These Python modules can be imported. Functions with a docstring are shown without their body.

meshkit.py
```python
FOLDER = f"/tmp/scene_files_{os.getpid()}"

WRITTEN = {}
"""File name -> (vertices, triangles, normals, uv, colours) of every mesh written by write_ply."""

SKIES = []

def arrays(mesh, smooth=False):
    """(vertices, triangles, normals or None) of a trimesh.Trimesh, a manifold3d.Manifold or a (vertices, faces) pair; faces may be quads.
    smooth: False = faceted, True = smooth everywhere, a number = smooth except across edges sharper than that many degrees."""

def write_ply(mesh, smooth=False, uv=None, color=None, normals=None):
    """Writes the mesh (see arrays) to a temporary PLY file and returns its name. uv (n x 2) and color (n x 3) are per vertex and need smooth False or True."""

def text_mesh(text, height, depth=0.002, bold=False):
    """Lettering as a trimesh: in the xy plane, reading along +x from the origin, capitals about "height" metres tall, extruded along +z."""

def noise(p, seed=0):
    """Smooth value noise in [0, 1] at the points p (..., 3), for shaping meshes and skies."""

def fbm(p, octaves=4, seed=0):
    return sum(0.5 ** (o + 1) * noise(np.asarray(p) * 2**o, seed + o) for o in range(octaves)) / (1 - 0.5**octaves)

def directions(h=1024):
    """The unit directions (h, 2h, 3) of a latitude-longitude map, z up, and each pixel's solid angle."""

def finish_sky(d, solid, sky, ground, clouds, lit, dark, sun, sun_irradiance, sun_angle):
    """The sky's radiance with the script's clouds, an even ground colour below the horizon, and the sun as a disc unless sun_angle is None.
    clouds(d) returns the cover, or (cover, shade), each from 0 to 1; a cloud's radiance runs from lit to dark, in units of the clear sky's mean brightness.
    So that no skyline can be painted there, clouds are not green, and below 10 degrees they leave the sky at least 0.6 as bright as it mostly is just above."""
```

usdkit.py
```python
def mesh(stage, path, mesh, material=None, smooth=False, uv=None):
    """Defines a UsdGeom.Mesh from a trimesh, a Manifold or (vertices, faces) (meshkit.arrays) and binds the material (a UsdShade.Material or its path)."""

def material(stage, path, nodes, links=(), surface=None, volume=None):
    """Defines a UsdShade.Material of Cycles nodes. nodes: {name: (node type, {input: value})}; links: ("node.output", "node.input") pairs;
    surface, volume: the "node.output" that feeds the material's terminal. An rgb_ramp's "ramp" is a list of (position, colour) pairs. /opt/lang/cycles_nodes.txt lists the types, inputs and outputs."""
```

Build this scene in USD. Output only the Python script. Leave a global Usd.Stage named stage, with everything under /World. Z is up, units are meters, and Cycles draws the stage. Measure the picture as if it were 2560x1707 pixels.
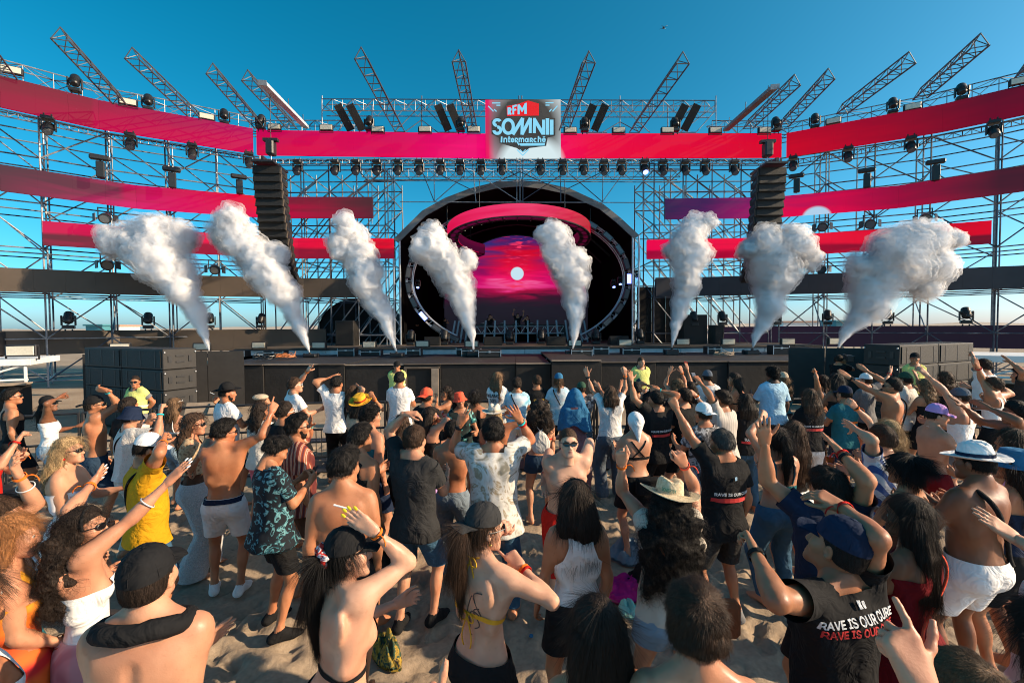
import math, random
import numpy as np
import trimesh, usdkit, meshkit
from pxr import Usd, UsdGeom, UsdLux, UsdShade, Gf, Sdf, Vt
stage = Usd.Stage.CreateInMemory()
UsdGeom.SetStageUpAxis(stage, 'Z')
UsdGeom.SetStageMetersPerUnit(stage, 1.0)
UsdGeom.Xform.Define(stage, '/World')
UsdGeom.Scope.Define(stage, '/World/Looks')
# ---------------------------------------------------------------- camera, sky, sun
PI = math.pi
CAM = np.array([0.0, 0.0, 2.6])
FPX, CU, CV = 1138.0, 1280.0, 853.5          # focal length and centre in pixels of the 2560-wide photograph
PITCH, ROLL = math.radians(-1.79), 0.0055
_f = np.array([0.0, math.cos(PITCH), math.sin(PITCH)])
_r0 = np.array([1.0, 0.0, 0.0])
_u0 = np.cross(_r0, _f)
RIGHT = math.cos(ROLL) * _r0 - math.sin(ROLL) * _u0
UP = math.cos(ROLL) * _u0 + math.sin(ROLL) * _r0
cam = UsdGeom.Camera.Define(stage, '/World/camera')
cam.AddTransformOp().Set(Gf.Matrix4d(*[*RIGHT, 0], *[*UP, 0], *[*(-_f), 0], *[*CAM, 1]))
cam.CreateHorizontalApertureAttr(36.0)
cam.CreateFocalLengthAttr(36.0 * FPX / 2560.0)
cam.CreateClippingRangeAttr(Gf.Vec2f(0.05, 5000.0))
cam.CreateExposureAttr(0.72)
SUN_AZ, SUN_EL = math.radians(99.0), math.radians(24.0)   # azimuth from +y (towards the stage) to the right
SUN_DIR = np.array([math.sin(SUN_AZ) * math.cos(SUN_EL), math.cos(SUN_AZ) * math.cos(SUN_EL), math.sin(SUN_EL)])
sun = UsdLux.DistantLight.Define(stage, '/World/sun')
sun.CreateIntensityAttr(1.25)
sun.CreateNormalizeAttr(True)
sun.CreateAngleAttr(0.55)
sun.CreateColorAttr(Gf.Vec3f(1.0, 0.78, 0.53))
_m = Gf.Matrix4d().SetRotate(Gf.Rotation(Gf.Vec3d(0, 0, 1), Gf.Vec3d(*SUN_DIR)))
sun.AddTransformOp().Set(_m)
sky_look = usdkit.material(stage, '/World/Looks/sky', {
	'sky': ('sky_texture', {'sky_type': 'single_scattering', 'sun_disc': False, 'sun_elevation': SUN_EL, 'sun_rotation': SUN_AZ,
							'altitude': 0.0, 'air_density': 0.62, 'aerosol_density': 1.1, 'ozone_density': 4.0}),
	'hs': ('hsv', {'hue': 0.464, 'saturation': 1.30, 'value': 1.0, 'fac': 1.0}),
	'bg': ('background_shader', {'strength': 0.122})},
	[('sky.color', 'hs.color'), ('hs.color', 'bg.color')], surface='bg.background')
sky = UsdLux.DomeLight.Define(stage, '/World/sky')
sky.CreateIntensityAttr(1.0)
UsdShade.MaterialBindingAPI.Apply(sky.GetPrim()).Bind(sky_look)
sky.GetPrim().SetCustomDataByKey('kind', 'structure')
sky.GetPrim().SetCustomDataByKey('label', 'clear deep blue late afternoon sky paling to the right')
def ray(u, v):
	d = _f + RIGHT * ((u - CU) / FPX) + UP * ((CV - v) / FPX)
	return d
def at(u, v, D):
	"""the point seen at pixel (u, v) in the vertical plane y = D"""
	d = ray(u, v)
	return CAM + d * (D / d[1])
def at_z(u, v, z):
	d = ray(u, v)
	return CAM + d * ((z - CAM[2]) / d[2])
def pix(p):
	q = np.asarray(p, float) - CAM
	w = q @ _f
	return CU + FPX * (q @ RIGHT) / w, CV - FPX * (q @ UP) / w
# ---------------------------------------------------------------- scene helpers
_used = {}
def _path(parent, name):
	base = parent + '/' + name
	k = _used.get(base, 0)
	_used[base] = k + 1
	return base if k == 0 else '%s_%03d' % (base, k)
def tag(prim, label=None, category=None, group=None, kind=None):
	for key, val in (('label', label), ('category', category), ('group', group), ('kind', kind)):
		if val:
			prim.SetCustomDataByKey(key, val)
	return prim
def ppath(parent):
	return '/World' if parent is None else str(parent.GetPath())
def obj(name, mesh, mat, parent=None, smooth=False, **t):
	m = usdkit.mesh(stage, _path(ppath(parent), name), mesh, LOOK[mat] if isinstance(mat, str) else mat, smooth=smooth)
	return tag(m.GetPrim(), **t)
def obj_raw(name, v, f, mat, parent=None, normals=None, **t):
	"""quads or triangles given as arrays, smooth shaded with the normals handed in"""
	m = UsdGeom.Mesh.Define(stage, _path(ppath(parent), name))
	m.CreatePointsAttr(Vt.Vec3fArray.FromNumpy(np.ascontiguousarray(v, np.float32)))
	m.CreateFaceVertexCountsAttr(Vt.IntArray.FromNumpy(np.full(len(f), f.shape[1], np.int32)))
	m.CreateFaceVertexIndicesAttr(Vt.IntArray.FromNumpy(np.ascontiguousarray(f, np.int32).ravel()))
	m.CreateSubdivisionSchemeAttr('none')
	if normals is not None:
		m.CreateNormalsAttr(Vt.Vec3fArray.FromNumpy(np.ascontiguousarray(normals, np.float32)))
		m.SetNormalsInterpolation('vertex')
	UsdShade.MaterialBindingAPI.Apply(m.GetPrim()).Bind(LOOK[mat] if isinstance(mat, str) else mat)
	return tag(m.GetPrim(), **t)
def thing(name, loc=(0, 0, 0), rotz=0.0, label=None, category=None, group=None, kind=None, mtx=None):
	x = UsdGeom.Xform.Define(stage, _path('/World', name))
	if mtx is not None:
		x.AddTransformOp().Set(Gf.Matrix4d(*[float(a) for a in np.asarray(mtx).T.ravel()]))
	else:
		x.AddTranslateOp().Set(Gf.Vec3d(*map(float, loc)))
		x.AddRotateZOp().Set(math.degrees(rotz))
	return tag(x.GetPrim(), label, category, group, kind)
def copy_of(src, loc, rotz=0.0, label=None, group=None, mtx=None, name=None):
	was = src.GetCustomData()
	base = name or src.GetName()
	while base[-4:-3] == '_' and base[-3:].isdigit():
		base = base[:-4]
	t = thing(base, loc, rotz, label or was.get('label'), was.get('category'), group or was.get('group'), mtx=mtx)
	t.GetReferences().AddInternalReference(src.GetPath())
	t.SetInstanceable(True)
	return t
class MB:
	"""collects simple shapes into one mesh"""
	def __init__(self):
		self.v, self.f, self.n = [], [], 0
	def add(self, v, f):
		v = np.asarray(v, float)
		f = np.asarray(f, int)
		if f.shape[1] == 4:
			f = np.vstack([f[:, [0, 1, 2]], f[:, [0, 2, 3]]])
		self.v.append(v)
		self.f.append(f + self.n)
		self.n += len(v)
		return self
	def tm(self, m, M=None):
		v = np.asarray(m.vertices)
		if M is not None:
			v = v @ M[:3, :3].T + M[:3, 3]
		return self.add(v, m.faces)
	def box(self, c, size, R=None):
		s = np.asarray(size, float) / 2
		v = np.array([[x, y, z] for x in (-1, 1) for y in (-1, 1) for z in (-1, 1)], float) * s
		if R is not None:
			v = v @ np.asarray(R).T
		f = [[0, 1, 3, 2], [4, 6, 7, 5], [0, 4, 5, 1], [2, 3, 7, 6], [0, 2, 6, 4], [1, 5, 7, 3]]
		return self.add(v + np.asarray(c, float), f)
	def tube(self, a, b, r, n=6, r2=None):
		v, f = tube_mesh(a, b, r, n, r2)
		return self.add(v, f)
	def path(self, pts, r, n=6):
		v, f = sweep(np.asarray(pts, float), r, n)
		return self.add(v, f)
	def get(self):
		return np.vstack(self.v), np.vstack(self.f)
def frame_of(d):
	d = np.asarray(d, float)
	d = d / max(np.linalg.norm(d), 1e-9)
	h = np.array([0, 0, 1.0]) if abs(d[2]) < 0.9 else np.array([0, 1.0, 0])
	x = np.cross(h, d)
	x /= np.linalg.norm(x)
	return x, np.cross(d, x), d
def tube_mesh(a, b, r, n=6, r2=None):
	a, b = np.asarray(a, float), np.asarray(b, float)
	x, y, d = frame_of(b - a)
	r2 = r if r2 is None else r2
	t = np.arange(n) * 2 * PI / n
	ring = np.cos(t)[:, None] * x + np.sin(t)[:, None] * y
	v = np.vstack([a + ring * r, b + ring * r2])
	i = np.arange(n)
	j = (i + 1) % n
	f = np.vstack([np.stack([i, j, j + n], 1), np.stack([i, j + n, i + n], 1)])
	caps = [[0, k + 1, k] for k in range(1, n - 1)] + [[n, n + k, n + k + 1] for k in range(1, n - 1)]
	return v, np.vstack([f, caps])
def sweep(p, r, n=6, closed=False):
	k = len(p)
	tan = np.gradient(p, axis=0) if not closed else np.roll(p, -1, 0) - np.roll(p, 1, 0)
	tan /= np.maximum(np.linalg.norm(tan, axis=1, keepdims=True), 1e-9)
	x = np.zeros_like(p)
	x[0] = frame_of(tan[0])[0]
	for i in range(1, k):
		q = x[i - 1] - tan[i] * (x[i - 1] @ tan[i])
		x[i] = q / max(np.linalg.norm(q), 1e-9)
	y = np.cross(tan, x)
	t = np.arange(n) * 2 * PI / n
	rr = np.broadcast_to(np.asarray(r, float), (k,))
	v = (p[:, None] + rr[:, None, None] * (np.cos(t)[None, :, None] * x[:, None] + np.sin(t)[None, :, None] * y[:, None])).reshape(-1, 3)
	f = []
	for i in range(k if closed else k - 1):
		a, b = i * n, ((i + 1) % k) * n
		for q in range(n):
			w = (q + 1) % n
			f.append([a + q, a + w, b + w])
			f.append([a + q, b + w, b + q])
	if not closed:
		f += [[0, q + 1, q] for q in range(1, n - 1)]
		e = (k - 1) * n
		f += [[e, e + q, e + q + 1] for q in range(1, n - 1)]
	return v, np.array(f)
def rotz(a):
	c, s = math.cos(a), math.sin(a)
	return np.array([[c, -s, 0], [s, c, 0], [0, 0, 1.0]])
def rotx(a):
	c, s = math.cos(a), math.sin(a)
	return np.array([[1.0, 0, 0], [0, c, -s], [0, s, c]])
def roty(a):
	c, s = math.cos(a), math.sin(a)
	return np.array([[c, 0, s], [0, 1.0, 0], [-s, 0, c]])
def chamfer_box(size, ch):
	"""a box with chamfered edges, as a trimesh"""
	sx, sy, sz = np.asarray(size, float) / 2
	p = []
	for x in (-1, 1):
		for y in (-1, 1):
			for z in (-1, 1):
				p += [[x * (sx - ch), y * (sy - ch), z * sz], [x * (sx - ch), y * sy, z * (sz - ch)], [x * sx, y * (sy - ch), z * (sz - ch)]]
	return trimesh.convex.convex_hull(np.array(p))
# ---------------------------------------------------------------- materials
LOOK = {}
def mat(name, color, rough=0.6, metallic=0.0, var=0.0, scale=6.0, bump=0.0, bscale=40.0, bdist=0.0, spec=0.5, emis=None, estr=0.0, sheen=0.0, coord='object', stretch=(1, 1, 1)):
	"""principled material with noise variation of the base colour and a fine bump"""
	nodes = {'p': ('principled_bsdf', {'base_color': color, 'roughness': rough, 'metallic': metallic, 'specular_ior_level': spec, 'sheen_weight': sheen}),
			 'tc': ('texture_coordinate', {}), 'mp': ('mapping', {'scale': stretch})}
	links = [('tc.' + coord, 'mp.vector')]
	if emis is not None:
		nodes['p'][1]['emission_color'] = emis
		nodes['p'][1]['emission_strength'] = estr
	if var > 0:
		c = np.array(color, float)
		nodes['n'] = ('noise_texture', {'scale': scale, 'detail': 5.0, 'roughness': 0.6})
		nodes['r'] = ('rgb_ramp', {'ramp': [(0.25, tuple(c * (1 - var))), (0.75, tuple(np.minimum(c * (1 + var), 0.95)))]})
		links += [('mp.vector', 'n.vector'), ('n.fac', 'r.fac'), ('r.color', 'p.base_color')]
	if bump > 0:
		nodes['bn'] = ('noise_texture', {'scale': bscale, 'detail': 3.0, 'distortion': bdist})
		nodes['b'] = ('bump', {'strength': bump, 'distance': 0.02 if not bdist else 0.05})
		links += [('mp.vector', 'bn.vector'), ('bn.fac', 'b.height'), ('b.normal', 'p.normal')]
	LOOK[name] = usdkit.material(stage, '/World/Looks/' + name, nodes, links, surface='p.BSDF')
	return LOOK[name]
def noise_mat(name, ramp, scale=8.0, detail=4.0, rough=0.8, kind='noise', distortion=0.0, bump=0.0, bscale=60.0, stretch=(1, 1, 1), sheen=0.0, interp=True):
	"""a pattern of several colours (prints on cloth and the like)"""
	nodes = {'tc': ('texture_coordinate', {}), 'mp': ('mapping', {'scale': stretch}),
			 'p': ('principled_bsdf', {'roughness': rough, 'sheen_weight': sheen, 'specular_ior_level': 0.25}),
			 'r': ('rgb_ramp', {'ramp': ramp, 'interpolate': interp})}
	links = [('tc.object', 'mp.vector'), ('r.color', 'p.base_color'), ('mp.vector', 'n.vector')]
	if kind == 'noise':
		nodes['n'] = ('noise_texture', {'scale': scale, 'detail': detail, 'distortion': distortion})
		links.append(('n.fac', 'r.fac'))
	elif kind == 'voronoi':
		nodes['n'] = ('voronoi_texture', {'scale': scale, 'randomness': 1.0})
		links.append(('n.distance', 'r.fac'))
	else:
		nodes['n'] = ('wave_texture', {'scale': scale, 'distortion': distortion, 'detail': 2.0, 'bands_direction': kind})
		links.append(('n.fac', 'r.fac'))
	if bump > 0:
		nodes['bn'] = ('noise_texture', {'scale': bscale, 'detail': 3.0})
		nodes['b'] = ('bump', {'strength': bump, 'distance': 0.02})
		links += [('mp.vector', 'bn.vector'), ('bn.fac', 'b.height'), ('b.normal', 'p.normal')]
	LOOK[name] = usdkit.material(stage, '/World/Looks/' + name, nodes, links, surface='p.BSDF')
	return LOOK[name]
# ---------------------------------------------------------------- smooth surfaces from distance fields
def surface_nets(F, origin, h):
	"""naive surface nets of the zero level of F (negative inside); returns vertices and quads"""
	s = F < 0
	nx, ny, nz = F.shape
	cnt = np.zeros((nx - 1, ny - 1, nz - 1), np.int16)
	for dx in (0, 1):
		for dy in (0, 1):
			for dz in (0, 1):
				cnt += s[dx:nx - 1 + dx, dy:ny - 1 + dy, dz:nz - 1 + dz]
	act = (cnt > 0) & (cnt < 8)
	ci = np.argwhere(act)
	if len(ci) == 0:
		return np.zeros((0, 3)), np.zeros((0, 4), int)
	idx = np.full(act.shape, -1, np.int64)
	idx[act] = np.arange(len(ci))
	acc = np.zeros((len(ci), 3))
	num = np.zeros(len(ci))
	C = [(a, b, c) for a in (0, 1) for b in (0, 1) for c in (0, 1)]
	val = {c: F[ci[:, 0] + c[0], ci[:, 1] + c[1], ci[:, 2] + c[2]] for c in C}
	for c in C:
		for ax in range(3):
			if c[ax] == 0:
				d = list(c)
				d[ax] = 1
				a, b = val[c], val[tuple(d)]
				x = (a < 0) != (b < 0)
				t = np.where(x, a / np.where(x, a - b, 1), 0)
				for k in range(3):
					acc[:, k] += np.where(x, c[k] + (t if k == ax else 0), 0)
				num += x
	v = (ci + acc / num[:, None]) * h + origin
	quads = []
	for ax in range(3):
		o1, o2 = [(1, 2), (2, 0), (0, 1)][ax]
		lo = [slice(None)] * 3
		hi = [slice(None)] * 3
		lo[ax], hi[ax] = slice(0, -1), slice(1, None)
		a, b = s[tuple(lo)], s[tuple(hi)]
		e = np.argwhere(a != b)
		ok = np.ones(len(e), bool)
		for o in (o1, o2):
			ok &= (e[:, o] > 0) & (e[:, o] < F.shape[o] - 1)
		e = e[ok]
		ins = a[e[:, 0], e[:, 1], e[:, 2]]
		def cell(p1, p2):
			q = e.copy()
			q[:, o1] -= p1
			q[:, o2] -= p2
			return idx[q[:, 0], q[:, 1], q[:, 2]]
		q = np.stack([cell(1, 1), cell(0, 1), cell(0, 0), cell(1, 0)], 1)
		q[~ins] = q[~ins][:, ::-1]
		quads.append(q)
	return v, np.vstack(quads)
def vnormals(v, f):
	n = np.zeros_like(v)
	if f.shape[1] == 4:
		fn = np.cross(v[f[:, 2]] - v[f[:, 0]], v[f[:, 3]] - v[f[:, 1]])
	else:
		fn = np.cross(v[f[:, 1]] - v[f[:, 0]], v[f[:, 2]] - v[f[:, 0]])
	for k in range(f.shape[1]):
		for c in range(3):
			n[:, c] += np.bincount(f[:, k], fn[:, c], len(v))
	return n / np.maximum(np.linalg.norm(n, axis=1, keepdims=True), 1e-12)
class Field:
	"""a distance field on a regular grid, made of local primitives joined by a smooth minimum"""
	def __init__(self, lo, hi, h):
		self.h = h
		self.lo = np.asarray(lo, float)
		self.n = np.maximum(np.ceil((np.asarray(hi, float) - self.lo) / h).astype(int) + 1, 3)
		self.F = np.full(self.n, 0.25, np.float32)
	def box(self, lo, hi):
		a = np.clip(np.floor((np.asarray(lo) - self.lo) / self.h).astype(int), 0, self.n)
		b = np.clip(np.ceil((np.asarray(hi) - self.lo) / self.h).astype(int) + 1, 0, self.n)
		if np.any(b <= a):
			return None, None
		g = [((np.arange(a[k], b[k]) * self.h + self.lo[k]).astype(np.float32)) for k in range(3)]
		sl = tuple(slice(a[k], b[k]) for k in range(3))
		return sl, (g[0][:, None, None], g[1][None, :, None], g[2][None, None, :])
	def put(self, sl, d, k, sub=False):
		A = self.F[sl]
		if sub:
			d = -d
			hh = np.maximum(k - np.abs(A - d), 0) / k
			self.F[sl] = np.maximum(A, d) + hh * hh * k * 0.25
		else:
			hh = np.maximum(k - np.abs(A - d), 0) / k
			self.F[sl] = np.minimum(A, d) - hh * hh * k * 0.25
	def cone(self, a, b, ra, rb, k=0.03, sub=False, flat=None):
		"""round cone from a to b; flat = (axis, factor) squashes it along a direction"""
		a, b = np.asarray(a, float), np.asarray(b, float)
		m = max(ra, rb) + max(k, self.h * 2) + 2 * self.h
		sl, g = self.box(np.minimum(a, b) - m, np.maximum(a, b) + m)
		if sl is None:
			return
		q = [g[i] - np.float32(a[i]) for i in range(3)]
		ab = (b - a).astype(np.float32)
		t = np.clip((q[0] * ab[0] + q[1] * ab[1] + q[2] * ab[2]) / max(float(ab @ ab), 1e-9), 0, 1)
		w = [q[i] - t * ab[i] for i in range(3)]
		d2 = w[0] ** 2 + w[1] ** 2 + w[2] ** 2
		sc = 1.0
		if flat is not None:
			ax, fac = np.asarray(flat[0], np.float32), flat[1]
			al = w[0] * ax[0] + w[1] * ax[1] + w[2] * ax[2]
			d2 = d2 + al * al * (fac * fac - 1)
			sc = 1.0 / max(fac, 1.0) ** 0.5
		d = (np.sqrt(np.maximum(d2, 1e-12)) - (ra + (rb - ra) * t)) * sc
		self.put(sl, d.astype(np.float32), k, sub)
	def ell(self, c, r, R=None, k=0.03, sub=False):
		c, r = np.asarray(c, float), np.asarray(r, float)
		m = r.max() + max(k, self.h * 2) + 2 * self.h
		sl, g = self.box(c - m, c + m)
		if sl is None:
			return
		q = [g[i] - np.float32(c[i]) for i in range(3)]
		if R is not None:
			R = np.asarray(R, np.float32)      # columns are the ellipsoid's axes
			q = [q[0] * R[0, i] + q[1] * R[1, i] + q[2] * R[2, i] for i in range(3)]
		k0 = np.sqrt((q[0] / r[0]) ** 2 + (q[1] / r[1]) ** 2 + (q[2] / r[2]) ** 2)
		k1 = np.sqrt((q[0] / r[0] ** 2) ** 2 + (q[1] / r[1] ** 2) ** 2 + (q[2] / r[2] ** 2) ** 2)
		d = k0 * (k0 - 1) / np.maximum(k1, 1e-6)
		self.put(sl, d.astype(np.float32), k, sub)
	def profile(self, o, R, L, ts, a, b, cx=None, cy=None, k=0.03, power=2.0, twist=0.0):
		"""an elliptic generalised cylinder along R's third axis from o, length L; a, b half widths at the stations ts (0..1)"""
		R = np.asarray(R, np.float32)
		m = max(max(a), max(b)) + k + 4 * self.h
		e = o + R[:, 2] * L
		sl, g = self.box(np.minimum(o, e) - m, np.maximum(o, e) + m)
		if sl is None:
			return
		q = [g[i] - np.float32(o[i]) for i in range(3)]
		x, y, z = [q[0] * R[0, i] + q[1] * R[1, i] + q[2] * R[2, i] for i in range(3)]
		t = z / L
		tc = np.clip(t, 0, 1)
		tt = np.linspace(0, 1, 65)
		from scipy.interpolate import PchipInterpolator
		ia = (tc * 64).astype(np.int32)
		fr = tc * 64 - ia
		ib = np.minimum(ia + 1, 64)
		def look(vals):
			tab = PchipInterpolator(ts, vals)(tt).astype(np.float32)
			return tab[ia] * (1 - fr) + tab[ib] * fr
		A, B = look(a), look(b)
		if cx is not None:
			x = x - look(cx)
		if cy is not None:
			y = y - look(cy)
		if twist:
			c, s = np.cos(twist * tc), np.sin(twist * tc)
			x, y = x * c + y * s, -x * s + y * c
		rr = ((np.abs(x) / A) ** power + (np.abs(y) / B) ** power) ** (1.0 / power)
		gx = np.sqrt((x / A ** 2) ** 2 + (y / B ** 2) ** 2)
		r0 = np.sqrt((x / A) ** 2 + (y / B) ** 2)
		d = (rr - 1) * np.where(gx > 1e-4, r0 / np.maximum(gx, 1e-4), np.minimum(A, B))
		over = (t - tc) * L
		d = np.where(over != 0, np.sqrt(np.maximum(d, 0) ** 2 + over ** 2) + np.minimum(d, 0) * 0, d)
		self.put(sl, d.astype(np.float32), k)
	def mesh(self):
		return surface_nets(self.F, self.lo, self.h)
# ================================================================ the setting
def srgb(r, g, b):
	c = np.array([r, g, b], float) / 255
	return tuple(np.where(c < 0.04045, c / 12.92, ((c + 0.055) / 1.055) ** 2.4))
LOOK['tube_steel'] = usdkit.material(stage, '/World/Looks/tube_steel', {
	'o': ('object_info', {}), 'g': ('geometry', {}), 'n': ('noise_texture', {'scale': 2.5, 'detail': 4.0}), 'a': ('math', {'math_type': 'multiply_add', 'value2': 0.7}),
	'r': ('rgb_ramp', {'ramp': [(0.25, (0.03, 0.038, 0.06)), (0.7, (0.07, 0.085, 0.115)), (0.95, (0.22, 0.23, 0.25)), (1.2 / 1.3, (0.34, 0.34, 0.35))]}), 'p': ('principled_bsdf', {'roughness': 0.45, 'metallic': 0.3})},
	[('g.position', 'n.vector'), ('o.random', 'a.value1'), ('n.fac', 'a.value3'), ('a.value', 'r.fac'), ('r.color', 'p.base_color')], surface='p.BSDF')
mat('truss_steel', (0.085, 0.09, 0.10), 0.45, metallic=0.3, var=0.3, scale=2.0)
mat('alu', (0.55, 0.56, 0.58), 0.35, metallic=0.7, var=0.15, scale=9.0)
mat('black_steel', (0.018, 0.018, 0.02), 0.45, var=0.3, scale=8.0)
mat('black_plastic', (0.014, 0.014, 0.015), 0.4)
mat('black_paint', (0.014, 0.0125, 0.0115), 0.62, var=0.35, scale=4.0, bump=0.15, bscale=120.0)
mat('black_cloth', (0.005, 0.0047, 0.0047), 0.95, spec=0.03, var=0.5, scale=1.3, bump=0.35, bscale=5.0)
mat('black_scrim', (0.0145, 0.0125, 0.011), 0.88, var=0.4, scale=1.6, bump=0.3, bscale=9.0)
mat('grille', (0.009, 0.0083, 0.0078), 0.7, var=0.3, scale=30.0, bump=0.4, bscale=220.0)
mat('membrane', (0.17, 0.17, 0.17), 0.7, var=0.3, scale=1.2)
mat('beam_grey', (0.50, 0.55, 0.58), 0.5, metallic=0.1, var=0.18, scale=2.5)
mat('deck_wood', (0.10, 0.075, 0.055), 0.75, var=0.4, scale=3.0, stretch=(1, 6, 1))
mat('raw_wood', (0.30, 0.23, 0.17), 0.8, var=0.3, scale=5.0)
mat('lamp_face', (0.62, 0.57, 0.46), 0.35, var=0.12, scale=20.0)
mat('lens_glass', (0.10, 0.11, 0.12), 0.12, spec=0.6)
mat('led_off', (0.085, 0.064, 0.048), 0.65, var=0.12, scale=1.5)
mat('led_off_cool', (0.034, 0.032, 0.040), 0.65, var=0.15, scale=1.5)
mat('white_metal', (0.70, 0.69, 0.67), 0.5, var=0.1, scale=4.0)
mat('lit_blue', (0.05, 0.05, 0.2), 0.4, emis=(0.20, 0.30, 1.0), estr=3.0)
mat('lit_white', (0.5, 0.5, 0.6), 0.4, emis=(0.75, 0.80, 1.0), estr=1.6)
def sand_mat():
	nodes = {'g': ('geometry', {}), 'n1': ('noise_texture', {'scale': 0.7, 'detail': 6.0}), 'n2': ('noise_texture', {'scale': 26.0, 'detail': 4.0}),
			 'n3': ('noise_texture', {'scale': 230.0, 'detail': 2.0}),
			 'r1': ('rgb_ramp', {'ramp': [(0.3, (0.29, 0.215, 0.15)), (0.7, (0.42, 0.325, 0.235))]}),
			 'r2': ('rgb_ramp', {'ramp': [(0.3, (0.78, 0.78, 0.78)), (0.75, (1.08, 1.08, 1.08))]}),
			 'm': ('mix', {'mix_type': 'multiply', 'fac': 1.0}), 'a': ('math', {'math_type': 'multiply_add', 'value2': 0.35}),
			 'b': ('bump', {'strength': 0.55, 'distance': 0.015}), 'p': ('principled_bsdf', {'roughness': 0.95, 'specular_ior_level': 0.2})}
	links = [('g.position', 'n1.vector'), ('g.position', 'n2.vector'), ('g.position', 'n3.vector'), ('n1.fac', 'r1.fac'), ('n2.fac', 'r2.fac'),
			 ('r1.color', 'm.color1'), ('r2.color', 'm.color2'), ('m.color', 'p.base_color'), ('n3.fac', 'a.value1'), ('n2.fac', 'a.value3'),
			 ('a.value', 'b.height'), ('b.normal', 'p.normal')]
	LOOK['sand'] = usdkit.material(stage, '/World/Looks/sand', nodes, links, surface='p.BSDF')
sand_mat()
def build_ground():
	rng = np.random.default_rng(5)
	xs = np.concatenate([-np.geomspace(900, 9.5, 26), np.arange(-9, 9.01, 0.055), np.geomspace(9.5, 900, 26)])
	ys = np.concatenate([[-60, -25, -10, -4, -1.5], np.arange(-0.4, 10.6, 0.055), np.geomspace(11, 1400, 40)])
	X, Y = np.meshgrid(xs, ys, indexing='ij')
	P = np.stack([X, Y, np.zeros_like(X)], -1)
	Z = (meshkit.fbm(P * 0.9, 3, 1) - 0.5) * 0.10 + (meshkit.fbm(P * 4.0, 4, 4) - 0.5) * 0.085
	fine_x = (np.abs(X) < 9.05)
	fine = fine_x & (Y > -0.5) & (Y < 10.6)
	ix0, iy0 = np.searchsorted(xs, -9), np.searchsorted(ys, -0.4)
	nfx, nfy = 400, 244
	D = np.zeros_like(Z)
	for _ in range(3300):                      # footprints
		cx, cy, a = rng.uniform(-8.8, 8.8), rng.uniform(0.0, 10.2), rng.normal(0, 0.7)
		i, j = ix0 + int((cx + 9) / 0.055), iy0 + int((cy + 0.4) / 0.055)
		sl = (slice(max(i - 7, 0), i + 8), slice(max(j - 7, 0), j + 8))
		dx, dy = X[sl] - cx, Y[sl] - cy
		u, w = dx * math.cos(a) - dy * math.sin(a), dx * math.sin(a) + dy * math.cos(a)
		r = np.sqrt((u / 0.065) ** 2 + (w / 0.145) ** 2)
		D[sl] += np.where(r < 1, -0.040 * (1 - r ** 2), 0) + 0.020 * np.exp(-((r - 1.25) / 0.28) ** 2)
	Z = Z + np.clip(D, -0.07, 0.05) - 0.02
	Z = np.where(fine, Z, np.where((Y > -0.5) & (Y < 40) & (np.abs(X) < 30), Z * 0.4, -0.03))
	far = np.clip((Y - 120) / 200, 0, 1)
	Z = Z - far * 0.0
	n, m = X.shape
	i = np.arange(n * m).reshape(n, m)
	q = np.stack([i[:-1, :-1], i[1:, :-1], i[1:, 1:], i[:-1, 1:]], -1).reshape(-1, 4)
	V = np.stack([X, Y, Z], -1).reshape(-1, 3)
	obj_raw('sand', V, q, 'sand', normals=vnormals(V, q), kind='structure')
build_ground()
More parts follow.
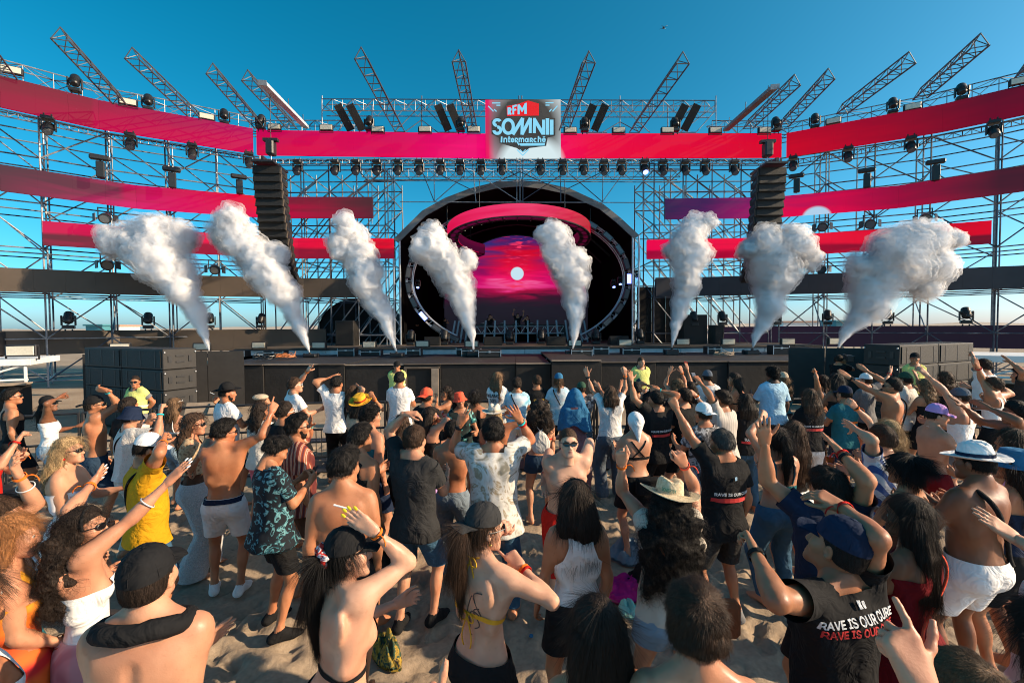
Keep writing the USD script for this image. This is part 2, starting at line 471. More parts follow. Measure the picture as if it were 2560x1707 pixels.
# low dunes and the far shore strip on the horizon
mat('dune', (0.42, 0.33, 0.25), 0.95, var=0.2, scale=0.05, coord='object')
def build_dunes():
	V, Q = [], []
	xs = np.linspace(-420, 420, 120)
	for k, (y, h) in enumerate([(240, 0.2), (262, 3.4), (300, 4.6), (340, 0.0)]):
		z = h * (0.45 + 0.75 * meshkit.fbm(np.stack([xs * 0.03, xs * 0 + k * 0.3, xs * 0], -1), 3, 8))
		V.append(np.stack([xs, np.full_like(xs, y), z - 0.3], -1))
	V = np.vstack(V)
	n = len(xs)
	for k in range(3):
		for i in range(n - 1):
			Q.append([k * n + i, k * n + i + 1, (k + 1) * n + i + 1, (k + 1) * n + i])
	Q = np.array(Q)
	obj_raw('dunes', V, Q, 'dune', normals=vnormals(V, Q), kind='structure', label='low pale sand dunes along the horizon')
build_dunes()
mat('house_white', (0.7, 0.66, 0.62), 0.8)
mat('house_teal', (0.05, 0.20, 0.24), 0.6)
mat('roof_tile', (0.40, 0.22, 0.15), 0.8)
def far_hut(u, v, D, w, h, wall, label):
	p = at(u, v, D)
	z0 = 0.0
	t = thing('beach_hut', (p[0], D, z0), label=label, category='hut')
	obj('wall', MB().box((0, 0, h / 2), (w, 5, h)).get(), wall, t)
	obj('roof', MB().box((0, 0, h + 0.15), (w + 0.6, 5.6, 0.3)).get(), 'roof_tile' if wall != 'house_teal' else 'house_teal', t)
	obj('door', MB().box((w * 0.2, -2.53, 1.0), (1.0, 0.08, 2.0)).get(), 'black_paint', t)
	for s in (-0.32, -0.1):
		obj('window', MB().box((w * s, -2.53, h * 0.55), (0.9, 0.08, 0.9)).get(), 'lens_glass', t)
far_hut(264, 816, 90, 3.2, 3.3, 'house_teal', 'small dark teal hut on the horizon behind the left scaffold')
far_hut(300, 815, 92, 4.0, 3.2, 'house_white', 'small white hut beside the teal hut on the left horizon')
far_hut(2090, 806, 95, 3.4, 3.4, 'house_teal', 'small dark hut on the horizon behind the right scaffold')
far_hut(1990, 808, 110, 9.0, 3.4, 'house_white', 'long pale low building on the horizon behind the right scaffold')
# ================================================================ LED bands: nodes (u, v_top, v_bottom) in the photograph, real heights z
def band_xy(nodes, zt, zb):
	out = []
	for u, vt, vb in nodes:
		a, b = at_z(u, vt, zt), at_z(u, vb, zb)
		w = 0.5 if abs(vb - 818) > 25 else 0.0
		p = a * (1 - w) + b * w if abs(vt - 818) > 25 else b
		d = ray(u, (vt + vb) / 2)
		y = p[1]
		out.append((d[0] / d[1] * y, y))
	return np.array(out)
def led_mat(name, stops_top, stops_bot, x0, x1, z0, z1, gain=1.0, streak=0.30, sun=None):
	"""a lit screen: colours run along x between the stops, from a top to a bottom row, with soft streaks as in a picture of a sky"""
	def ramp(st):
		return [((x - x0) / (x1 - x0), tuple(np.array(srgb(*c)))) for x, c in st]
	nodes = {'g': ('geometry', {}), 's': ('separate_xyz', {}), 'mx': ('map_range', {'from_min': x0, 'from_max': x1, 'clamp': True}),
			 'mz': ('map_range', {'from_min': z0, 'from_max': z1, 'clamp': True}),
			 'mp': ('mapping', {'scale': (0.25, 0.25, 2.2)}), 'n': ('noise_texture', {'scale': 1.0, 'detail': 4.0, 'distortion': 0.6}),
			 'ns': ('map_range', {'from_min': 0.35, 'from_max': 0.65, 'to_min': -streak, 'to_max': streak, 'clamp': True}),
			 'ad': ('math', {'math_type': 'add', 'use_clamp': True}),
			 'ra': ('rgb_ramp', {'ramp': ramp(stops_top)}), 'rb': ('rgb_ramp', {'ramp': ramp(stops_bot)}),
			 'mix': ('mix', {'mix_type': 'mix'}), 'p': ('principled_bsdf', {'base_color': (0.009, 0.008, 0.008), 'roughness': 0.8, 'specular_ior_level': 0.08, 'emission_strength': 0.66 * gain})}
	links = [('g.position', 's.vector'), ('s.x', 'mx.value'), ('s.z', 'mz.value'), ('g.position', 'mp.vector'), ('mp.vector', 'n.vector'), ('n.fac', 'ns.value'),
			 ('mz.result', 'ad.value1'), ('ns.result', 'ad.value2'), ('mx.result', 'ra.fac'), ('mx.result', 'rb.fac'),
			 ('ad.value', 'mix.fac'), ('rb.color', 'mix.color1'), ('ra.color', 'mix.color2')]
	last = 'mix.color'
	for q, (sx, sz, r, col, soft) in enumerate(sun or []):
		nodes.update({'sv%d' % q: ('combine_xyz', {'x': sx, 'z': sz}), 'pv%d' % q: ('combine_xyz', {}), 'sd%d' % q: ('vector_math', {'math_type': 'distance'}),
					  'sm%d' % q: ('map_range', {'from_min': r - soft, 'from_max': r + soft, 'to_min': 1.0, 'to_max': 0.0, 'clamp': True}),
					  'smix%d' % q: ('mix', {'mix_type': 'mix', 'color2': srgb(*col)})})
		links += [('s.x', 'pv%d.x' % q), ('s.z', 'pv%d.z' % q), ('pv%d.vector' % q, 'sd%d.vector1' % q), ('sv%d.vector' % q, 'sd%d.vector2' % q),
				  ('sd%d.value' % q, 'sm%d.value' % q), ('sm%d.result' % q, 'smix%d.fac' % q), (last, 'smix%d.color1' % q)]
		last = 'smix%d.color' % q
	links.append((last, 'p.emission_color'))
	LOOK[name] = usdkit.material(stage, '/World/Looks/' + name, nodes, links, surface='p.BSDF')
def led_band(nodes, zt, zb, look, label, width=1.0, depth=0.14, group=None):
	xy = band_xy(nodes, zt, zb)
	c = xy.mean(0)
	t = thing('led_band', (c[0], c[1], 0), label=label, category='led screen', group=group)
	for q, (a, b) in enumerate(zip(xy[:-1], xy[1:])):
		L = np.linalg.norm(b - a)
		n = max(1, int(round(L / width)))
		d = (b - a) / L
		nrm = np.array([d[1], -d[0]])
		if nrm[1] > 0:
			nrm = -nrm
		R = np.array([[d[0], -nrm[0], 0], [d[1], -nrm[1], 0], [0, 0, 1.0]])
		for k in range(n):
			m = a + d * L * (k + 0.5) / n - nrm * depth / 2 - c
			obj('led_panel', MB().box((m[0], m[1], (zt + zb) / 2), (L / n - 0.004, depth, zt - zb), R).get(), look, t)
		if q < len(xy) - 2:
			obj('joint_strip', MB().tube((*(b - c - nrm * 0.08), zb + 0.01), (*(b - c - nrm * 0.08), zt - 0.01), 0.055).get(), 'black_steel', t)
		rear = MB()
		rear.box(((a + b) / 2 - nrm * (depth + 0.06) - c).tolist() + [(zt + zb) / 2], (L - 0.02, 0.08, (zt - zb) * 0.9), R)
		obj('rear_frame', rear.get(), 'black_steel', t)
	return xy
L_TOP = (13.0, 11.72)
L_2 = (9.50, 8.41)
L_3 = (7.32, 6.28)
L_4 = (5.20, 4.20)
L_5 = (2.56, 1.46)
led_mat('led_top_left', [(-21.5, (118, 38, 52)), (-18.9, (135, 28, 56)), (-18.8, (150, 22, 62)), (-13.5, (180, 14, 88))],
		[(-21.5, (150, 22, 60)), (-18.9, (170, 8, 60)), (-18.8, (185, 0, 68)), (-13.5, (205, 0, 78))], -21.5, -13.5, 11.9, 13.0, streak=0.2)
led_mat('led_top_mid', [(-13.5, (188, 0, 78)), (-6, (205, 0, 84)), (-2.2, (225, 0, 105)), (1.8, (235, 0, 90)), (4.5, (225, 0, 66)), (14.5, (200, 0, 44))],
		[(-13.5, (205, 0, 66)), (-6, (215, 0, 80)), (-2.2, (238, 0, 112)), (1.8, (240, 0, 95)), (4.5, (228, 0, 60)), (14.5, (210, 0, 38))], -13.5, 14.8, 11.7, 13.0, streak=0.5,
		sun=[(1.05, 11.2, 1.75, (205, 225, 232), 0.25)])
led_mat('led_top_right', [(14.5, (180, 0, 36)), (18, (140, 0, 38)), (21.6, (78, 12, 36))], [(14.5, (200, 0, 36)), (18, (165, 0, 36)), (21.6, (100, 4, 36))], 14.5, 21.6, 11.9, 13.0, streak=0.3)
led_mat('led_two_left', [(-21.8, (72, 50, 60)), (-18.5, (110, 42, 66)), (-18.3, (165, 10, 66)), (-16, (200, 0, 72)), (-13.3, (225, 0, 40))],
		[(-21.8, (80, 46, 58)), (-19.5, (150, 40, 80)), (-18.3, (205, 20, 100)), (-16, (212, 0, 86)), (-13.3, (215, 0, 70))], -21.8, -13.3, 8.5, 9.4, streak=0.45)
led_mat('led_two_left_in', [(-11.5, (120, 22, 48)), (-7.3, (70, 36, 44))], [(-11.5, (170, 0, 55)), (-7.3, (88, 30, 46))], -11.5, -7.3, 8.5, 9.4, streak=0.3)
led_mat('led_two_right_in', [(8.0, (44, 34, 74)), (10.5, (60, 30, 80)), (12.6, (110, 28, 90))], [(8.0, (58, 30, 72)), (10.5, (90, 25, 86)), (12.6, (140, 14, 92))], 8.0, 12.6, 8.5, 9.4, streak=0.6)
led_mat('led_two_right', [(14, (165, 20, 88)), (17, (180, 0, 66)), (19, (140, 5, 56)), (21.8, (58, 24, 40))], [(14, (215, 0, 70)), (17, (212, 0, 66)), (19, (165, 0, 55)), (21.8, (74, 24, 42))],
		14, 21.8, 8.5, 9.4, streak=0.45, sun=[(15.95, 8.18, 0.62, (170, 200, 225), 0.06)])
led_mat('led_three_left', [(-20, (205, 20, 78)), (-15, (225, 10, 70)), (-7, (215, 0, 40))], [(-20, (105, 38, 56)), (-15, (150, 10, 50)), (-7, (120, 12, 40))], -20, -7, 6.72, 6.86, streak=0.25)
led_mat('led_three_right', [(8, (225, 0, 70)), (14, (230, 20, 60)), (20, (205, 0, 36))], [(8, (150, 0, 50)), (14, (165, 0, 45)), (20, (95, 14, 38))], 8, 20, 6.62, 6.82, streak=0.3)
WL = led_band([(-90, 158, 240), (0, 190, 265), (247, 254.5, 318), (633, 325, 381)], *L_TOP, 'led_top_left', 'top crimson screen band along the left wing of scaffolding')
WC = led_band([(641, 327, 385), (1213, 335, 394), (1954, 336, 391)], *L_TOP, 'led_top_mid', 'long pink and red central screen band behind the festival sign')
WR = led_band([(1966, 337, 390), (2356, 263, 327), (2560, 214, 285), (2640, 193, 268)], *L_TOP, 'led_top_right', 'top dark red screen band along the right wing of scaffolding')
W2L = led_band([(-90, 390, 458), (0, 411, 476), (340, 464, 520), (664, 491, 545)], *L_2, 'led_two_left', 'second left wing band fading from brown to hot pink')
led_band([(664, 491.5, 545), (931, 494, 543)], *L_2, 'led_two_left_in', 'short maroon screen band right of the left speaker array')
led_band([(1663, 497.5, 547), (1932, 493.5, 543.5)], *L_2, 'led_two_right_in', 'short indigo screen band left of the right speaker array')
W2R = led_band([(1932, 493.5, 543.5), (2247, 465, 518.6), (2560, 414, 478), (2640, 396, 465)], *L_2, 'led_two_right', 'second right wing band with a pale blue sun on pink')
led_band([(106, 551, 613), (400, 575, 630), (746, 595, 645.5), (984, 596, 646)], *L_3, 'led_three_left', 'third left band of pink over brown behind smoke jets')
W3R = led_band([(1618, 596, 650), (1850, 596, 644), (2200, 573, 627), (2479, 549, 610)], *L_3, 'led_three_right', 'third right band of red with a free end')
led_band([(-90, 655, 725), (0, 666, 730), (380, 686, 738), (760, 695.6, 744), (935, 697, 744)], *L_4, 'led_off', 'switched off brown screen band on the left wing, fourth down')
led_band([(1640, 694, 741), (1747, 694, 739.5), (2200, 679, 731), (2560, 659, 723), (2640, 652, 720)], *L_4, 'led_off_cool', 'switched off dark screen band on the right wing, fourth down')
W5L = led_band([(-110, 827, 898), (0, 825, 891), (300, 823, 880), (650, 821, 875), (815, 820.6, 873)], *L_5, 'led_off', 'low brown screen wall standing behind the left deck', width=1.2)
led_mat('led_low_right', [(11, (46, 34, 52)), (20, (34, 28, 44))], [(11, (52, 32, 54)), (20, (34, 28, 44))], 11, 20, 1.6, 2.4, streak=0.6, gain=0.7)
W5R = led_band([(1795, 813, 863), (2100, 812, 866), (2400, 811, 869), (2560, 810.5, 872), (2660, 810, 875)], *L_5, 'led_low_right', 'low dark purple screen wall standing behind the right deck', width=1.2)
# ---------------------------------------------------------------- festival sign, proud of the central band
SGN = [at(1213, 320, WC[1][1] - 0.12), at(1402, 320, WC[1][1] - 0.12)]
def build_sign():
	y0 = WC[1][1] - 0.10
	tl, br = at(1213, 250, y0), at(1402, 394.5, y0)
	W, H = br[0] - tl[0], tl[2] - br[2]
	c = ((tl[0] + br[0]) / 2, y0, br[2])
	t = thing('festival_sign', c, label='square festival logo screen at the centre of the top band', category='sign')
	cx = c[0]
	# background picture on the screen: grey glow, pink left edge, white sun below
	z0 = c[2]
	nodes = {'g': ('geometry', {}), 's': ('separate_xyz', {}), 'mx': ('map_range', {'from_min': cx - W / 2, 'from_max': cx + W / 2, 'clamp': True}),
			 'cc': ('combine_xyz', {'x': cx + 0.12, 'z': z0 + H * 0.56}), 'pv': ('combine_xyz', {}), 'd': ('vector_math', {'math_type': 'distance'}),
			 'dark': ('map_range', {'from_min': W * 0.36, 'from_max': W * 0.58, 'to_min': 0.0, 'to_max': 1.0, 'clamp': True}),
			 'rx': ('rgb_ramp', {'ramp': [(0.0, srgb(225, 0, 90)), (0.04, srgb(225, 20, 95)), (0.12, srgb(170, 130, 145)), (0.3, srgb(175, 185, 185)), (1.0, srgb(195, 205, 208))]}),
			 'mix': ('mix', {'mix_type': 'mix', 'color1': srgb(70, 68, 66)}),
			 'cs': ('combine_xyz', {'x': 1.05, 'z': 11.2}), 'ds': ('vector_math', {'math_type': 'distance'}),
			 'sm': ('map_range', {'from_min': 1.45, 'from_max': 1.95, 'to_min': 1.0, 'to_max': 0.0, 'clamp': True}),
			 'mixs': ('mix', {'mix_type': 'mix', 'color2': srgb(208, 226, 230)}),
			 'p': ('principled_bsdf', {'base_color': (0.009, 0.009, 0.009), 'roughness': 0.8, 'specular_ior_level': 0.08, 'emission_strength': 0.66})}
	links = [('g.position', 's.vector'), ('s.x', 'mx.value'), ('mx.result', 'rx.fac'), ('s.x', 'pv.x'), ('s.z', 'pv.z'), ('pv.vector', 'd.vector1'), ('cc.vector', 'd.vector2'),
			 ('d.value', 'dark.value'), ('dark.result', 'mix.fac'), ('rx.color', 'mix.color2'), ('pv.vector', 'ds.vector1'), ('cs.vector', 'ds.vector2'), ('ds.value', 'sm.value'),
			 ('sm.result', 'mixs.fac'), ('mix.color', 'mixs.color1'), ('mixs.color', 'p.emission_color')]
	LOOK['sign_screen'] = usdkit.material(stage, '/World/Looks/sign_screen', nodes, links, surface='p.BSDF')
	mat('sign_blue', (0.02, 0.02, 0.02), 0.6, emis=srgb(128, 205, 235), estr=0.66)
	mat('sign_red', (0.02, 0.004, 0.004), 0.6, emis=srgb(218, 0, 12), estr=0.66)
	mat('sign_dark', (0.008, 0.008, 0.008), 0.6, emis=srgb(58, 54, 50), estr=0.6)
	obj('screen', MB().box((0, 0.08, H / 2), (W, 0.16, H)).get(), 'sign_screen', t)
	S = W / 1490.0                                   # the zoomed photograph shows the sign 1490 pixels wide
	def P(x, y):                                     # pixel of that zoom -> sign plane
		return ((x - 1165) * S, (1290 - y) * S)
	def plate(name, polys, look, d, parent=t, th=0.012):
		from shapely.geometry import Polygon
		from shapely.ops import unary_union
		g = unary_union([Polygon([P(*q) for q in p]) for p in polys])
		ms = [trimesh.creation.extrude_polygon(q, th, engine='earcut') for q in getattr(g, 'geoms', [g])]
		m = trimesh.util.concatenate(ms)
		v = np.asarray(m.vertices)
		v = np.stack([v[:, 0], -d - v[:, 2], v[:, 1]], 1)
		return obj(name, (v, np.asarray(m.faces)[:, ::-1]), look, parent)
	def stroke(p, q, w):
		p, q = np.array(p, float), np.array(q, float)
		d = (q - p) / np.linalg.norm(q - p)
		n = np.array([-d[1], d[0]]) * w / 2
		return [tuple(p + n), tuple(q + n), tuple(q - n), tuple(p - n)]
	def ring(cx_, cy_, rx, ry, w, a0, a1, n=28):
		a = np.radians(np.linspace(a0, a1, n))
		o = [(cx_ + rx * math.cos(x), cy_ - ry * math.sin(x)) for x in a]
		i = [(cx_ + (rx - w) * math.cos(x), cy_ - (ry - w) * math.sin(x)) for x in a[::-1]]
		return o + i
	plate('badge', [[(820, 300), (860, 200), (1250, 165), (1500, 230), (1560, 480), (1800, 520), (1800, 860), (1650, 900), (1620, 1060), (1290, 1100), (1160, 1190), (1040, 1100),
					 (700, 1000), (690, 900), (540, 820), (540, 560), (640, 500), (820, 480)]], 'sign_dark', 0.001, th=0.006)
	plate('emblem', [[(845, 285), (1080, 240), (1265, 178), (1482, 240), (1480, 468), (848, 478)]], 'sign_red', 0.008)
	hB = 40
	# RFM
	plate('lettering', [stroke((878, 450), (878, 312), 34), ring(892, 350, 46, 42, 30, -95, 95), stroke((895, 375), (925, 450), 34)], 'sign_blue', 0.022)
	plate('lettering', [stroke((972, 446), (972, 280), 34), stroke((958, 296), (1040, 270), 34), stroke((972, 365), (1030, 350), 32)], 'sign_blue', 0.022)
	plate('lettering', [[(1058, 445), (1058, 262), (1098, 255), (1150, 330), (1200, 232), (1240, 222), (1240, 438), (1190, 438), (1190, 330), (1155, 396), (1135, 396), (1100, 325), (1100, 445)]], 'sign_blue', 0.022)
	# the festival name in joined capitals
	plate('lettering', [ring(655, 605, 95, 85, 58, 30, 262), ring(655, 752, 95, 92, 58, -178, 92)], 'sign_blue', 0.020)
	plate('lettering', [ring(872, 682, 132, 162, 62, 0, 360, 60)], 'sign_blue', 0.022)
	plate('lettering', [stroke((960, 838), (1160, 520), 66), [(1112, 840), (1125, 520), (1188, 520), (1166, 840)], stroke((1140, 838), (1310, 520), 62),
						[(1278, 812), (1285, 520), (1342, 520), (1335, 812)]], 'sign_blue', 0.024)
	plate('lettering', [[(1358, 812), (1362, 520), (1418, 520), (1418, 812)], stroke((1385, 540), (1560, 830), 66), [(1540, 845), (1540, 555), (1600, 555), (1600, 845)]], 'sign_blue', 0.024)
	plate('lettering', [[(1614, 845), (1614, 525), (1680, 525), (1680, 845)]], 'sign_blue', 0.024)
	plate('lettering', [[(1696, 845), (1696, 555), (1765, 555), (1765, 845)]], 'sign_blue', 0.024)
	# sponsor line, each letter stroked
	x, y0_, y1_, w = 740, 895, 990, 24
	def letters():
		yield [stroke((735, 990), (742, 878), 30)]
		yield [stroke((785, 990), (790, 905), 24), ring(815, 930, 34, 30, 23, 0, 180), stroke((837, 990), (840, 925), 24)]
		yield [stroke((880, 985), (888, 870), 24), stroke((862, 912), (915, 912), 20), stroke((880, 980), (912, 980), 20)]
		yield [ring(955, 948, 36, 44, 22, -20, 330), stroke((922, 948), (988, 948), 18)]
		yield [stroke((1010, 990), (1012, 905), 24), ring(1035, 930, 32, 27, 22, -60, 150), stroke((1030, 955), (1085, 1045), 24)]
		yield [stroke((1085, 990), (1090, 905), 24), ring(1110, 930, 28, 28, 21, 0, 180), stroke((1130, 990), (1130, 925), 22), ring(1155, 930, 28, 28, 21, 0, 180), stroke((1175, 990), (1176, 925), 22)]
		yield [ring(1232, 950, 36, 42, 22, 0, 360), stroke((1262, 990), (1264, 908), 24)]
		yield [stroke((1305, 990), (1307, 905), 24), ring(1328, 930, 30, 27, 22, -60, 150), stroke((1325, 952), (1355, 990), 24)]
		yield [ring(1405, 950, 38, 42, 23, 50, 310)]
		yield [stroke((1465, 990), (1470, 872), 26), ring(1492, 932, 32, 30, 22, 0, 180), stroke((1512, 990), (1514, 925), 23)]
		yield [ring(1575, 948, 38, 44, 22, -20, 330), stroke((1542, 948), (1608, 948), 18), stroke((1555, 888), (1600, 884), 14)]
	for g in letters():
		plate('lettering', g, 'sign_blue', 0.020)
	plate('underline', [[(1085, 1010), (1600, 1005), (1590, 1055), (1115, 1058)]], 'sign_blue', 0.020)
	plate('chevron', [stroke((1040, 1130), (1160, 1250), 20), stroke((1275, 1130), (1152, 1250), 20)], 'sign_blue', 0.020)
	plate('chevron', [stroke((1100, 1130), (1160, 1190), 16), stroke((1215, 1130), (1152, 1190), 16)], 'sign_blue', 0.020)
	for a, b in (((555, 222), (718, 222)), ((640, 268), (718, 268)), ((480, 282), (582, 385)), ((595, 345), (642, 388)), ((1610, 224), (1768, 224)), ((1610, 270), (1690, 270)), ((1845, 285), (1748, 392)), ((1728, 348), (1685, 395))):
		plate('stroke_mark', [stroke(a, b, 20)], 'sign_blue', 0.020)
build_sign()
# ---------------------------------------------------------------- scaffolding
TUBE = 0.033
def scaffold(label, front, planes, ztop, zlevels, bay=2.07, brace_step=1, lean=0, zbase=0.0, skip=None):
	"""standards, ledgers, transoms and diagonal braces along the polyline front, in planes set back from it"""
	c = front.mean(0)
	t = thing('scaffold', (c[0], c[1], 0), label=label, category='scaffold')
	seg = np.linalg.norm(np.diff(front, axis=0), axis=1)
	s = np.concatenate([[0], np.cumsum(seg)])
	n = max(1, int(round(s[-1] / bay)))
	ss = np.linspace(0, s[-1], n + 1)
	pts = np.stack([np.interp(ss, s, front[:, k]) for k in (0, 1)], 1)
	tan = np.gradient(pts, axis=0)
	tan /= np.linalg.norm(tan, axis=1, keepdims=True)
	nrm = np.stack([-tan[:, 1], tan[:, 0]], 1)
	nrm[nrm[:, 1] < 0] *= -1
	P = [pts + nrm * d - c for d in planes]
	r = TUBE
	def T(name, a, b, rr=r):
		obj(name, tube_mesh(a, b, rr, 6), 'tube_steel', t)
	for k, p in enumerate(P):
		for i in range(n + 1):
			T('standard', (*p[i], zbase), (*p[i], ztop), r * 1.15)
			if k == 0 and i % 3 == 1:
				T('standard', (p[i][0] + 0.16, p[i][1], zbase), (p[i][0] + 0.16, p[i][1], ztop - 0.4), r)
		for j, z in enumerate(zlevels):
			for i in range(n):
				if skip and skip(k, i, j):
					continue
				T('ledger', (*p[i], z), (*p[i + 1], z))
		for j in range(len(zlevels) - 1):
			for i in range(n):
				if ((i + j + k) % 2 == 0 or k == 0) if lean == 0 else True:
					up = ((i + k) % 2 == 0) if lean == 0 else lean > 0
					a, b = (i, i + 1) if up else (i + 1, i)
					if skip and skip(k, i, j):
						continue
					T('brace', (*p[a], zlevels[j]), (*p[b], zlevels[j + 1]))
	if len(P) > 1:
		for i in range(n + 1):
			for j, z in enumerate(zlevels):
				T('transom', (*P[0][i], z + 0.06), (*P[-1][i], z + 0.06))
			for j in range(len(zlevels) - 1):
				if (i + j) % 2 == 0:
					T('side_brace', (*P[0][i], zlevels[j]), (*P[-1][i], zlevels[j + 1]))
	return t
ZL = [0.3, 2.2, 4.2, 6.2, 8.2, 10.2, 11.9]
scaffold('tall blue grey scaffold carrying the left wing screen bands', np.array([(-23.6, 16.9), *WL[1:3], (-13.2, 24.4)]) + [0, 0.15], [1.0, 2.9, 4.8], 13.1, ZL)
scaffold('tall blue grey scaffold carrying the right wing screen bands', np.array([(14.6, 24.6), *WR[1:3], (24.5, 17.2)]) + [0, 0.15], [1.0, 2.9, 4.8], 13.1, ZL)
scaffold('scaffold tower between the left speaker array and the stage arch', np.array([(-13.0, 24.9), (-6.9, 24.9)]), [0.2, 2.2, 4.2], 11.6, [0.3, 2.2, 4.2, 6.2, 8.2, 10.0, 11.2], lean=1, bay=1.55)
scaffold('scaffold tower between the stage arch and the right speaker array', np.array([(7.9, 25.2), (14.3, 25.2)]), [0.2, 2.2, 4.2], 11.6, [0.3, 2.2, 4.2, 6.2, 8.2, 10.0, 11.2], lean=-1, bay=1.55)
def lattice_truss(name, a, b, h, label, n=None, cat='truss', look='tube_steel', group=None, flat=False, w=None):
	"""a horizontal girder: two or four chords with uprights and diagonals, each a part"""
	a, b = np.asarray(a, float), np.asarray(b, float)
	L = np.linalg.norm(b - a)
	n = n or int(round(L / (h * 1.3)))
	d = (b - a) / L
	t = thing(name, a, label=label, category=cat, group=group)
	side = np.array([-d[1], d[0], 0.0])
	offs = [np.zeros(3)] if flat else [np.zeros(3), side * (w or h)]
	up = np.array([0, 0, 1.0]) * h
	for o in offs:
		for z in (0, 1):
			obj('chord', tube_mesh(o + up * z, o + up * z + d * L, 0.026, 6), look, t)
	for o in offs[:1]:
		for i in range(n + 1):
			obj('upright', tube_mesh(o + d * L * i / n, o + up + d * L * i / n, 0.019, 5), look, t)
		for i in range(n):
			p, q = (0, 1) if i % 2 == 0 else (1, 0)
			obj('diagonal', tube_mesh(o + d * L * i / n + up * p, o + d * L * (i + 1) / n + up * q, 0.017, 5), look, t)
	if len(offs) > 1:
		back = MB()
		for i in range(n):
			p, q = (0, 1) if i % 2 else (1, 0)
			back.tube(offs[1] + d * L * i / n + up * p, offs[1] + d * L * (i + 1) / n + up * q, 0.017, 5)
			back.tube(offs[p] + d * L * i / n + up, offs[q] + d * L * (i + 1) / n + up, 0.015, 5)
		obj('rear_lacing', back.get(), look, t, kind='stuff')
	return t
def girder(u0, v0, u1, v1, D0, D1, h, label, **k):
	return lattice_truss('girder', at(u0, v0, D0), at(u1, v1, D1), h, label, **k)
girder(805, 277, 1787, 281, 25.0, 25.0, 0.62, 'long pale girder running above the central band', n=38)
girder(641, 410, 1954, 410, 24.3, 24.6, 0.24, 'thin lattice girder under the central band holding the lights', n=80)
girder(905, 443, 1700, 443, 27.0, 27.0, 0.5, 'lattice girder above the stage arch behind the row of lights', n=34)
girder(625, 335, 885, 335, 25.2, 25.2, 0.72, 'short girder on the left end of the central band', n=8)
girder(1780, 335, 1972, 337, 25.6, 25.6, 0.72, 'short girder on the right end of the central band', n=6)
for (u0, v0, u1, v1, za, lab) in ((-60, 170, 250, 250, 13.05, 'outer girder along the top of the left wing'), (250, 250, 640, 322, 13.05, 'inner girder along the top of the left wing'),
								  (1966, 337, 2330, 268, 13.05, 'inner girder along the top of the right wing'), (2330, 268, 2600, 205, 13.05, 'outer girder along the top of the right wing')):
	a, b = at_z(u0, v0, za), at_z(u1, v1, za)
	lattice_truss('girder', a + [0, 0.5, 0], b + [0, 0.5, 0], 0.75, lab, cat='truss')
	lattice_truss('girder', a + [0, 0.25, -1.62], b + [0, 0.25, -1.62], 0.24, lab.replace('along the top of', 'hanging under the band of'), cat='truss', flat=True)
# posts and raking struts that carry the top girder and the sign, and the hanging frame over the arch
t = thing('gantry_frame', (0, 25, 0), label='posts and raking struts standing between the central band and top girder', category='scaffold')
for u in (805, 930, 1054, 1178, 1297, 1304, 1427, 1550, 1669, 1790):
	a, b = at(u, 330, 25.1), at(u, 262 - (22 if u in (805, 1054, 1178, 1297, 1304, 1550, 1790) else 0), 25.1)
	obj('post', tube_mesh(a - [0, 25, 0], b - [0, 25, 0], 0.03, 6), 'tube_steel', t)
for (u0, v0, u1, v1) in ((805, 262, 905, 332), (1054, 262, 985, 332), (1054, 262, 1125, 332), (1054, 300, 1010, 332), (1054, 300, 1095, 332), (1550, 262, 1480, 332), (1550, 262, 1625, 332), (1550, 305, 1505, 332),
						 (1550, 305, 1600, 332), (1790, 262, 1700, 332), (1790, 275, 1740, 332), (1178, 280, 1140, 332), (880, 270, 845, 330), (1725, 275, 1680, 330)):
	obj('strut', tube_mesh(at(u0, v0, 25.1) - [0, 25, 0], at(u1, v1, 25.1) - [0, 25, 0], 0.024, 6), 'tube_steel', t)
t = thing('hanging_frame', (0, 24.7, 0), label='triangular tube frame hanging over the crown of the stage arch', category='scaffold')
for (u0, v0, u1, v1) in ((1292, 395, 1292, 508), (1300, 395, 1300, 508), (1307, 395, 1307, 508), (1180, 395, 1190, 507), (1400, 395, 1402, 507), (1085, 395, 1086, 505), (1508, 395, 1506, 505),
						 (1000, 505, 1660, 507), (910, 452, 1700, 456), (1300, 430, 1190, 478), (1300, 430, 1405, 478), (1300, 505, 1200, 440), (1300, 505, 1400, 440), (1056, 430, 1086, 505), (1086, 505, 1160, 440),
						 (1086, 430, 1190, 480), (1506, 430, 1402, 480), (1506, 505, 1560, 430), (1506, 505, 1430, 440), (1235, 400, 1290, 440), (1365, 400, 1310, 440), (930, 400, 930, 560), (980, 400, 980, 560),
						 (1607, 400, 1608, 560), (1660, 400, 1662, 560)):
	obj('tube', tube_mesh(at(u0, v0, 24.7) - [0, 24.7, 0], at(u1, v1, 24.7) - [0, 24.7, 0], 0.024, 6), 'tube_steel', t)
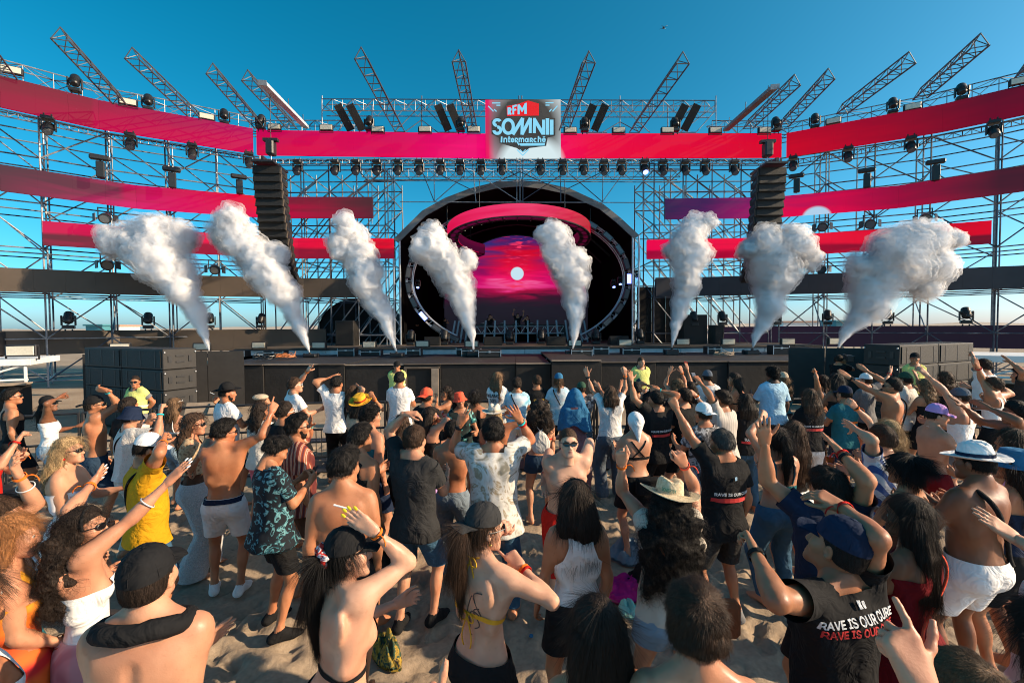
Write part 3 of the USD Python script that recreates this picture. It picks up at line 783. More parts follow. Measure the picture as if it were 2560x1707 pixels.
# ---------------------------------------------------------------- cantilevered lattice arms on top
def arm_proto(name, label, loc_m, group):
	t = thing(name, mtx=loc_m, label=label, category='truss', group=group)
	w, hh, L, n = 0.52, 0.46, 6.5, 11
	ch = [np.array([-w / 2, 0, 0]), np.array([w / 2, 0, 0]), np.array([0, 0, hh])]
	Z = np.array([0, 1.0, 0])
	for c in ch:
		obj('chord', tube_mesh(c, c + Z * L, 0.032, 6), 'truss_steel', t)
	for i in range(n + 1):
		y = Z * L * i / n
		obj('rung', tube_mesh(ch[0] + y, ch[1] + y, 0.02, 5), 'truss_steel', t)
		if i < n:
			y2 = Z * L * (i + 1) / n
			for s in (0, 1):
				obj('lacing', tube_mesh(ch[s] + (y if i % 2 else y2), ch[2] + (y2 if i % 2 else y), 0.018, 5), 'truss_steel', t)
	for s in (0, 1):
		obj('end_strut', tube_mesh(ch[s] + Z * L, ch[2] + Z * L, 0.02, 5), 'truss_steel', t)
		obj('end_strut', tube_mesh(ch[s], ch[2], 0.02, 5), 'truss_steel', t)
	return t
def arm_matrix(base, tip):
	d = tip - base
	L = np.linalg.norm(d)
	y = d / L
	x = np.cross(y, [0, 0, 1.0])
	x /= np.linalg.norm(x)
	z = np.cross(x, y)
	M = np.eye(4)
	M[:3, 0], M[:3, 1], M[:3, 2], M[:3, 3] = x, y * L / 6.5, z, base
	return M
ARMS = [((300, 262), (150, 100), 20.6, 16.6, 'outermost pale lattice arm leaning up left over the left wing'),
		((492, 300), (330, 148), 23.0, 18.3, 'second pale lattice arm from the left end of the wing'),
		((650, 322), (532, 186), 24.6, 19.6, 'third lattice arm from the left, shorter than its neighbours'),
		((730, 322), (620, 203), 25.2, 20.0, 'dark lattice arm beside the pale beam on the left'),
		((1000, 330), (903, 148), 25.0, 18.4, 'dark lattice arm leaning left above the lights left of the sign'),
		((1182, 332), (1147, 155), 25.0, 18.4, 'nearly upright dark lattice arm just left of the sign'),
		((1408, 332), (1472, 158), 25.0, 18.4, 'nearly upright dark lattice arm just right of the sign'),
		((1585, 332), (1707, 160), 25.0, 18.4, 'dark lattice arm leaning right above the lights right of the sign'),
		((1870, 322), (1985, 215), 25.2, 20.0, 'dark lattice arm beside the flat beam on the right'),
		((1958, 318), (2070, 200), 24.6, 19.6, 'small lattice arm near the join of the right wing'),
		((2105, 285), (2272, 160), 22.6, 18.3, 'long lattice arm in the middle of the right wing'),
		((2300, 248), (2450, 118), 20.8, 16.6, 'highest lattice arm near the right end of the right wing'),
		((2560, 190), (2640, 120), 18.6, 15.0, 'lattice arm at the right edge of the photograph'),
		((20, 195), (-60, 90), 18.6, 15.0, 'lattice arm at the left edge of the photograph')]
arm0 = None
for (b, tp, Db, Dt, lab) in ARMS:
	M = arm_matrix(at(*b, Db), at(*tp, Dt))
	if arm0 is None:
		arm0 = arm_proto('lattice_arm', lab, M, 'lattice arms along the top of the stage')
	else:
		copy_of(arm0, None, label=lab, mtx=M)
for (b, tp, lab, look) in (((765, 318), (656, 208), 'flat pale beam slanting up left beside the dark lattice arm', 'beam_grey'), ((1815, 325), (1937, 218), 'flat dark beam slanting up right beside the dark lattice arm', 'membrane')):
	a, c = at(*b, 25.0), at(*tp, 18.8)
	M = arm_matrix(a, c)
	t = thing('flat_beam', mtx=M, label=lab, category='beam')
	obj('beam', MB().box((0, 3.25, 0), (0.30, 6.5, 0.14)).get(), look, t)
	obj('end_plate', MB().box((0, 6.52, 0), (0.34, 0.04, 0.2)).get(), 'tube_steel', t)
	for y in (0.5, 3.0):
		obj('hanger', MB().tube((0, y, 0.07), (0, y, 0.5), 0.02).get(), 'tube_steel', t)
# ================================================================ the stage arch
XC = 0.37
DECK = 1.66
def build_arch():
	px = [(983, 598), (1055, 527), (1112, 495), (1175, 471), (1235, 456), (1298, 450), (1360, 457), (1424, 471), (1508, 510), (1552, 545), (1598, 588)]
	D0, D1 = 25.3, 36.0
	pts = np.array([at(u, v, D0) for u, v in px])[:, [0, 2]]
	t = thing('stage_arch', (0, D0, 0), label='black barrel vaulted stage roof with pale membrane edge at centre', category='stage roof')
	c = np.array([pts[:, 0].mean(), 3.0])
	inn = pts + (c - pts) / np.linalg.norm(c - pts, axis=1, keepdims=True) * 0.34
	n = len(px)
	def strip(a, ya, b, yb):
		v = np.vstack([np.stack([a[:, 0], np.full(n, ya), a[:, 1]], 1), np.stack([b[:, 0], np.full(n, yb), b[:, 1]], 1)])
		return v, np.array([[i, i + 1, n + i + 1, n + i] for i in range(n - 1)])
	L = D1 - D0
	obj('roof_skin', strip(pts, 0.02, pts, L), 'membrane', t)
	obj('inner_lining', strip(inn, 0.04, inn, L - 0.05), 'black_cloth', t)
	for i in range(n - 1):                       # the facets of the membrane edge
		a, b, ai, bi = pts[i], pts[i + 1], inn[i], inn[i + 1]
		m = MB()
		q = np.array([[a[0], 0, a[1]], [b[0], 0, b[1]], [bi[0], 0, bi[1]], [ai[0], 0, ai[1]]])
		w = np.vstack([q, q + [0, 0.12, 0]])
		m.add(w, [[3, 2, 1, 0], [4, 5, 6, 7], [0, 1, 5, 4], [2, 3, 7, 6], [1, 2, 6, 5], [3, 0, 4, 7]])
		obj('edge_panel', m.get(), 'membrane', t)
	back = np.vstack([inn, [[inn[-1, 0], 0.6], [inn[0, 0], 0.6]]])
	from shapely.geometry import Polygon
	g = trimesh.creation.extrude_polygon(Polygon(back), 0.1, engine='earcut')
	v = np.asarray(g.vertices)
	obj('back_cloth', (np.stack([v[:, 0], L - 0.2 + v[:, 2], v[:, 1]], 1), np.asarray(g.faces)[:, ::-1]), 'black_cloth', t)
	for s in (0, -1):
		x = inn[s, 0]
		obj('side_cloth', MB().box((x, L / 2, (inn[s, 1] + 0.6) / 2), (0.1, L - 0.4, inn[s, 1] - 0.6)).get(), 'black_cloth', t)
		for k in (0.0, 0.34):
			xx = pts[s, 0] + (k if s == 0 else -k)
			obj('leg', MB().tube((xx, 0.06, DECK - 0.4), (xx, 0.06, pts[s, 1]), 0.055, 8).get(), 'alu', t)
		lac = MB()
		z = DECK
		k = 0
		while z < pts[s, 1] - 0.5:
			x0, x1 = pts[s, 0], pts[s, 0] + (0.34 if s == 0 else -0.34)
			lac.tube((x0 if k % 2 else x1, 0.06, z), (x1 if k % 2 else x0, 0.06, z + 0.5), 0.02, 5)
			z += 0.5
			k += 1
		obj('leg_lacing', lac.get(), 'alu', t, kind='stuff')
	for k in range(3):                           # arched roof beams inside
		y = 2.2 + k * 3.0
		q = inn + (c - inn) / np.linalg.norm(c - inn, axis=1, keepdims=True) * 0.25
		obj('roof_beam', sweep(np.stack([q[:, 0], np.full(n, y), q[:, 1]], 1), 0.07, 6), 'black_steel', t)
	return pts
ARCH = build_arch()
def build_ring():
	D = 25.9
	k = D / FPX
	c = at(1296, 700, D)
	a, b = 280 * k, 185 * k
	t = thing('ring_truss', c, label='oval lattice ring with lamp boxes standing inside the stage arch', category='truss')
	ang = np.radians(np.linspace(-54, 234, 97))
	for (da, y, nm) in ((0.0, 0, 'outer_rail'), (-0.34, 0, 'inner_rail'), (0.0, 0.34, 'outer_rail'), (-0.34, 0.34, 'inner_rail')):
		p = np.stack([(a + da) * np.cos(ang), np.full_like(ang, y), (b + da) * np.sin(ang)], 1)
		obj(nm, sweep(p, 0.034, 6), 'alu', t)
	for i in range(0, 97, 2):
		q0 = np.array([a * math.cos(ang[i]), 0, b * math.sin(ang[i])])
		q1 = np.array([(a - 0.34) * math.cos(ang[i]), 0, (b - 0.34) * math.sin(ang[i])])
		m = MB().tube(q0, q1, 0.02, 5)
		if i + 2 < 97:
			j = i + 2
			m.tube(q0, [(a - 0.34) * math.cos(ang[j]), 0, (b - 0.34) * math.sin(ang[j])], 0.016, 5)
		obj('rung', m.get(), 'alu', t)
	for q, i in enumerate(list(range(2, 38, 4)) + list(range(60, 97, 4))):
		th = ang[i]
		p = np.array([(a - 0.17) * math.cos(th), -0.16, (b - 0.17) * math.sin(th)])
		d = np.array([-a * math.sin(th), 0, b * math.cos(th)])
		d /= np.linalg.norm(d)
		R = np.stack([d, [0, 1, 0], np.cross(d, [0, 1, 0])], 1)
		lit = i in (88, 18)
		o = obj('lamp_box', MB().box(p, (0.62, 0.26, 0.30), R).get(), 'black_steel', t)
		obj('lamp_glass', MB().box(p + [0, -0.14, 0], (0.52, 0.03, 0.22), R).get(), 'lit_blue' if lit else 'lens_glass', o)
build_ring()
led_mat('led_halo', [(-4.0, (205, 10, 70)), (-1.5, (228, 45, 100)), (1, (225, 60, 105)), (3, (210, 30, 70)), (4.4, (180, 4, 34))], [(-4.0, (205, 0, 62)), (0.4, (222, 10, 82)), (4.4, (170, 0, 36))], -4.0, 4.4, 7.6, 8.5, streak=0.6)
led_mat('led_halo_in', [(-4.0, (130, 10, 70)), (4.4, (120, 10, 60))], [(-4.0, (90, 10, 60)), (4.4, (100, 10, 50))], -4.0, 4.4, 7.6, 8.5, streak=0.6, gain=0.55)
def build_halo():
	c = np.array([XC + 0.05, 26.2, 7.84])
	R, H, W, N = 4.05, 0.60, 0.62, 72
	t = thing('halo_screen', c, label='pink glowing hoop screen hanging flat under the arch', category='led screen')
	a = np.linspace(math.radians(128), math.radians(383), N)
	T = rotx(-0.11)
	def band(r0, z0, r1, z1, flip=False):
		v = np.vstack([np.stack([r0 * np.cos(a), r0 * np.sin(a), np.full(N, z0)], 1), np.stack([r1 * np.cos(a), r1 * np.sin(a), np.full(N, z1)], 1)]) @ T.T
		f = np.array([[i, i + 1, N + i + 1, N + i] for i in range(N - 1)])
		return v, (f[:, ::-1] if flip else f)
	obj('outer_screen', band(R, -H / 2, R, H / 2), 'led_halo', t, smooth=40)
	obj('inner_screen', band(R - W, -H / 2, R - W, H / 2, True), 'led_halo_in', t, smooth=40)
	obj('under_plate', band(R - W + 0.02, -H / 2 - 0.02, R - 0.02, -H / 2 - 0.02), 'black_steel', t)
	obj('top_plate', band(R - W + 0.02, H / 2 + 0.01, R - 0.02, H / 2 + 0.01, True), 'black_steel', t)
	obj('under_screen', band(R - 0.40, -H / 2 - 0.028, R - 0.16, -H / 2 - 0.028), 'led_halo_in', t)
	for i in range(0, N, 3):
		d = np.array([math.cos(a[i]), math.sin(a[i]), 0])
		p = (d * (R - 0.02) + [0, 0, -H / 2 - 0.05]) @ T.T
		q = (d * (R - W) + [0, 0, -H / 2 - 0.05]) @ T.T
		obj('rib', tube_mesh(p, q, 0.03, 5), 'black_steel', t)
	obj('rim_rail', sweep((np.stack([R * np.cos(a), R * np.sin(a), np.full(N, -H / 2 - 0.05)], 1)) @ T.T, 0.035, 6), 'black_steel', t)
	for k in (0, -1):
		d = np.array([math.cos(a[k]), math.sin(a[k]), 0])
		obj('end_cap', MB().box((d * (R - W / 2)) @ T.T, (W, 0.04, H), T @ rotz(a[k])).get(), 'black_steel', t)
	for ang in (2.4, 3.3, 4.2, 5.3, 6.2):
		p = (np.array([math.cos(ang) * R, math.sin(ang) * R, H / 2])) @ T.T
		obj('hanger', tube_mesh(p, p + [0, 0, 1.4], 0.02, 5), 'black_steel', t)
build_halo()
def build_main_screen():
	D = 32.0
	k = D / FPX
	c = at(1290, 770, D)
	R = 179 * k
	sunc, hz = at(1293, 684, D), at(1293, 719, D)[2]
	x0 = sunc[0]
	bot = DECK + 0.1
	zs = lambda v: at(1293, v, D)[2]
	lo, hi = bot, c[2] + R
	def st(v, col):
		return ((zs(v) - lo) / (hi - lo), srgb(*col))
	zramp_c = [st(820, (24, 19, 26)), st(765, (30, 22, 34)), st(745, (70, 10, 40)), st(726, (175, 0, 60)), st(717, (235, 60, 130)), st(711, (238, 90, 150)), st(700, (236, 10, 100)), st(672, (226, 0, 60)), st(640, (205, 0, 40)),
			   st(618, (130, 10, 75)), st(600, (70, 26, 100)), st(590, (50, 30, 100))]
	zramp_s = [st(820, (22, 19, 26)), st(765, (28, 22, 34)), st(742, (55, 12, 40)), st(726, (150, 0, 70)), st(715, (215, 20, 120)), st(700, (200, 0, 100)), st(672, (140, 0, 84)), st(650, (88, 22, 96)),
			   st(630, (48, 36, 112)), st(600, (26, 44, 118))]
	nodes = {'g': ('geometry', {}), 's': ('separate_xyz', {}), 'mz': ('map_range', {'from_min': lo, 'from_max': hi, 'clamp': True}),
			 'mp': ('mapping', {'scale': (0.35, 1.0, 2.4)}), 'n': ('noise_texture', {'scale': 0.9, 'detail': 5.0, 'distortion': 0.8}),
			 'nz': ('map_range', {'from_min': 0.3, 'from_max': 0.7, 'to_min': -0.05, 'to_max': 0.05}), 'az': ('math', {'math_type': 'add'}),
			 'rc': ('rgb_ramp', {'ramp': sorted(zramp_c, key=lambda q: q[0])}), 'rs': ('rgb_ramp', {'ramp': sorted(zramp_s, key=lambda q: q[0])}),
			 'dx': ('math', {'math_type': 'subtract', 'value2': x0}), 'ab': ('math', {'math_type': 'absolute'}),
			 'mx': ('map_range', {'from_min': 0.7, 'from_max': 3.0, 'clamp': True}), 'ax': ('math', {'math_type': 'add', 'use_clamp': True}),
			 'n2': ('map_range', {'from_min': 0.3, 'from_max': 0.7, 'to_min': -0.35, 'to_max': 0.35}),
			 'mix': ('mix', {'mix_type': 'mix'}),
			 'pv': ('combine_xyz', {}), 'sc': ('combine_xyz', {'x': sunc[0], 'z': sunc[2]}), 'ds': ('vector_math', {'math_type': 'distance'}),
			 'sm': ('map_range', {'from_min': 0.42, 'from_max': 0.48, 'to_min': 1.0, 'to_max': 0.0, 'clamp': True}), 'msun': ('mix', {'mix_type': 'mix', 'color2': srgb(196, 224, 238)}),
			 'mpw': ('mapping', {'scale': (0.9, 1.0, 7.0)}), 'nw': ('noise_texture', {'scale': 1.1, 'detail': 3.0, 'distortion': 1.0}),
			 'rw': ('map_range', {'from_min': 0.56, 'from_max': 0.64, 'clamp': True}), 'below': ('map_range', {'from_min': zs(790), 'from_max': zs(728), 'clamp': True}),
			 'above': ('map_range', {'from_min': zs(722), 'from_max': zs(727), 'to_min': 0.0, 'to_max': 1.0, 'clamp': True}),
			 'near': ('map_range', {'from_min': 0.3, 'from_max': 1.2, 'to_min': 1.0, 'to_max': 0.0, 'clamp': True}), 'm1': ('math', {'math_type': 'multiply'}), 'm2': ('math', {'math_type': 'multiply'}), 'm3': ('math', {'math_type': 'multiply'}),
			 'mref': ('mix', {'mix_type': 'mix', 'color2': srgb(240, 50, 95)}),
			 'p': ('principled_bsdf', {'base_color': (0.02, 0.02, 0.02), 'roughness': 0.7, 'emission_strength': 0.62})}
	links = [('g.position', 's.vector'), ('s.z', 'mz.value'), ('g.position', 'mp.vector'), ('mp.vector', 'n.vector'), ('n.fac', 'nz.value'), ('mz.result', 'az.value1'), ('nz.result', 'az.value2'),
			 ('az.value', 'rc.fac'), ('az.value', 'rs.fac'), ('s.x', 'dx.value1'), ('dx.value', 'ab.value1'), ('ab.value', 'mx.value'), ('n.fac', 'n2.value'), ('mx.result', 'ax.value1'), ('n2.result', 'ax.value2'),
			 ('ax.value', 'mix.fac'), ('rc.color', 'mix.color1'), ('rs.color', 'mix.color2'), ('s.x', 'pv.x'), ('s.z', 'pv.z'), ('pv.vector', 'ds.vector1'), ('sc.vector', 'ds.vector2'), ('ds.value', 'sm.value'),
			 ('g.position', 'mpw.vector'), ('mpw.vector', 'nw.vector'), ('nw.fac', 'rw.value'), ('s.z', 'below.value'), ('s.z', 'above.value'), ('ab.value', 'near.value'), ('rw.result', 'm1.value1'), ('below.result', 'm1.value2'),
			 ('m1.value', 'm2.value1'), ('near.result', 'm2.value2'), ('m2.value', 'm3.value1'), ('mix.color', 'mref.color1'), ('mref.color', 'msun.color1'), ('sm.result', 'msun.fac'), ('msun.color', 'p.emission_color')]
	nodes['inv'] = ('math', {'math_type': 'subtract', 'value1': 1.0})
	links += [('above.result', 'inv.value2'), ('inv.value', 'm3.value2'), ('m3.value', 'mref.fac')]
	LOOK['main_screen'] = usdkit.material(stage, '/World/Looks/main_screen', nodes, links, surface='p.BSDF')
	from shapely.geometry import Polygon
	a = np.linspace(0, PI, 49)
	poly = [(R * math.cos(x), R * math.sin(x)) for x in a] + [(-R, bot - c[2]), (R, bot - c[2])]
	g = trimesh.creation.extrude_polygon(Polygon(poly), 0.16, engine='earcut')
	v = np.asarray(g.vertices)
	t = thing('main_screen', c, label='arched sunset screen at the back of the stage', category='led screen')
	obj('screen', (np.stack([v[:, 0], v[:, 2], v[:, 1]], 1), np.asarray(g.faces)[:, ::-1]), 'main_screen', t)
	obj('rim', sweep(np.array([[(R + 0.05) * math.cos(x), 0.05, (R + 0.05) * math.sin(x)] for x in a]), 0.05, 6), 'black_steel', t)
	for x in (-R * 0.6, R * 0.6):
		obj('support', tube_mesh((x, 0.4, bot - c[2]), (x, 0.4, 2.0), 0.06, 6), 'black_steel', t)
build_main_screen()
# ---------------------------------------------------------------- decks
obj('stage_deck', MB().box((0.8, 29.2, DECK - 0.09), (28.4, 14.4, 0.18)).get(), 'deck_wood', kind='structure', label='dark wooden stage floor')
t = thing('under_stage', (0, 22.6, 0), label='black cloth skirt hanging under the stage floor', category='skirt')
for i in range(12):
	obj('cloth_panel', MB().box((-12.2 + i * 2.36, 0.02 * (i % 2), 0.74), (2.33, 0.05, 1.46)).get(), 'black_cloth', t)
def deck_edge():
	"""the pale beam along the stage front, in lengths, with posts and small raking struts"""
	y = 21.9
	t = thing('edge_beam', (0, y, 0), label='pale blue grey steel beam along the front edge of the stage', category='beam')
	us = [588, 664, 740, 815, 897, 1034, 1172, 1312, 1452, 1590, 1700, 1800, 1910, 2018]
	x = [at(u, 880, y)[0] for u in us]
	for a, b in zip(x[:-1], x[1:]):
		obj('beam', chamfer_box((b - a - 0.012, 0.12, 0.24), 0.015).apply_translation(((a + b) / 2, 0, 1.43)), 'beam_grey', t)
	obj('deck_lip', MB().box(((x[0] + x[-1]) / 2, -0.02, 1.575), (x[-1] - x[0], 0.2, 0.05)).get(), 'black_steel', t)
	for q in x:
		obj('post', chamfer_box((0.13, 0.14, 1.31), 0.012).apply_translation((q, 0.02, 0.655)), 'beam_grey', t)
	for a, b in zip(x[1:-1:1], x[2:]):
		m = (a + b) / 2
		for s in (-0.55, 0.55):
			obj('rake', tube_mesh((m, 0.12, 1.32), (m + s, 0.12, 0.85), 0.028, 6), 'beam_grey', t)
deck_edge()
def front_wall():
	y = 15.7
	t = thing('front_platform', (0, y, 0), label='long black cloth covered platform between the crowd pit and stage', category='platform')
	us = [493, 660, 796, 862, 1010, 1102, 1290, 1377, 1500, 1640, 1820, 1990, 2160]
	hs = [1.34, 1.34, 1.34, 1.31, 1.33, 1.33, 1.33, 1.44, 1.36, 1.36, 1.36, 1.36]
	x = [at(u, 950, y)[0] for u in us]
	for i, (a, b, h) in enumerate(zip(x[:-1], x[1:], hs)):
		dy = (0.0, 0.05, 0.02, 0.06, 0.0, 0.04)[i % 6] - (0.28 if h > 1.4 else 0)
		obj('front_panel', chamfer_box((b - a - 0.01, 0.06, h), 0.01).apply_translation(((a + b) / 2, dy, h / 2 - 0.03)), 'black_scrim', t)
		obj('top_board', MB().box(((a + b) / 2, 2.95 + dy, h - 0.02), (b - a - 0.012, 5.8, 0.05)).get(), 'black_paint', t)
		obj('edge_trim', MB().box(((a + b) / 2, dy - 0.005, h + 0.012), (b - a - 0.012, 0.14, 0.03)).get(), 'raw_wood' if i in (1, 3, 6, 7) else 'deck_wood', t)
	# bare frame of an opening
	a, b = at(1012, 930, y)[0], at(1100, 930, y)[0]
	for q, w in ((a + 0.04, 0.10), (b - 0.16, 0.24)):
		obj('frame_post', MB().box((q, -0.09, 0.60), (w, 0.06, 1.2)).get(), 'raw_wood' if w > 0.2 else 'deck_wood', t)
	obj('frame_rail', MB().box(((a + b) / 2, -0.09, 1.23), (b - a, 0.06, 0.06)).get(), 'deck_wood', t)
	obj('end_panel', MB().box((x[-1] + 0.03, 2.9, 0.65), (0.05, 5.8, 1.3)).get(), 'black_scrim', t)
	obj('end_panel', MB().box((x[0] - 0.03, 2.9, 0.65), (0.05, 5.8, 1.3)).get(), 'black_scrim', t)
front_wall()
LEDGE = 1.36
# ---------------------------------------------------------------- flight cases, racks, wedges on the ledge and stage
def case(u, D, w, d, h, z, label, look='black_paint', strip='alu', rot=0.0):
	p = at(u, 880, D)
	t = thing('flight_case', (p[0], D, z), rot, label=label, category='case')
	obj('body', chamfer_box((w, d, h), 0.012).apply_translation((0, 0, h / 2)), look, t)
	for s in (-1, 1):
		obj('edge_strip', MB().box((s * (w / 2 - 0.012), -d / 2 - 0.004, h / 2), (0.03, 0.012, h - 0.02)).get(), strip, t)
	obj('lid_strip', MB().box((0, -d / 2 - 0.006, h * 0.72), (w - 0.06, 0.01, 0.025)).get(), strip, t)
	obj('latch', MB().box((0, -d / 2 - 0.016, h * 0.72), (0.09, 0.02, 0.07)).get(), 'alu', t)
for (u, D, w, d, h, lab) in ((1037, 20.6, 0.62, 0.6, 0.32, 'open rack case under the beam, left of the fourth smoke jet'), (1180, 20.0, 0.85, 0.7, 0.34, 'black case right under the fourth smoke jet'),
							 (1225, 19.4, 0.95, 0.6, 0.30, 'long black case right of the fourth smoke jet'), (1155, 21.0, 0.5, 0.5, 0.34, 'small black case left of the fourth smoke jet'),
							 (1500, 20.6, 0.7, 0.6, 0.36, 'black case right of the fifth smoke jet'), (1452, 19.6, 0.9, 0.6, 0.30, 'black case below the fifth smoke jet'),
							 (1575, 20.6, 0.8, 0.6, 0.28, 'rack case near the second guard on the right'), (1780, 20.4, 0.6, 0.5, 0.33, 'black case left of the seventh smoke jet'),
							 (1945, 19.8, 0.7, 0.5, 0.40, 'black box with pale label right of the seventh smoke jet'), (2010, 20.4, 0.95, 0.5, 0.26, 'low case at the right end of the pale beam'),
							 (690, 20.2, 0.9, 0.5, 0.26, 'low case left of the second smoke jet'), (600, 20.4, 0.7, 0.5, 0.28, 'low case right of the first smoke jet'), (870, 20.4, 0.75, 0.55, 0.36, 'black case right of the second smoke jet'),
							 (930, 20.8, 0.9, 0.5, 0.24, 'flat case below the left deck wedges')):
	case(u, D, w, d, h, LEDGE - 0.005, lab)
def coil(u, v, D, label, look):
	rng = np.random.default_rng(int(u))
	p = at(u, v, D)
	pts = []
	for i in range(70):
		a = i * 0.55
		r = 0.22 + 0.05 * rng.random()
		pts.append([r * math.cos(a) * 1.6, r * math.sin(a), 0.02 + 0.004 * i * rng.random()])
	o = thing('cable_coil', (p[0], D, LEDGE + 0.03), label=label, category='cable')
	obj('cable', sweep(np.array(pts), 0.014, 5), look, o)
	obj('plug', MB().box((0.36, 0, 0.05), (0.12, 0.06, 0.06)).get(), 'black_plastic', o)
mat('cable_orange', (0.5, 0.16, 0.05), 0.5)
coil(714, 905, 18.6, 'orange coiled cable on the black platform below the second jet', 'cable_orange')
coil(660, 905, 17.8, 'black coiled cable on the platform left of the orange one', 'black_plastic')
coil(1810, 893, 18.6, 'tan coiled cable on the platform left of the seventh jet', 'raw_wood')
def wedge_monitor(u, D, label, w=0.95, proto=[None]):
	p = at(u, 860, D)
	t = thing('stage_monitor', (p[0], D, DECK), label=label, category='speaker')
	prof = np.array([[0, 0], [0.62, 0], [0.62, 0.2], [0.18, 0.46], [0, 0.46]])
	from shapely.geometry import Polygon
	g = trimesh.creation.extrude_polygon(Polygon(prof), w, engine='earcut')
	v = np.asarray(g.vertices)
	obj('cabinet', (np.stack([v[:, 2] - w / 2, v[:, 0], v[:, 1]], 1), g.faces[:, ::-1]), 'black_paint', t)
	obj('grille', MB().box((0, -0.012, 0.23), (w - 0.08, 0.02, 0.38)).get(), 'grille', t)
	obj('handle', MB().box((0, 0.1, 0.465), (0.2, 0.05, 0.015)).get(), 'black_plastic', t)
for u, lab in ((1232, 'black stage monitor right of the fourth smoke jet'), (1391, 'black stage monitor left of the fifth smoke jet'), (1548, 'black stage monitor beside the right lamp on deck')):
	wedge_monitor(u, 23.2, lab)
wedge_monitor(1080, 23.6, 'black stage monitor on the left part of the deck', 0.8)
for u, D, h, w, lab in ((868, 24.6, 1.35, 1.0, 'tall black cloth covered stand left of the arch'), (1731, 24.4, 1.55, 1.25, 'tall black speaker box right of the arch'), (1790, 24.2, 1.0, 0.5, 'short black box right of the tall speaker box')):
	p = at(u, 830, D)
	t = thing('side_speaker', (p[0], D, DECK), label=lab, category='speaker')
	obj('cabinet', chamfer_box((w, 0.8, h), 0.02).apply_translation((0, 0, h / 2)), 'black_paint', t)
	obj('grille', MB().box((0, -0.41, h / 2), (w - 0.1, 0.02, h - 0.12)).get(), 'grille', t)
# dark tent behind the left deck
def tent():
	p = at(880, 800, 29.0)
	t = thing('side_tent', (p[0], 29.5, 0), label='dark grey tent roof behind the tower left of the arch', category='tent')
	a = np.linspace(0, PI, 15)
	prof = np.stack([2.6 * np.cos(a), 1.2 + 3.3 * np.sin(a) ** 0.8], 1)
	n = len(prof)
	v = np.vstack([np.stack([prof[:, 0], np.full(n, y), prof[:, 1]], 1) for y in (0, 4.0)])
	obj('cover', (v, np.array([[i, i + 1, n + i + 1, n + i] for i in range(n - 1)])), 'black_scrim', t)
	from shapely.geometry import Polygon
	g = trimesh.creation.extrude_polygon(Polygon(prof), 0.05, engine='earcut')
	w = np.asarray(g.vertices)
	obj('end_wall', (np.stack([w[:, 0], 0.1 + w[:, 2], w[:, 1]], 1), g.faces[:, ::-1]), 'black_scrim', t)
	for s in (-2.5, 2.5):
		obj('pole', tube_mesh((s, -0.05, 0), (s, -0.05, 1.6), 0.05, 6), 'alu', t)
tent()
t = thing('side_drape', (at(1640, 780, 26.6)[0], 26.6, 0), label='dark hanging drape right of the stage arch', category='drape')
for i in range(6):
	obj('drape_panel', MB().box((-0.9 + i * 0.42, 0.05 * (i % 2), 3.1), (0.41, 0.06, 3.6)).get(), 'black_scrim', t)
obj('rail', tube_mesh((-1.2, 0, 4.95), (1.6, 0, 4.95), 0.03, 6), 'tube_steel', t)
# ---------------------------------------------------------------- booth
def booth():
	D = 28.2
	c = at(1292, 835, D)
	t = thing('dj_booth', (c[0], D, DECK), label='long lattice desk with upright pale slats at the stage centre', category='booth')
	X = lambda u: at(u, 830, D)[0] - c[0]
	x0, x1 = X(1168), X(1410)
	for z in (0.55, 1.0):
		for y in (0.0, 0.4):
			obj('chord', tube_mesh((x0, y, z), (x1, y, z), 0.035, 6), 'alu', t)
	n = 20
	for i in range(n):
		a, b = x0 + (x1 - x0) * i / n, x0 + (x1 - x0) * (i + 1) / n
		obj('diagonal', tube_mesh((a, 0, 0.55 if i % 2 else 1.0), (b, 0, 1.0 if i % 2 else 0.55), 0.02, 5), 'alu', t)
	obj('table_top', MB().box(((x0 + x1) / 2, 0.5, 1.06), (x1 - x0, 1.1, 0.06)).get(), 'black_paint', t)
	for x in (x0, x1):
		obj('truss_leg', MB().box((x, 0.2, 0.5), (0.3, 0.3, 1.0)).get(), 'black_steel', t)
	mat('slat_blue', (0.22, 0.30, 0.36), 0.4, metallic=0.3)
	for k, u in enumerate((1135, 1145, 1156, 1168, 1183, 1213, 1237, 1262, 1290, 1319, 1343, 1369, 1392, 1415, 1437, 1449, 1462)):
		tilt = (u - 1300) * 0.0011
		p = X(u)
		obj('slat', MB().box((p, -0.35, 0.68), (0.10, 0.07, 1.36), roty(-tilt if abs(u - 1300) > 60 else 0)).get(), 'slat_blue', t)
	for u in (1205, 1255, 1290, 1330):
		m = obj('player', MB().box((X(u), 0.45, 1.14), (0.34, 0.4, 0.1)).get(), 'black_plastic', t)
		obj('platter', MB().tube((X(u), 0.42, 1.19), (X(u), 0.42, 1.205), 0.11, 16).get(), 'alu', m)
	obj('back_cloth', MB().box(((x0 + x1) / 2, 0.3, 0.28), (x1 - x0, 0.05, 0.5)).get(), 'black_cloth', t)
booth()
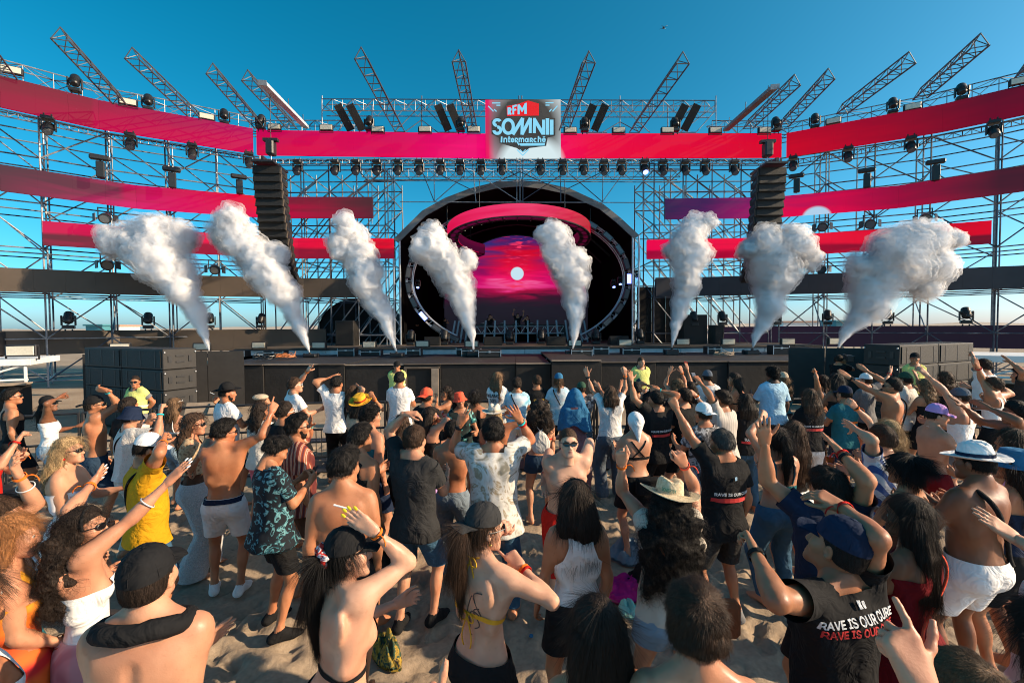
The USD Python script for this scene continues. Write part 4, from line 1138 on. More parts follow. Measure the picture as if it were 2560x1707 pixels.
# ---------------------------------------------------------------- speaker stacks on the ground
def sub_stack(C, right, handles_left, name):
	"""two columns of four cabinets; C is the near corner, 'right' the direction of the wide face"""
	w, d, h = 1.75, 0.80, 0.515
	ang = math.atan2(right[1], right[0])
	ex = np.array([math.cos(ang), math.sin(ang)])
	ey = np.array([-ex[1], ex[0]])
	if ey[1] < 0:
		ey = -ey
	R = np.array([[ex[0], ey[0], 0], [ex[1], ey[1], 0], [0, 0, 1.0]])
	flip = np.linalg.det(R) < 0
	words = ['bottom', 'second', 'third', 'top']
	for col in range(2):
		for row in range(4):
			o = np.array([C[0], C[1]]) + ex * (w * (col + 0.5)) + ey * d / 2
			t = thing('sub_cabinet', (o[0], o[1], row * h + 0.06), label='%s black bass cabinet in the %s column of the %s' % (words[row], 'near' if col == 0 else 'far', name), category='speaker', group='bass cabinets stacked in front of the stage')
			def put(nm, m, look, parent=t):
				v, f = m.get() if isinstance(m, MB) else (np.asarray(m.vertices), np.asarray(m.faces))
				v = v @ R.T
				return obj(nm, (v, f[:, ::-1] if flip else f), look, parent)
			body = put('cabinet', chamfer_box((w - 0.012, d - 0.01, h - 0.012), 0.014).apply_translation((0, 0, h / 2)), 'black_paint')
			put('grille', MB().box((0, -d / 2 - 0.006, h / 2), (w - 0.14, 0.02, h - 0.10)), 'grille')
			for q in (-0.34, 0.0, 0.34):
				put('port', MB().box((q * w, -d / 2 - 0.017, h / 2), (0.02, 0.012, h - 0.12)), 'black_steel')
			for q in (-0.24, 0.0, 0.24):
				for z in ((-0.075, 0.075) if q == 0 else (0.0,)):
					put('handle', MB().box((-w / 2 - 0.004, q, h / 2 + z), (0.02, 0.2 if q == 0 else 0.08, 0.035 if q == 0 else 0.15)), 'black_plastic')
			for q in (-0.36, 0.36):
				put('bolt', MB().tube((-w / 2 + 0.0, q, h / 2 + 0.17), (-w / 2 - 0.02, q, h / 2 + 0.17), 0.018, 6), 'alu')
sub_stack((-8.46, 11.0), (-0.917, 0.40), True, 'left stack')
sub_stack((9.38, 11.0), (0.917, 0.40), False, 'right stack')
def side_deck(cx, cy, ang, label):
	t = thing('side_platform', (cx, cy, 0), ang, label=label, category='platform')
	obj('deck', chamfer_box((4.2, 2.2, 0.18), 0.01).apply_translation((0, 0, 1.66)), 'white_metal', t)
	for x in (-1.9, -0.6, 0.7, 1.95):
		obj('leg', tube_mesh((x, -1.0, 0), (x, -1.0, 1.57), 0.04, 6), 'white_metal', t)
	for x in (-1.25, 0.05, 1.3):
		obj('strut', tube_mesh((x - 0.6, -1.0, 1.15), (x + 0.6, -1.0, 1.57), 0.03, 6), 'white_metal', t)
	obj('lower_rail', tube_mesh((-2, -1.0, 1.15), (2, -1.0, 1.15), 0.035, 6), 'white_metal', t)
	obj('skirt', MB().box((0, -1.12, 0.52), (4.2, 0.05, 1.02)).get(), 'black_scrim', t)
	obj('shelf', MB().box((0, -1.25, 1.06), (4.2, 0.5, 0.05)).get(), 'raw_wood', t)
side_deck(-16.4, 13.2, 0.5, 'white metal side platform left of the left bass stack')
side_deck(15.2, 12.6, -0.5, 'white metal side platform right of the right bass stack')
# black masking boards between stack and platform
t = thing('masking_wall', (-11.8, 13.6, 0), 0.45, label='black boards behind the left bass stack', category='wall')
for i in range(4):
	obj('board', MB().box((-0.3 + i * 1.02, 0.01 * (i % 2), 0.95), (1.0, 0.05, 1.85)).get(), 'black_paint', t)
t = thing('masking_wall', (11.6, 13.9, 0), -0.45, label='black boards behind the right bass stack', category='wall')
for i in range(4):
	obj('board', MB().box((-2.2 + i * 1.02, 0.01 * (i % 2), 0.95), (1.0, 0.05, 1.85)).get(), 'black_paint', t)
# ---------------------------------------------------------------- hanging line arrays
def line_array(xc, Dt, zt, yaw, label):
	n, h, w, d = 14, 0.352, 1.13, 0.74
	t = thing('line_array', (xc, Dt, zt), yaw, label=label, category='speaker array')
	p, ang = np.array([0.0, 0.0]), 0.10
	for i in range(n):
		ang += 0.028 if i < 9 else 0.055
		R = rotx(-ang)
		c = np.array([0, p[0], p[1]])
		def put(nm, m, look, parent):
			v, f = m.get()
			return obj(nm, (v @ R.T + c, f), look, parent)
		b = MB()
		f0, b0 = h / 2 - 0.004, h / 2 - 0.05          # wedge: taller in front than behind
		v = np.array([[sx * w / 2, y, s * z] for sx in (-1, 1) for (y, z) in ((-d / 2, f0), (d / 2, b0)) for s in (-1, 1)], float)
		v[:, 2] -= h / 2
		b.add(v, [[0, 1, 3, 2], [4, 6, 7, 5], [0, 4, 5, 1], [2, 3, 7, 6], [1, 5, 7, 3], [0, 2, 6, 4]])
		body = put('cabinet', b, 'black_paint', t)
		put('grille', MB().box((0, -d / 2 - 0.008, -h / 2), (w - 0.04, 0.02, h - 0.02)), 'grille', body)
		for s in (-1, 1):
			put('handle', MB().box((s * (w / 2 + 0.006), -0.05, -h / 2), (0.02, 0.30, 0.11)), 'black_plastic', body)
			put('side_rail', MB().box((s * (w / 2 + 0.012), -d / 2 + 0.07, -h / 2), (0.03, 0.05, h - 0.02)), 'deck_wood', body)
		p = p + np.array([math.sin(ang) * -(-1) * h * 0.95 * 0.9, -math.cos(ang) * h * 0.985])
	obj('bumper', MB().box((0, 0, 0.12), (0.9, 1.5, 0.08)).get(), 'black_steel', t)
	obj('bumper_beam', MB().box((0, 0.1, 0.24), (0.12, 1.7, 0.14)).get(), 'black_steel', t)
	m = obj('hoist', chamfer_box((0.34, 0.4, 0.62), 0.05).apply_translation((0, 0.1, 0.95)), 'black_steel', t)
	obj('hook', tube_mesh((0, 0.1, 0.3), (0, 0.1, 0.64), 0.025, 6), 'alu', m)
	obj('chain', tube_mesh((0, 0.1, 1.26), (0, 0.1, 3.7), 0.016, 6), 'black_steel', t)
	obj('motor_bracket', MB().box((0, 0.1, 1.30), (0.62, 0.22, 0.12)).get(), 'black_steel', t)
q = at(676, 424, 20.0)
line_array(q[0], 20.0, q[2], 0.06, 'curved black speaker array hanging over the left wing')
q = at(1921, 428, 20.0)
line_array(q[0], 20.0, q[2], -0.06, 'curved black speaker array hanging over the right wing')
# ---------------------------------------------------------------- crowd barrier
def barrier():
	line = np.array([(-11.5, 6.6), (-9.0, 7.4), (-6.0, 8.5), (-3.0, 9.0), (8.0, 9.05), (10.5, 8.2), (13.0, 7.0)])
	s = np.concatenate([[0], np.cumsum(np.linalg.norm(np.diff(line, axis=0), axis=1))])
	n = int(s[-1] / 1.04)
	proto = None
	names = 'black steel crowd barrier unit in the row between crowd and pit'
	for i in range(n):
		a = np.array([np.interp(i * 1.04, s, line[:, k]) for k in (0, 1)])
		b = np.array([np.interp((i + 1) * 1.04, s, line[:, k]) for k in (0, 1)])
		ang = math.atan2(b[1] - a[1], b[0] - a[0])
		loc = (*((a + b) / 2), 0.0)
		if proto is None:
			proto = thing('crowd_barrier', loc, ang, label=names, category='barrier', group='crowd barrier units before the pit')
			for x in (-0.49, 0.49):
				obj('post', tube_mesh((x, 0, 0), (x, 0, 1.14), 0.025, 6), 'black_steel', proto)
				obj('brace', tube_mesh((x, 0, 1.0), (x, 0.85, 0.03), 0.02, 6), 'black_steel', proto)
			for z in (1.14, 0.62, 0.08):
				obj('rail', tube_mesh((-0.5, 0, z), (0.5, 0, z), 0.022, 6), 'black_steel', proto)
			for k in range(9):
				obj('bar', tube_mesh((-0.4 + k * 0.1, 0, 0.08), (-0.4 + k * 0.1, 0, 0.62), 0.009, 5), 'black_steel', proto)
			obj('foot_plate', MB().box((0, -0.35, 0.012), (1.0, 0.9, 0.02)).get(), 'black_steel', proto)
			obj('step', MB().box((0, 0.35, 0.32), (0.98, 0.3, 0.03)).get(), 'black_steel', proto)
		else:
			copy_of(proto, loc, ang)
barrier()
# ================================================================ lamps: prototypes and copies
def moving_head_parts(t, lit=False):
	"""a lamp head in a yoke under a base; hangs from its base at the origin, beam down and forward"""
	obj('base', chamfer_box((0.42, 0.34, 0.16), 0.03).apply_translation((0, 0, -0.10)), 'black_plastic', t)
	obj('clamp', MB().tube((-0.12, 0, 0.0), (-0.12, 0, 0.10), 0.03).tube((0.12, 0, 0.0), (0.12, 0, 0.10), 0.03).get(), 'black_steel', t)
	for s in (-1, 1):
		obj('yoke', chamfer_box((0.06, 0.16, 0.46), 0.02).apply_translation((s * 0.235, 0, -0.40)), 'black_plastic', t)
	m = trimesh.creation.revolve(np.array([[0, -0.27], [0.11, -0.27], [0.17, -0.20], [0.185, 0.0], [0.185, 0.22], [0.165, 0.27], [0, 0.27]]), sections=16)
	R = rotx(2.5)
	v = np.asarray(m.vertices) @ R.T + [0, 0, -0.52]
	h = obj('head', (v, m.faces), 'black_plastic', t, smooth=40)
	d = R @ np.array([0, 0, 1.0])
	a = np.array([0, 0, -0.52]) + d * 0.268
	obj('lens', MB().tube(a, a + d * 0.02, 0.14, 14).get(), 'lit_blue' if lit else 'lens_glass', h)
	for k in range(3):
		z = np.array([0, 0, -0.52]) - d * (0.03 + 0.08 * k)
		obj('fin', MB().tube(z, z + d * 0.02, 0.195, 14).get(), 'black_steel', h)
PROTO = {}
def place_lamp(kind, p, yaw, label, group, flip=False, pitch=0.0, scale=1.0):
	M = np.eye(4)
	R = rotz(yaw) @ rotx(pitch) @ (rotx(PI) if flip else np.eye(3))
	M[:3, :3], M[:3, 3] = R * scale, p
	if kind not in PROTO:
		t = thing({'mover': 'moving_head', 'flood': 'flood_panel', 'movlit': 'moving_head', 'par': 'spot_lamp'}[kind], mtx=M, label=label, category='stage light', group=group)
		if kind in ('mover', 'movlit'):
			moving_head_parts(t, kind == 'movlit')
		elif kind == 'flood':
			obj('housing', chamfer_box((0.66, 0.16, 0.32), 0.02).apply_translation((0, 0.06, 0.25)), 'black_steel', t)
			obj('face', chamfer_box((0.58, 0.03, 0.24), 0.008).apply_translation((0, -0.03, 0.25)), 'lamp_face', t)
			obj('yoke', MB().box((-0.35, 0.06, 0.18), (0.02, 0.05, 0.34)).box((0.35, 0.06, 0.18), (0.02, 0.05, 0.34)).box((0, 0.06, 0.015), (0.72, 0.05, 0.02)).get(), 'black_steel', t)
			for k in range(3):
				obj('fin', MB().box((-0.2 + 0.2 * k, 0.16, 0.25), (0.02, 0.05, 0.28)).get(), 'black_steel', t)
		elif kind == 'par':
			m = trimesh.creation.revolve(np.array([[0, -0.2], [0.08, -0.2], [0.16, -0.08], [0.2, 0.16], [0.2, 0.24], [0.17, 0.24], [0.17, 0.2], [0, 0.2]]), sections=16)
			R2 = rotx(PI / 2 + 0.45)
			h = obj('head', (np.asarray(m.vertices) @ R2.T + [0, 0, -0.36], m.faces), 'black_plastic', t, smooth=40)
			d = R2 @ np.array([0, 0, 1.0])
			a = np.array([0, 0, -0.36]) + d * 0.205
			obj('lens', MB().tube(a, a + d * 0.01, 0.165, 14).get(), 'lens_glass', h)
			obj('yoke', MB().box((-0.23, 0, -0.2), (0.03, 0.06, 0.4)).box((0.23, 0, -0.2), (0.03, 0.06, 0.4)).box((0, 0, -0.015), (0.5, 0.06, 0.03)).get(), 'black_steel', t)
			obj('barn_door', MB().box((-0.32, -0.16, -0.42), (0.02, 0.24, 0.3), rotz(0.5)).get(), 'black_steel', t)
			obj('barn_door', MB().box((0.32, -0.16, -0.42), (0.02, 0.24, 0.3), rotz(-0.5)).get(), 'black_steel', t)
		PROTO[kind] = t
		return t
	return copy_of(PROTO[kind], None, label=label, group=group, mtx=M)
def wing_D(u, lift=0.0):
	"""distance of the band plane under pixel column u"""
	if u < 641:
		xy = WL
	elif u > 1960:
		xy = WR
	else:
		return 24.0 + (u - 641) / 1313 * 0.5
	r = xy[:, 0] / xy[:, 1]
	return float(np.interp((u - CU) / FPX, r, xy[:, 1]))
def wing_yaw(u):
	return 0.55 if u < 641 else (-0.55 if u > 1960 else 0.0)
G1 = 'moving head lights in the row under the central band'
ORD = 'first second third fourth fifth sixth seventh eighth ninth tenth eleventh twelfth thirteenth'.split()
ROW = (744, 838, 890, 942, 995, 1048, 1101, 1150, 1202, 1255, 1351, 1407, 1459, 1510, 1554, 1658, 1713, 1763, 1836)
for i, u in enumerate(ROW):
	if u < 1612:
		lab = 'black moving head in the row under the central band, %s from its left end' % ORD[i] if u < 1300 else 'black moving head in the row under the central band, %s right of the sign middle' % ORD[i - 10]
	else:
		lab = 'black moving head in the row under the central band, %s right of the lit one' % ORD[i - 15]
	place_lamp('mover', at(u, 400, 24.2), 0.0, lab, G1)
place_lamp('movlit', at(1612, 398, 24.2), 0.0, 'only lit moving head in the hanging row, glowing blue violet', None)
LW = 'black moving head hanging under the left wing top band'
for i, (u, v) in enumerate(((119, 290), (325, 332), (480, 358), (622, 380))):
	p = at(u, v, wing_D(u) - 0.1)
	place_lamp('mover', p, 0.55, LW + ', %s from its outer end' % ORD[i], 'moving heads under the left top band')
RW = 'black moving head hanging under the right wing top band'
for i, (u, v) in enumerate(((1983, 390), (2121, 366), (2278, 340), (2485, 300))):
	place_lamp('mover', at(u, v, wing_D(u) - 0.1), -0.55, RW + ', %s from its inner end' % ORD[i], 'moving heads under the right top band')
# standing on the top bands
for u, v, lab in ((188, 232, 'black moving head standing on the left wing between the first two arms'), (371, 278, 'black moving head standing on the left wing near the second arm'), (561, 312, 'black moving head standing on the left wing by the third arm'),
				  (652, 325, 'black moving head standing at the joint of left wing and centre'), (923, 328, 'round black moving head standing on the band left of the sign'), (1152, 330, 'black moving head standing just left of the sign'),
				  (1462, 331, 'black moving head standing just right of the sign'), (1688, 331, 'black moving head standing on the band under the right dark arm'), (1941, 330, 'black moving head standing at the joint of centre and right wing'),
				  (2037, 322, 'black moving head standing on the right wing beside the small arm'), (2232, 285, 'black moving head standing on the right wing below the long arm'), (2404, 252, 'black moving head standing on the right wing below the highest arm')):
	place_lamp('mover', at(u, v, wing_D(u) + 0.2), wing_yaw(u), lab, None, flip=True, pitch=0.0)
G2 = 'flood panels along the top of the bands'
for i, (u, v) in enumerate(((28, 190), (320, 268), (517, 304), (685, 329), (815, 331))):
	place_lamp('flood', at(u, v, wing_D(u)), wing_yaw(u), 'pale faced flood panel on the top left band, %s from the left edge' % ORD[i], G2 + ', left')
for i, u in enumerate((1184, 1062, 944)):
	place_lamp('flood', at(u, 335, 24.15), 0.0, 'pale faced flood panel on the central band, %s left of the sign' % ORD[i], G2 + ', centre left')
for i, (u, v) in enumerate(((1426, 337), (1547, 337), (1669, 337), (1789, 337), (1912, 337), (2083, 314), (2282, 279), (2551, 216))):
	place_lamp('flood', at(u, v, wing_D(u) + 0.05), wing_yaw(u), 'pale faced flood panel on the top band, %s right of the sign' % ORD[i], G2 + ', right')
# lights on short poles between the first and second bands
for u, v, lab in ((249, 395, 'T shaped black lamp on a pole above the second left band, far left'), (429, 424, 'T shaped black lamp on a pole above the second left band, middle'), (597, 442, 'T shaped black lamp on a pole left of the speaker array'),
				  (1991, 440, 'black lamp with round head on a pole right of the right array'), (2167, 426, 'T shaped black lamp on a pole above the pale sun of the right band'), (2339, 405, 'black lamp on a pole above the right end of the second band')):
	D = wing_D(u) - 0.15
	p = at(u, v, D)
	t = thing('pole_lamp', p, wing_yaw(u), label=lab, category='stage light')
	obj('head', chamfer_box((0.72, 0.22, 0.22), 0.05).apply_translation((0, 0, 0)), 'black_plastic', t)
	obj('lens', MB().box((0, -0.12, 0), (0.6, 0.02, 0.14)).get(), 'black_steel', t)
	obj('body', chamfer_box((0.3, 0.24, 0.72), 0.03).apply_translation((0.02, 0, -0.52)), 'black_plastic', t)
	obj('clamp', tube_mesh((0, 0.1, -0.9), (0, 0.1, -0.1), 0.03, 6), 'black_steel', t)
for u, v, lab in ((264, 520, 'black spot lamp hanging above the third left band near the first jet'), (2056, 545, 'black spot lamp under the pale sun of the right band'), (2175, 537, 'black spot lamp in the middle under the second right band'),
				  (2312, 522, 'black spot lamp at the right under the second right band'), (270, 636, 'black spot lamp between brown and pink bands beside the first jet'), (537, 650, 'black spot lamp behind the second jet above the brown band'),
				  (2053, 650, 'black spot lamp between the two right smoke jets')):
	place_lamp('par', at(u, v, wing_D(u) - 0.5), wing_yaw(u), lab, None, scale=1.15)
for u, v, lab in ((172, 823, 'leftmost black moving head standing on the low brown wall'), (371, 822, 'second black moving head on the low brown wall, left of the first jet'), (525, 821, 'black moving head on the low brown wall right of the first jet'),
				  (653, 820, 'black moving head on the low brown wall left of the second jet'), (1735, 815, 'black moving head above the tall speaker box right of the arch'), (1806, 814, 'black moving head at the left end of the low purple wall'),
				  (1941, 813, 'black moving head on the low purple wall behind the seventh jet'), (2069, 812, 'black moving head on the low purple wall left of the last jet'), (2219, 811, 'black moving head on the low purple wall right of the last jet'),
				  (2415, 810, 'rightmost black moving head standing on the low purple wall')):
	place_lamp('mover', at_z(u, v + 3, 2.57) if v > 840 else at(u, v, wing_D(u) - 0.3 if u < 641 or u > 1960 else 24.1), wing_yaw(u), lab, None, flip=True, scale=0.95)
for u, v, D, lab in ((53, 900, 13.4, 'large warm lit flood panel on the white platform at far left'), (300, 884, 17.5, 'flood panel on the deck above the left bass stack'), (504, 880, 20.5, 'flood panel just left of the nozzle of the first jet'), (647, 876, 21.6, 'flood panel on the deck between the two left jets'),
					 (797, 876, 21.6, 'flood panel right of the nozzle of the second jet'), (923, 874, 22.2, 'flood panel left of the nozzle of the third jet'), (1056, 872, 22.2, 'flood panel on the deck between third and fourth jets'), (1179, 872, 22.2, 'flood panel behind the nozzle of the fourth jet'),
					 (1437, 870, 22.2, 'flood panel behind the nozzle of the fifth jet'), (1563, 869, 22.2, 'flood panel beside the right stage monitor'), (1707, 867, 22.2, 'flood panel right of the sixth jet nozzle'), (1821, 867, 22.0, 'flood panel left of the seventh jet nozzle'),
					 (1970, 867, 21.6, 'flood panel right of the seventh jet nozzle'), (2089, 867, 20.6, 'flood panel behind the last jet nozzle')):
	place_lamp('flood', at(u, v, D), 0.3 if u < 520 else 0.0, lab, None, scale=1.0 if D > 14 else 1.1)
for u, D, lab in ((1027, 24.4, 'moving head with blue glow on deck left of the ring'), (1111, 24.2, 'dark moving head on deck below the left person with teal shorts'), (1274, 24.6, 'dark moving head on deck before the desk, left one'),
				  (1353, 24.6, 'dark moving head on deck before the desk, right one'), (1490, 24.4, 'dark moving head on deck left of the ring end'), (1600, 24.4, 'moving head with blue glow on deck below the right person')):
	p = at(u, 850, D)
	place_lamp('movlit' if 'blue' in lab else 'mover', (p[0], D, DECK), 0.0, lab, None, flip=True)
for u, v, lab in ((1045, 712, 'small blue glowing lamp inside the left of the ring'), (1534, 711, 'left small blue glowing lamp inside the right of the ring'), (1550, 704, 'right small blue glowing lamp inside the right of the ring'), (1594, 689, 'small blue glowing lamp on the right arch leg')):
	place_lamp('movlit', at(u, v - 12, 26.6), 0.0, lab, None, scale=0.6)
# dark louvre boards leaning behind the band
for u, s, lab in ((875, -1, 'pair of dark leaning boards behind the band below the left arm'), (1117, -1, 'pair of dark leaning boards left of the sign'), (1490, 1, 'pair of dark leaning boards right of the sign'), (1712, 1, 'pair of dark leaning boards below the right arm')):
	p = at(u, 333, 25.3)
	t = thing('leaning_board', p, label=lab, category='board')
	for k in (-0.32, 0.32):
		obj('board', MB().box((k - s * 0.30 + 0.1 * s, -0.5, 0.60), (0.42, 0.06, 1.35), roty(s * 0.42) @ rotx(0.5)).get(), 'membrane' if False else 'black_paint', t)
	obj('foot', tube_mesh((-0.5, 0, 0.03), (0.6, 0, 0.03), 0.03, 6), 'tube_steel', t)
# ================================================================ CO2 jets: machines and their plumes, a white core wrapped in torn wisps
def smoke_look(name, cover):
	nodes = {'g': ('geometry', {}), 'n': ('noise_texture', {'scale': 1.9, 'detail': 5.0, 'roughness': 0.62, 'distortion': 0.4}),
			 'd': ('diffuse_bsdf', {'color': (0.90, 0.90, 0.91), 'roughness': 0.0}), 't': ('translucent_bsdf', {'color': (0.90, 0.90, 0.91)}), 'm': ('mix_closure', {'fac': 0.48})}
	links = [('d.BSDF', 'm.closure1'), ('t.BSDF', 'm.closure2')]
	out = 'm.closure'
	if cover < 1:
		nodes.update({'r': ('map_range', {'from_min': 0.30, 'from_max': 0.66, 'to_min': 0.0, 'to_max': cover * 1.9, 'clamp': True}), 'c': ('transparent_bsdf', {}), 'mm': ('mix_closure', {})})
		links += [('g.position', 'n.vector'), ('n.fac', 'r.value'), ('r.result', 'mm.fac'), ('c.BSDF', 'mm.closure1'), ('m.closure', 'mm.closure2')]
		out = 'mm.closure'
	LOOK[name] = usdkit.material(stage, '/World/Looks/' + name, nodes, links, surface=out)
SHELLS = [('smoke_core', 1.0, 0.0), ('smoke_inner', 0.46, 0.05), ('smoke_mid', 0.34, 0.10), ('smoke_outer', 0.24, 0.155), ('smoke_veil', 0.15, 0.22)]
for _n, _c, _o in SHELLS:
	smoke_look(_n, _c)
JETS = [([(524, 877, 3), (508, 830, 13), (490, 780, 27), (465, 725, 44), (440, 680, 58), (400, 640, 74), (350, 600, 72), (300, 606, 44), (285, 625, 26)], [(395, 582, 50), (435, 600, 52)], 'leftmost smoke jet, broad plume leaning left beside the pink band'),
		([(774, 880, 3), (748, 815, 19), (715, 745, 38), (680, 692, 48), (640, 650, 55), (600, 605, 56), (570, 566, 46)], [(590, 552, 42), (548, 590, 32), (690, 640, 36)], 'second smoke jet from left, leaning left in front of the speaker array'),
		([(991, 878, 3), (974, 832, 13), (960, 788, 24), (934, 744, 36), (916, 690, 46), (897, 640, 52), (882, 596, 46)], [(872, 572, 34), (856, 618, 34)], 'third smoke jet, leaning left before the left tower'),
		([(1184, 874, 3), (1179, 836, 10), (1170, 800, 22), (1161, 766, 32), (1148, 722, 40), (1130, 686, 46), (1106, 655, 50), (1080, 622, 44)], [(1077, 586, 36), (1086, 572, 24), (1168, 650, 30)], 'fourth smoke jet, rising before the left of the sunset screen'),
		([(1432, 872, 3), (1437, 832, 12), (1439, 788, 22), (1436, 744, 36), (1428, 700, 46), (1406, 648, 50), (1386, 598, 42)], [(1376, 576, 30), (1444, 650, 36)], 'fifth smoke jet, rising before the right of the sunset screen'),
		([(1680, 868, 3), (1690, 812, 14), (1700, 762, 26), (1715, 710, 37), (1722, 650, 50), (1722, 602, 54), (1742, 572, 40)], [(1690, 622, 40), (1775, 556, 22)], 'sixth smoke jet, upright plume left of the right speaker array'),
		([(1881, 870, 3), (1890, 840, 12), (1908, 807, 24), (1923, 770, 36), (1934, 727, 50), (1938, 675, 66), (1928, 628, 70), (1907, 602, 46)], [(1976, 612, 52), (2018, 646, 38), (1866, 622, 30)], 'seventh smoke jet, wide plume below the right speaker array'),
		([(2096, 868, 3), (2113, 833, 14), (2139, 800, 30), (2170, 763, 52), (2188, 705, 74), (2228, 648, 86), (2268, 622, 68)], [(2303, 665, 60), (2372, 602, 26), (2303, 719, 44), (2150, 668, 44)], 'rightmost smoke jet, biggest plume drifting right over the low purple wall')]
def plume(i, chain, extra, label):
	D = 19.6
	C = [(at(u, v, D), r * D / FPX) for u, v, r in chain + extra]
	c, rr = np.array([q for q, _ in C]), np.array([r for _, r in C])
	rng = np.random.default_rng(40 + i)
	c[3:, 1] += rng.normal(0, 0.22, len(c) - 3)
	o = c[0]
	t = thing('smoke_jet', o, label=label, category='smoke jet')
	n = len(chain)
	for q, (look, cover, off) in enumerate(SHELLS):
		F = Field((c - rr[:, None]).min(0) - 0.9, (c + rr[:, None]).max(0) + 0.9, 0.055 if q == 0 else 0.08)
		grow = lambda k: max(rr[k] * (0.56 + off * 1.25) + off * min(rr[k], .5) * .3, .022)
		for k in range(n - 1):
			F.cone(c[k], c[k + 1], grow(k), grow(k + 1), k=0.10)
		for k in range(n, len(c)):
			F.ell(c[k], (grow(k),) * 3, k=0.15)
		v, f = F.mesh()
		nr = vnormals(v, f)
		w = np.clip((v[:, 2] - o[2]) / 3.6, 0.03, 1.0)
		big = (meshkit.fbm(v * 1.15 + i * 7.1, 2, 3) - 0.5) * 0.62
		puff = 0.22 - np.abs(meshkit.fbm(v * 2.3 + i * 3.7, 4, 9) - 0.5) * 2.0
		fine = 0.12 - np.abs(meshkit.fbm(v * 5.2 + i + q, 4, 15) - 0.5) * 0.7
		v = v + nr * ((big + puff * (0.50 if q == 0 else 0.42) + fine * (0.26 + 0.12 * q)) * w)[:, None]
		obj_raw('plume' if q == 0 else 'wisp', v - o, f, look, t, normals=vnormals(v, f), kind='stuff')
	# the machine that blows it
	words = ['leftmost', 'second', 'third', 'fourth', 'fifth', 'sixth', 'seventh', 'rightmost']
	m = thing('smoke_machine', (o[0], o[1] + 0.05, LEDGE), label='black smoke machine on the ledge at the foot of the %s jet' % words[i], category='smoke machine')
	h = max(o[2] - LEDGE - 0.02, 0.1)
	obj('body', chamfer_box((0.55, 0.5, h * 0.72), 0.03).apply_translation((0, 0.1, h * 0.36)), 'black_plastic', m)
	obj('yoke', MB().box((-0.30, 0.1, h * 0.4), (0.03, 0.1, h * 0.8)).box((0.30, 0.1, h * 0.4), (0.03, 0.1, h * 0.8)).get(), 'black_steel', m)
	obj('nozzle', tube_mesh((0, -0.02, h * 0.6), (0, -0.05, h), 0.07, 10, 0.045), 'black_steel', m)
	obj('hose', sweep(np.array([[0.2, 0.3, 0.05], [0.4, 0.45, 0.04], [0.65, 0.5, 0.03], [0.9, 0.8, 0.03]]), 0.03, 6), 'black_steel', m)
for _i, (_a, _b, _l) in enumerate(JETS):
	plume(_i, _a, _b, _l)
# ================================================================ people: one posed distance field each
SKIN = {'pale': (0.57, 0.335, 0.230), 'light': (0.50, 0.255, 0.155), 'tan': (0.41, 0.182, 0.092), 'olive': (0.33, 0.150, 0.077), 'brown': (0.20, 0.088, 0.046), 'dark': (0.085, 0.045, 0.030)}
def skin_mat(name, c):
	c = np.array(c)
	nodes = {'g': ('geometry', {}), 'n': ('noise_texture', {'scale': 7.0, 'detail': 4.0}), 'n2': ('noise_texture', {'scale': 160.0, 'detail': 2.0}), 'n3': ('noise_texture', {'scale': 55.0, 'detail': 3.0}), 'r3': ('rgb_ramp', {'ramp': [(0.30, (0.72, 0.60, 0.54)), (0.40, (1.0, 1.0, 1.0))]}), 'mm': ('mix', {'mix_type': 'multiply', 'fac': 0.22}),
			 'r': ('rgb_ramp', {'ramp': [(0.3, tuple(c * (0.84, 0.74, 0.70))), (0.7, tuple(c * (1.10, 1.08, 1.06)))]}), 'b': ('bump', {'strength': 0.12, 'distance': 0.004}), 'n4': ('noise_texture', {'scale': 2.6, 'detail': 3.0}), 'r4': ('map_range', {'from_min': 0.46, 'from_max': 0.66, 'to_max': 0.55, 'clamp': True}), 'rd': ('mix', {'mix_type': 'multiply', 'color2': (1.04, 0.80, 0.74)}),
			 'rr': ('map_range', {'from_min': 0.3, 'from_max': 0.7, 'to_min': 0.36, 'to_max': 0.66}),
			 'p': ('principled_bsdf', {'roughness': 0.56, 'specular_ior_level': 0.38, 'subsurface_weight': 0.12, 'subsurface_scale': 0.012, 'subsurface_radius': (1.0, 0.35, 0.18), 'subsurface_method': 'burley'})}
	links = [('g.position', 'n.vector'), ('g.position', 'n2.vector'), ('n.fac', 'r.fac'), ('g.position', 'n3.vector'), ('n3.fac', 'r3.fac'), ('r.color', 'mm.color1'), ('r3.color', 'mm.color2'), ('g.position', 'n4.vector'), ('n4.fac', 'r4.value'), ('r4.result', 'rd.fac'), ('mm.color', 'rd.color1'), ('rd.color', 'p.base_color'), ('n.fac', 'rr.value'), ('rr.result', 'p.roughness'), ('n2.fac', 'b.height'), ('b.normal', 'p.normal')]
	LOOK['skin_' + name] = usdkit.material(stage, '/World/Looks/skin_' + name, nodes, links, surface='p.BSDF')
for _k, _c in SKIN.items():
	skin_mat(_k, _c)
HAIRC = {'black': (0.010, 0.008, 0.007), 'dark': (0.022, 0.014, 0.010), 'brown': (0.055, 0.030, 0.018), 'light_brown': (0.14, 0.080, 0.042), 'blonde': (0.36, 0.235, 0.115), 'ginger': (0.30, 0.125, 0.045), 'grey': (0.075, 0.068, 0.062)}
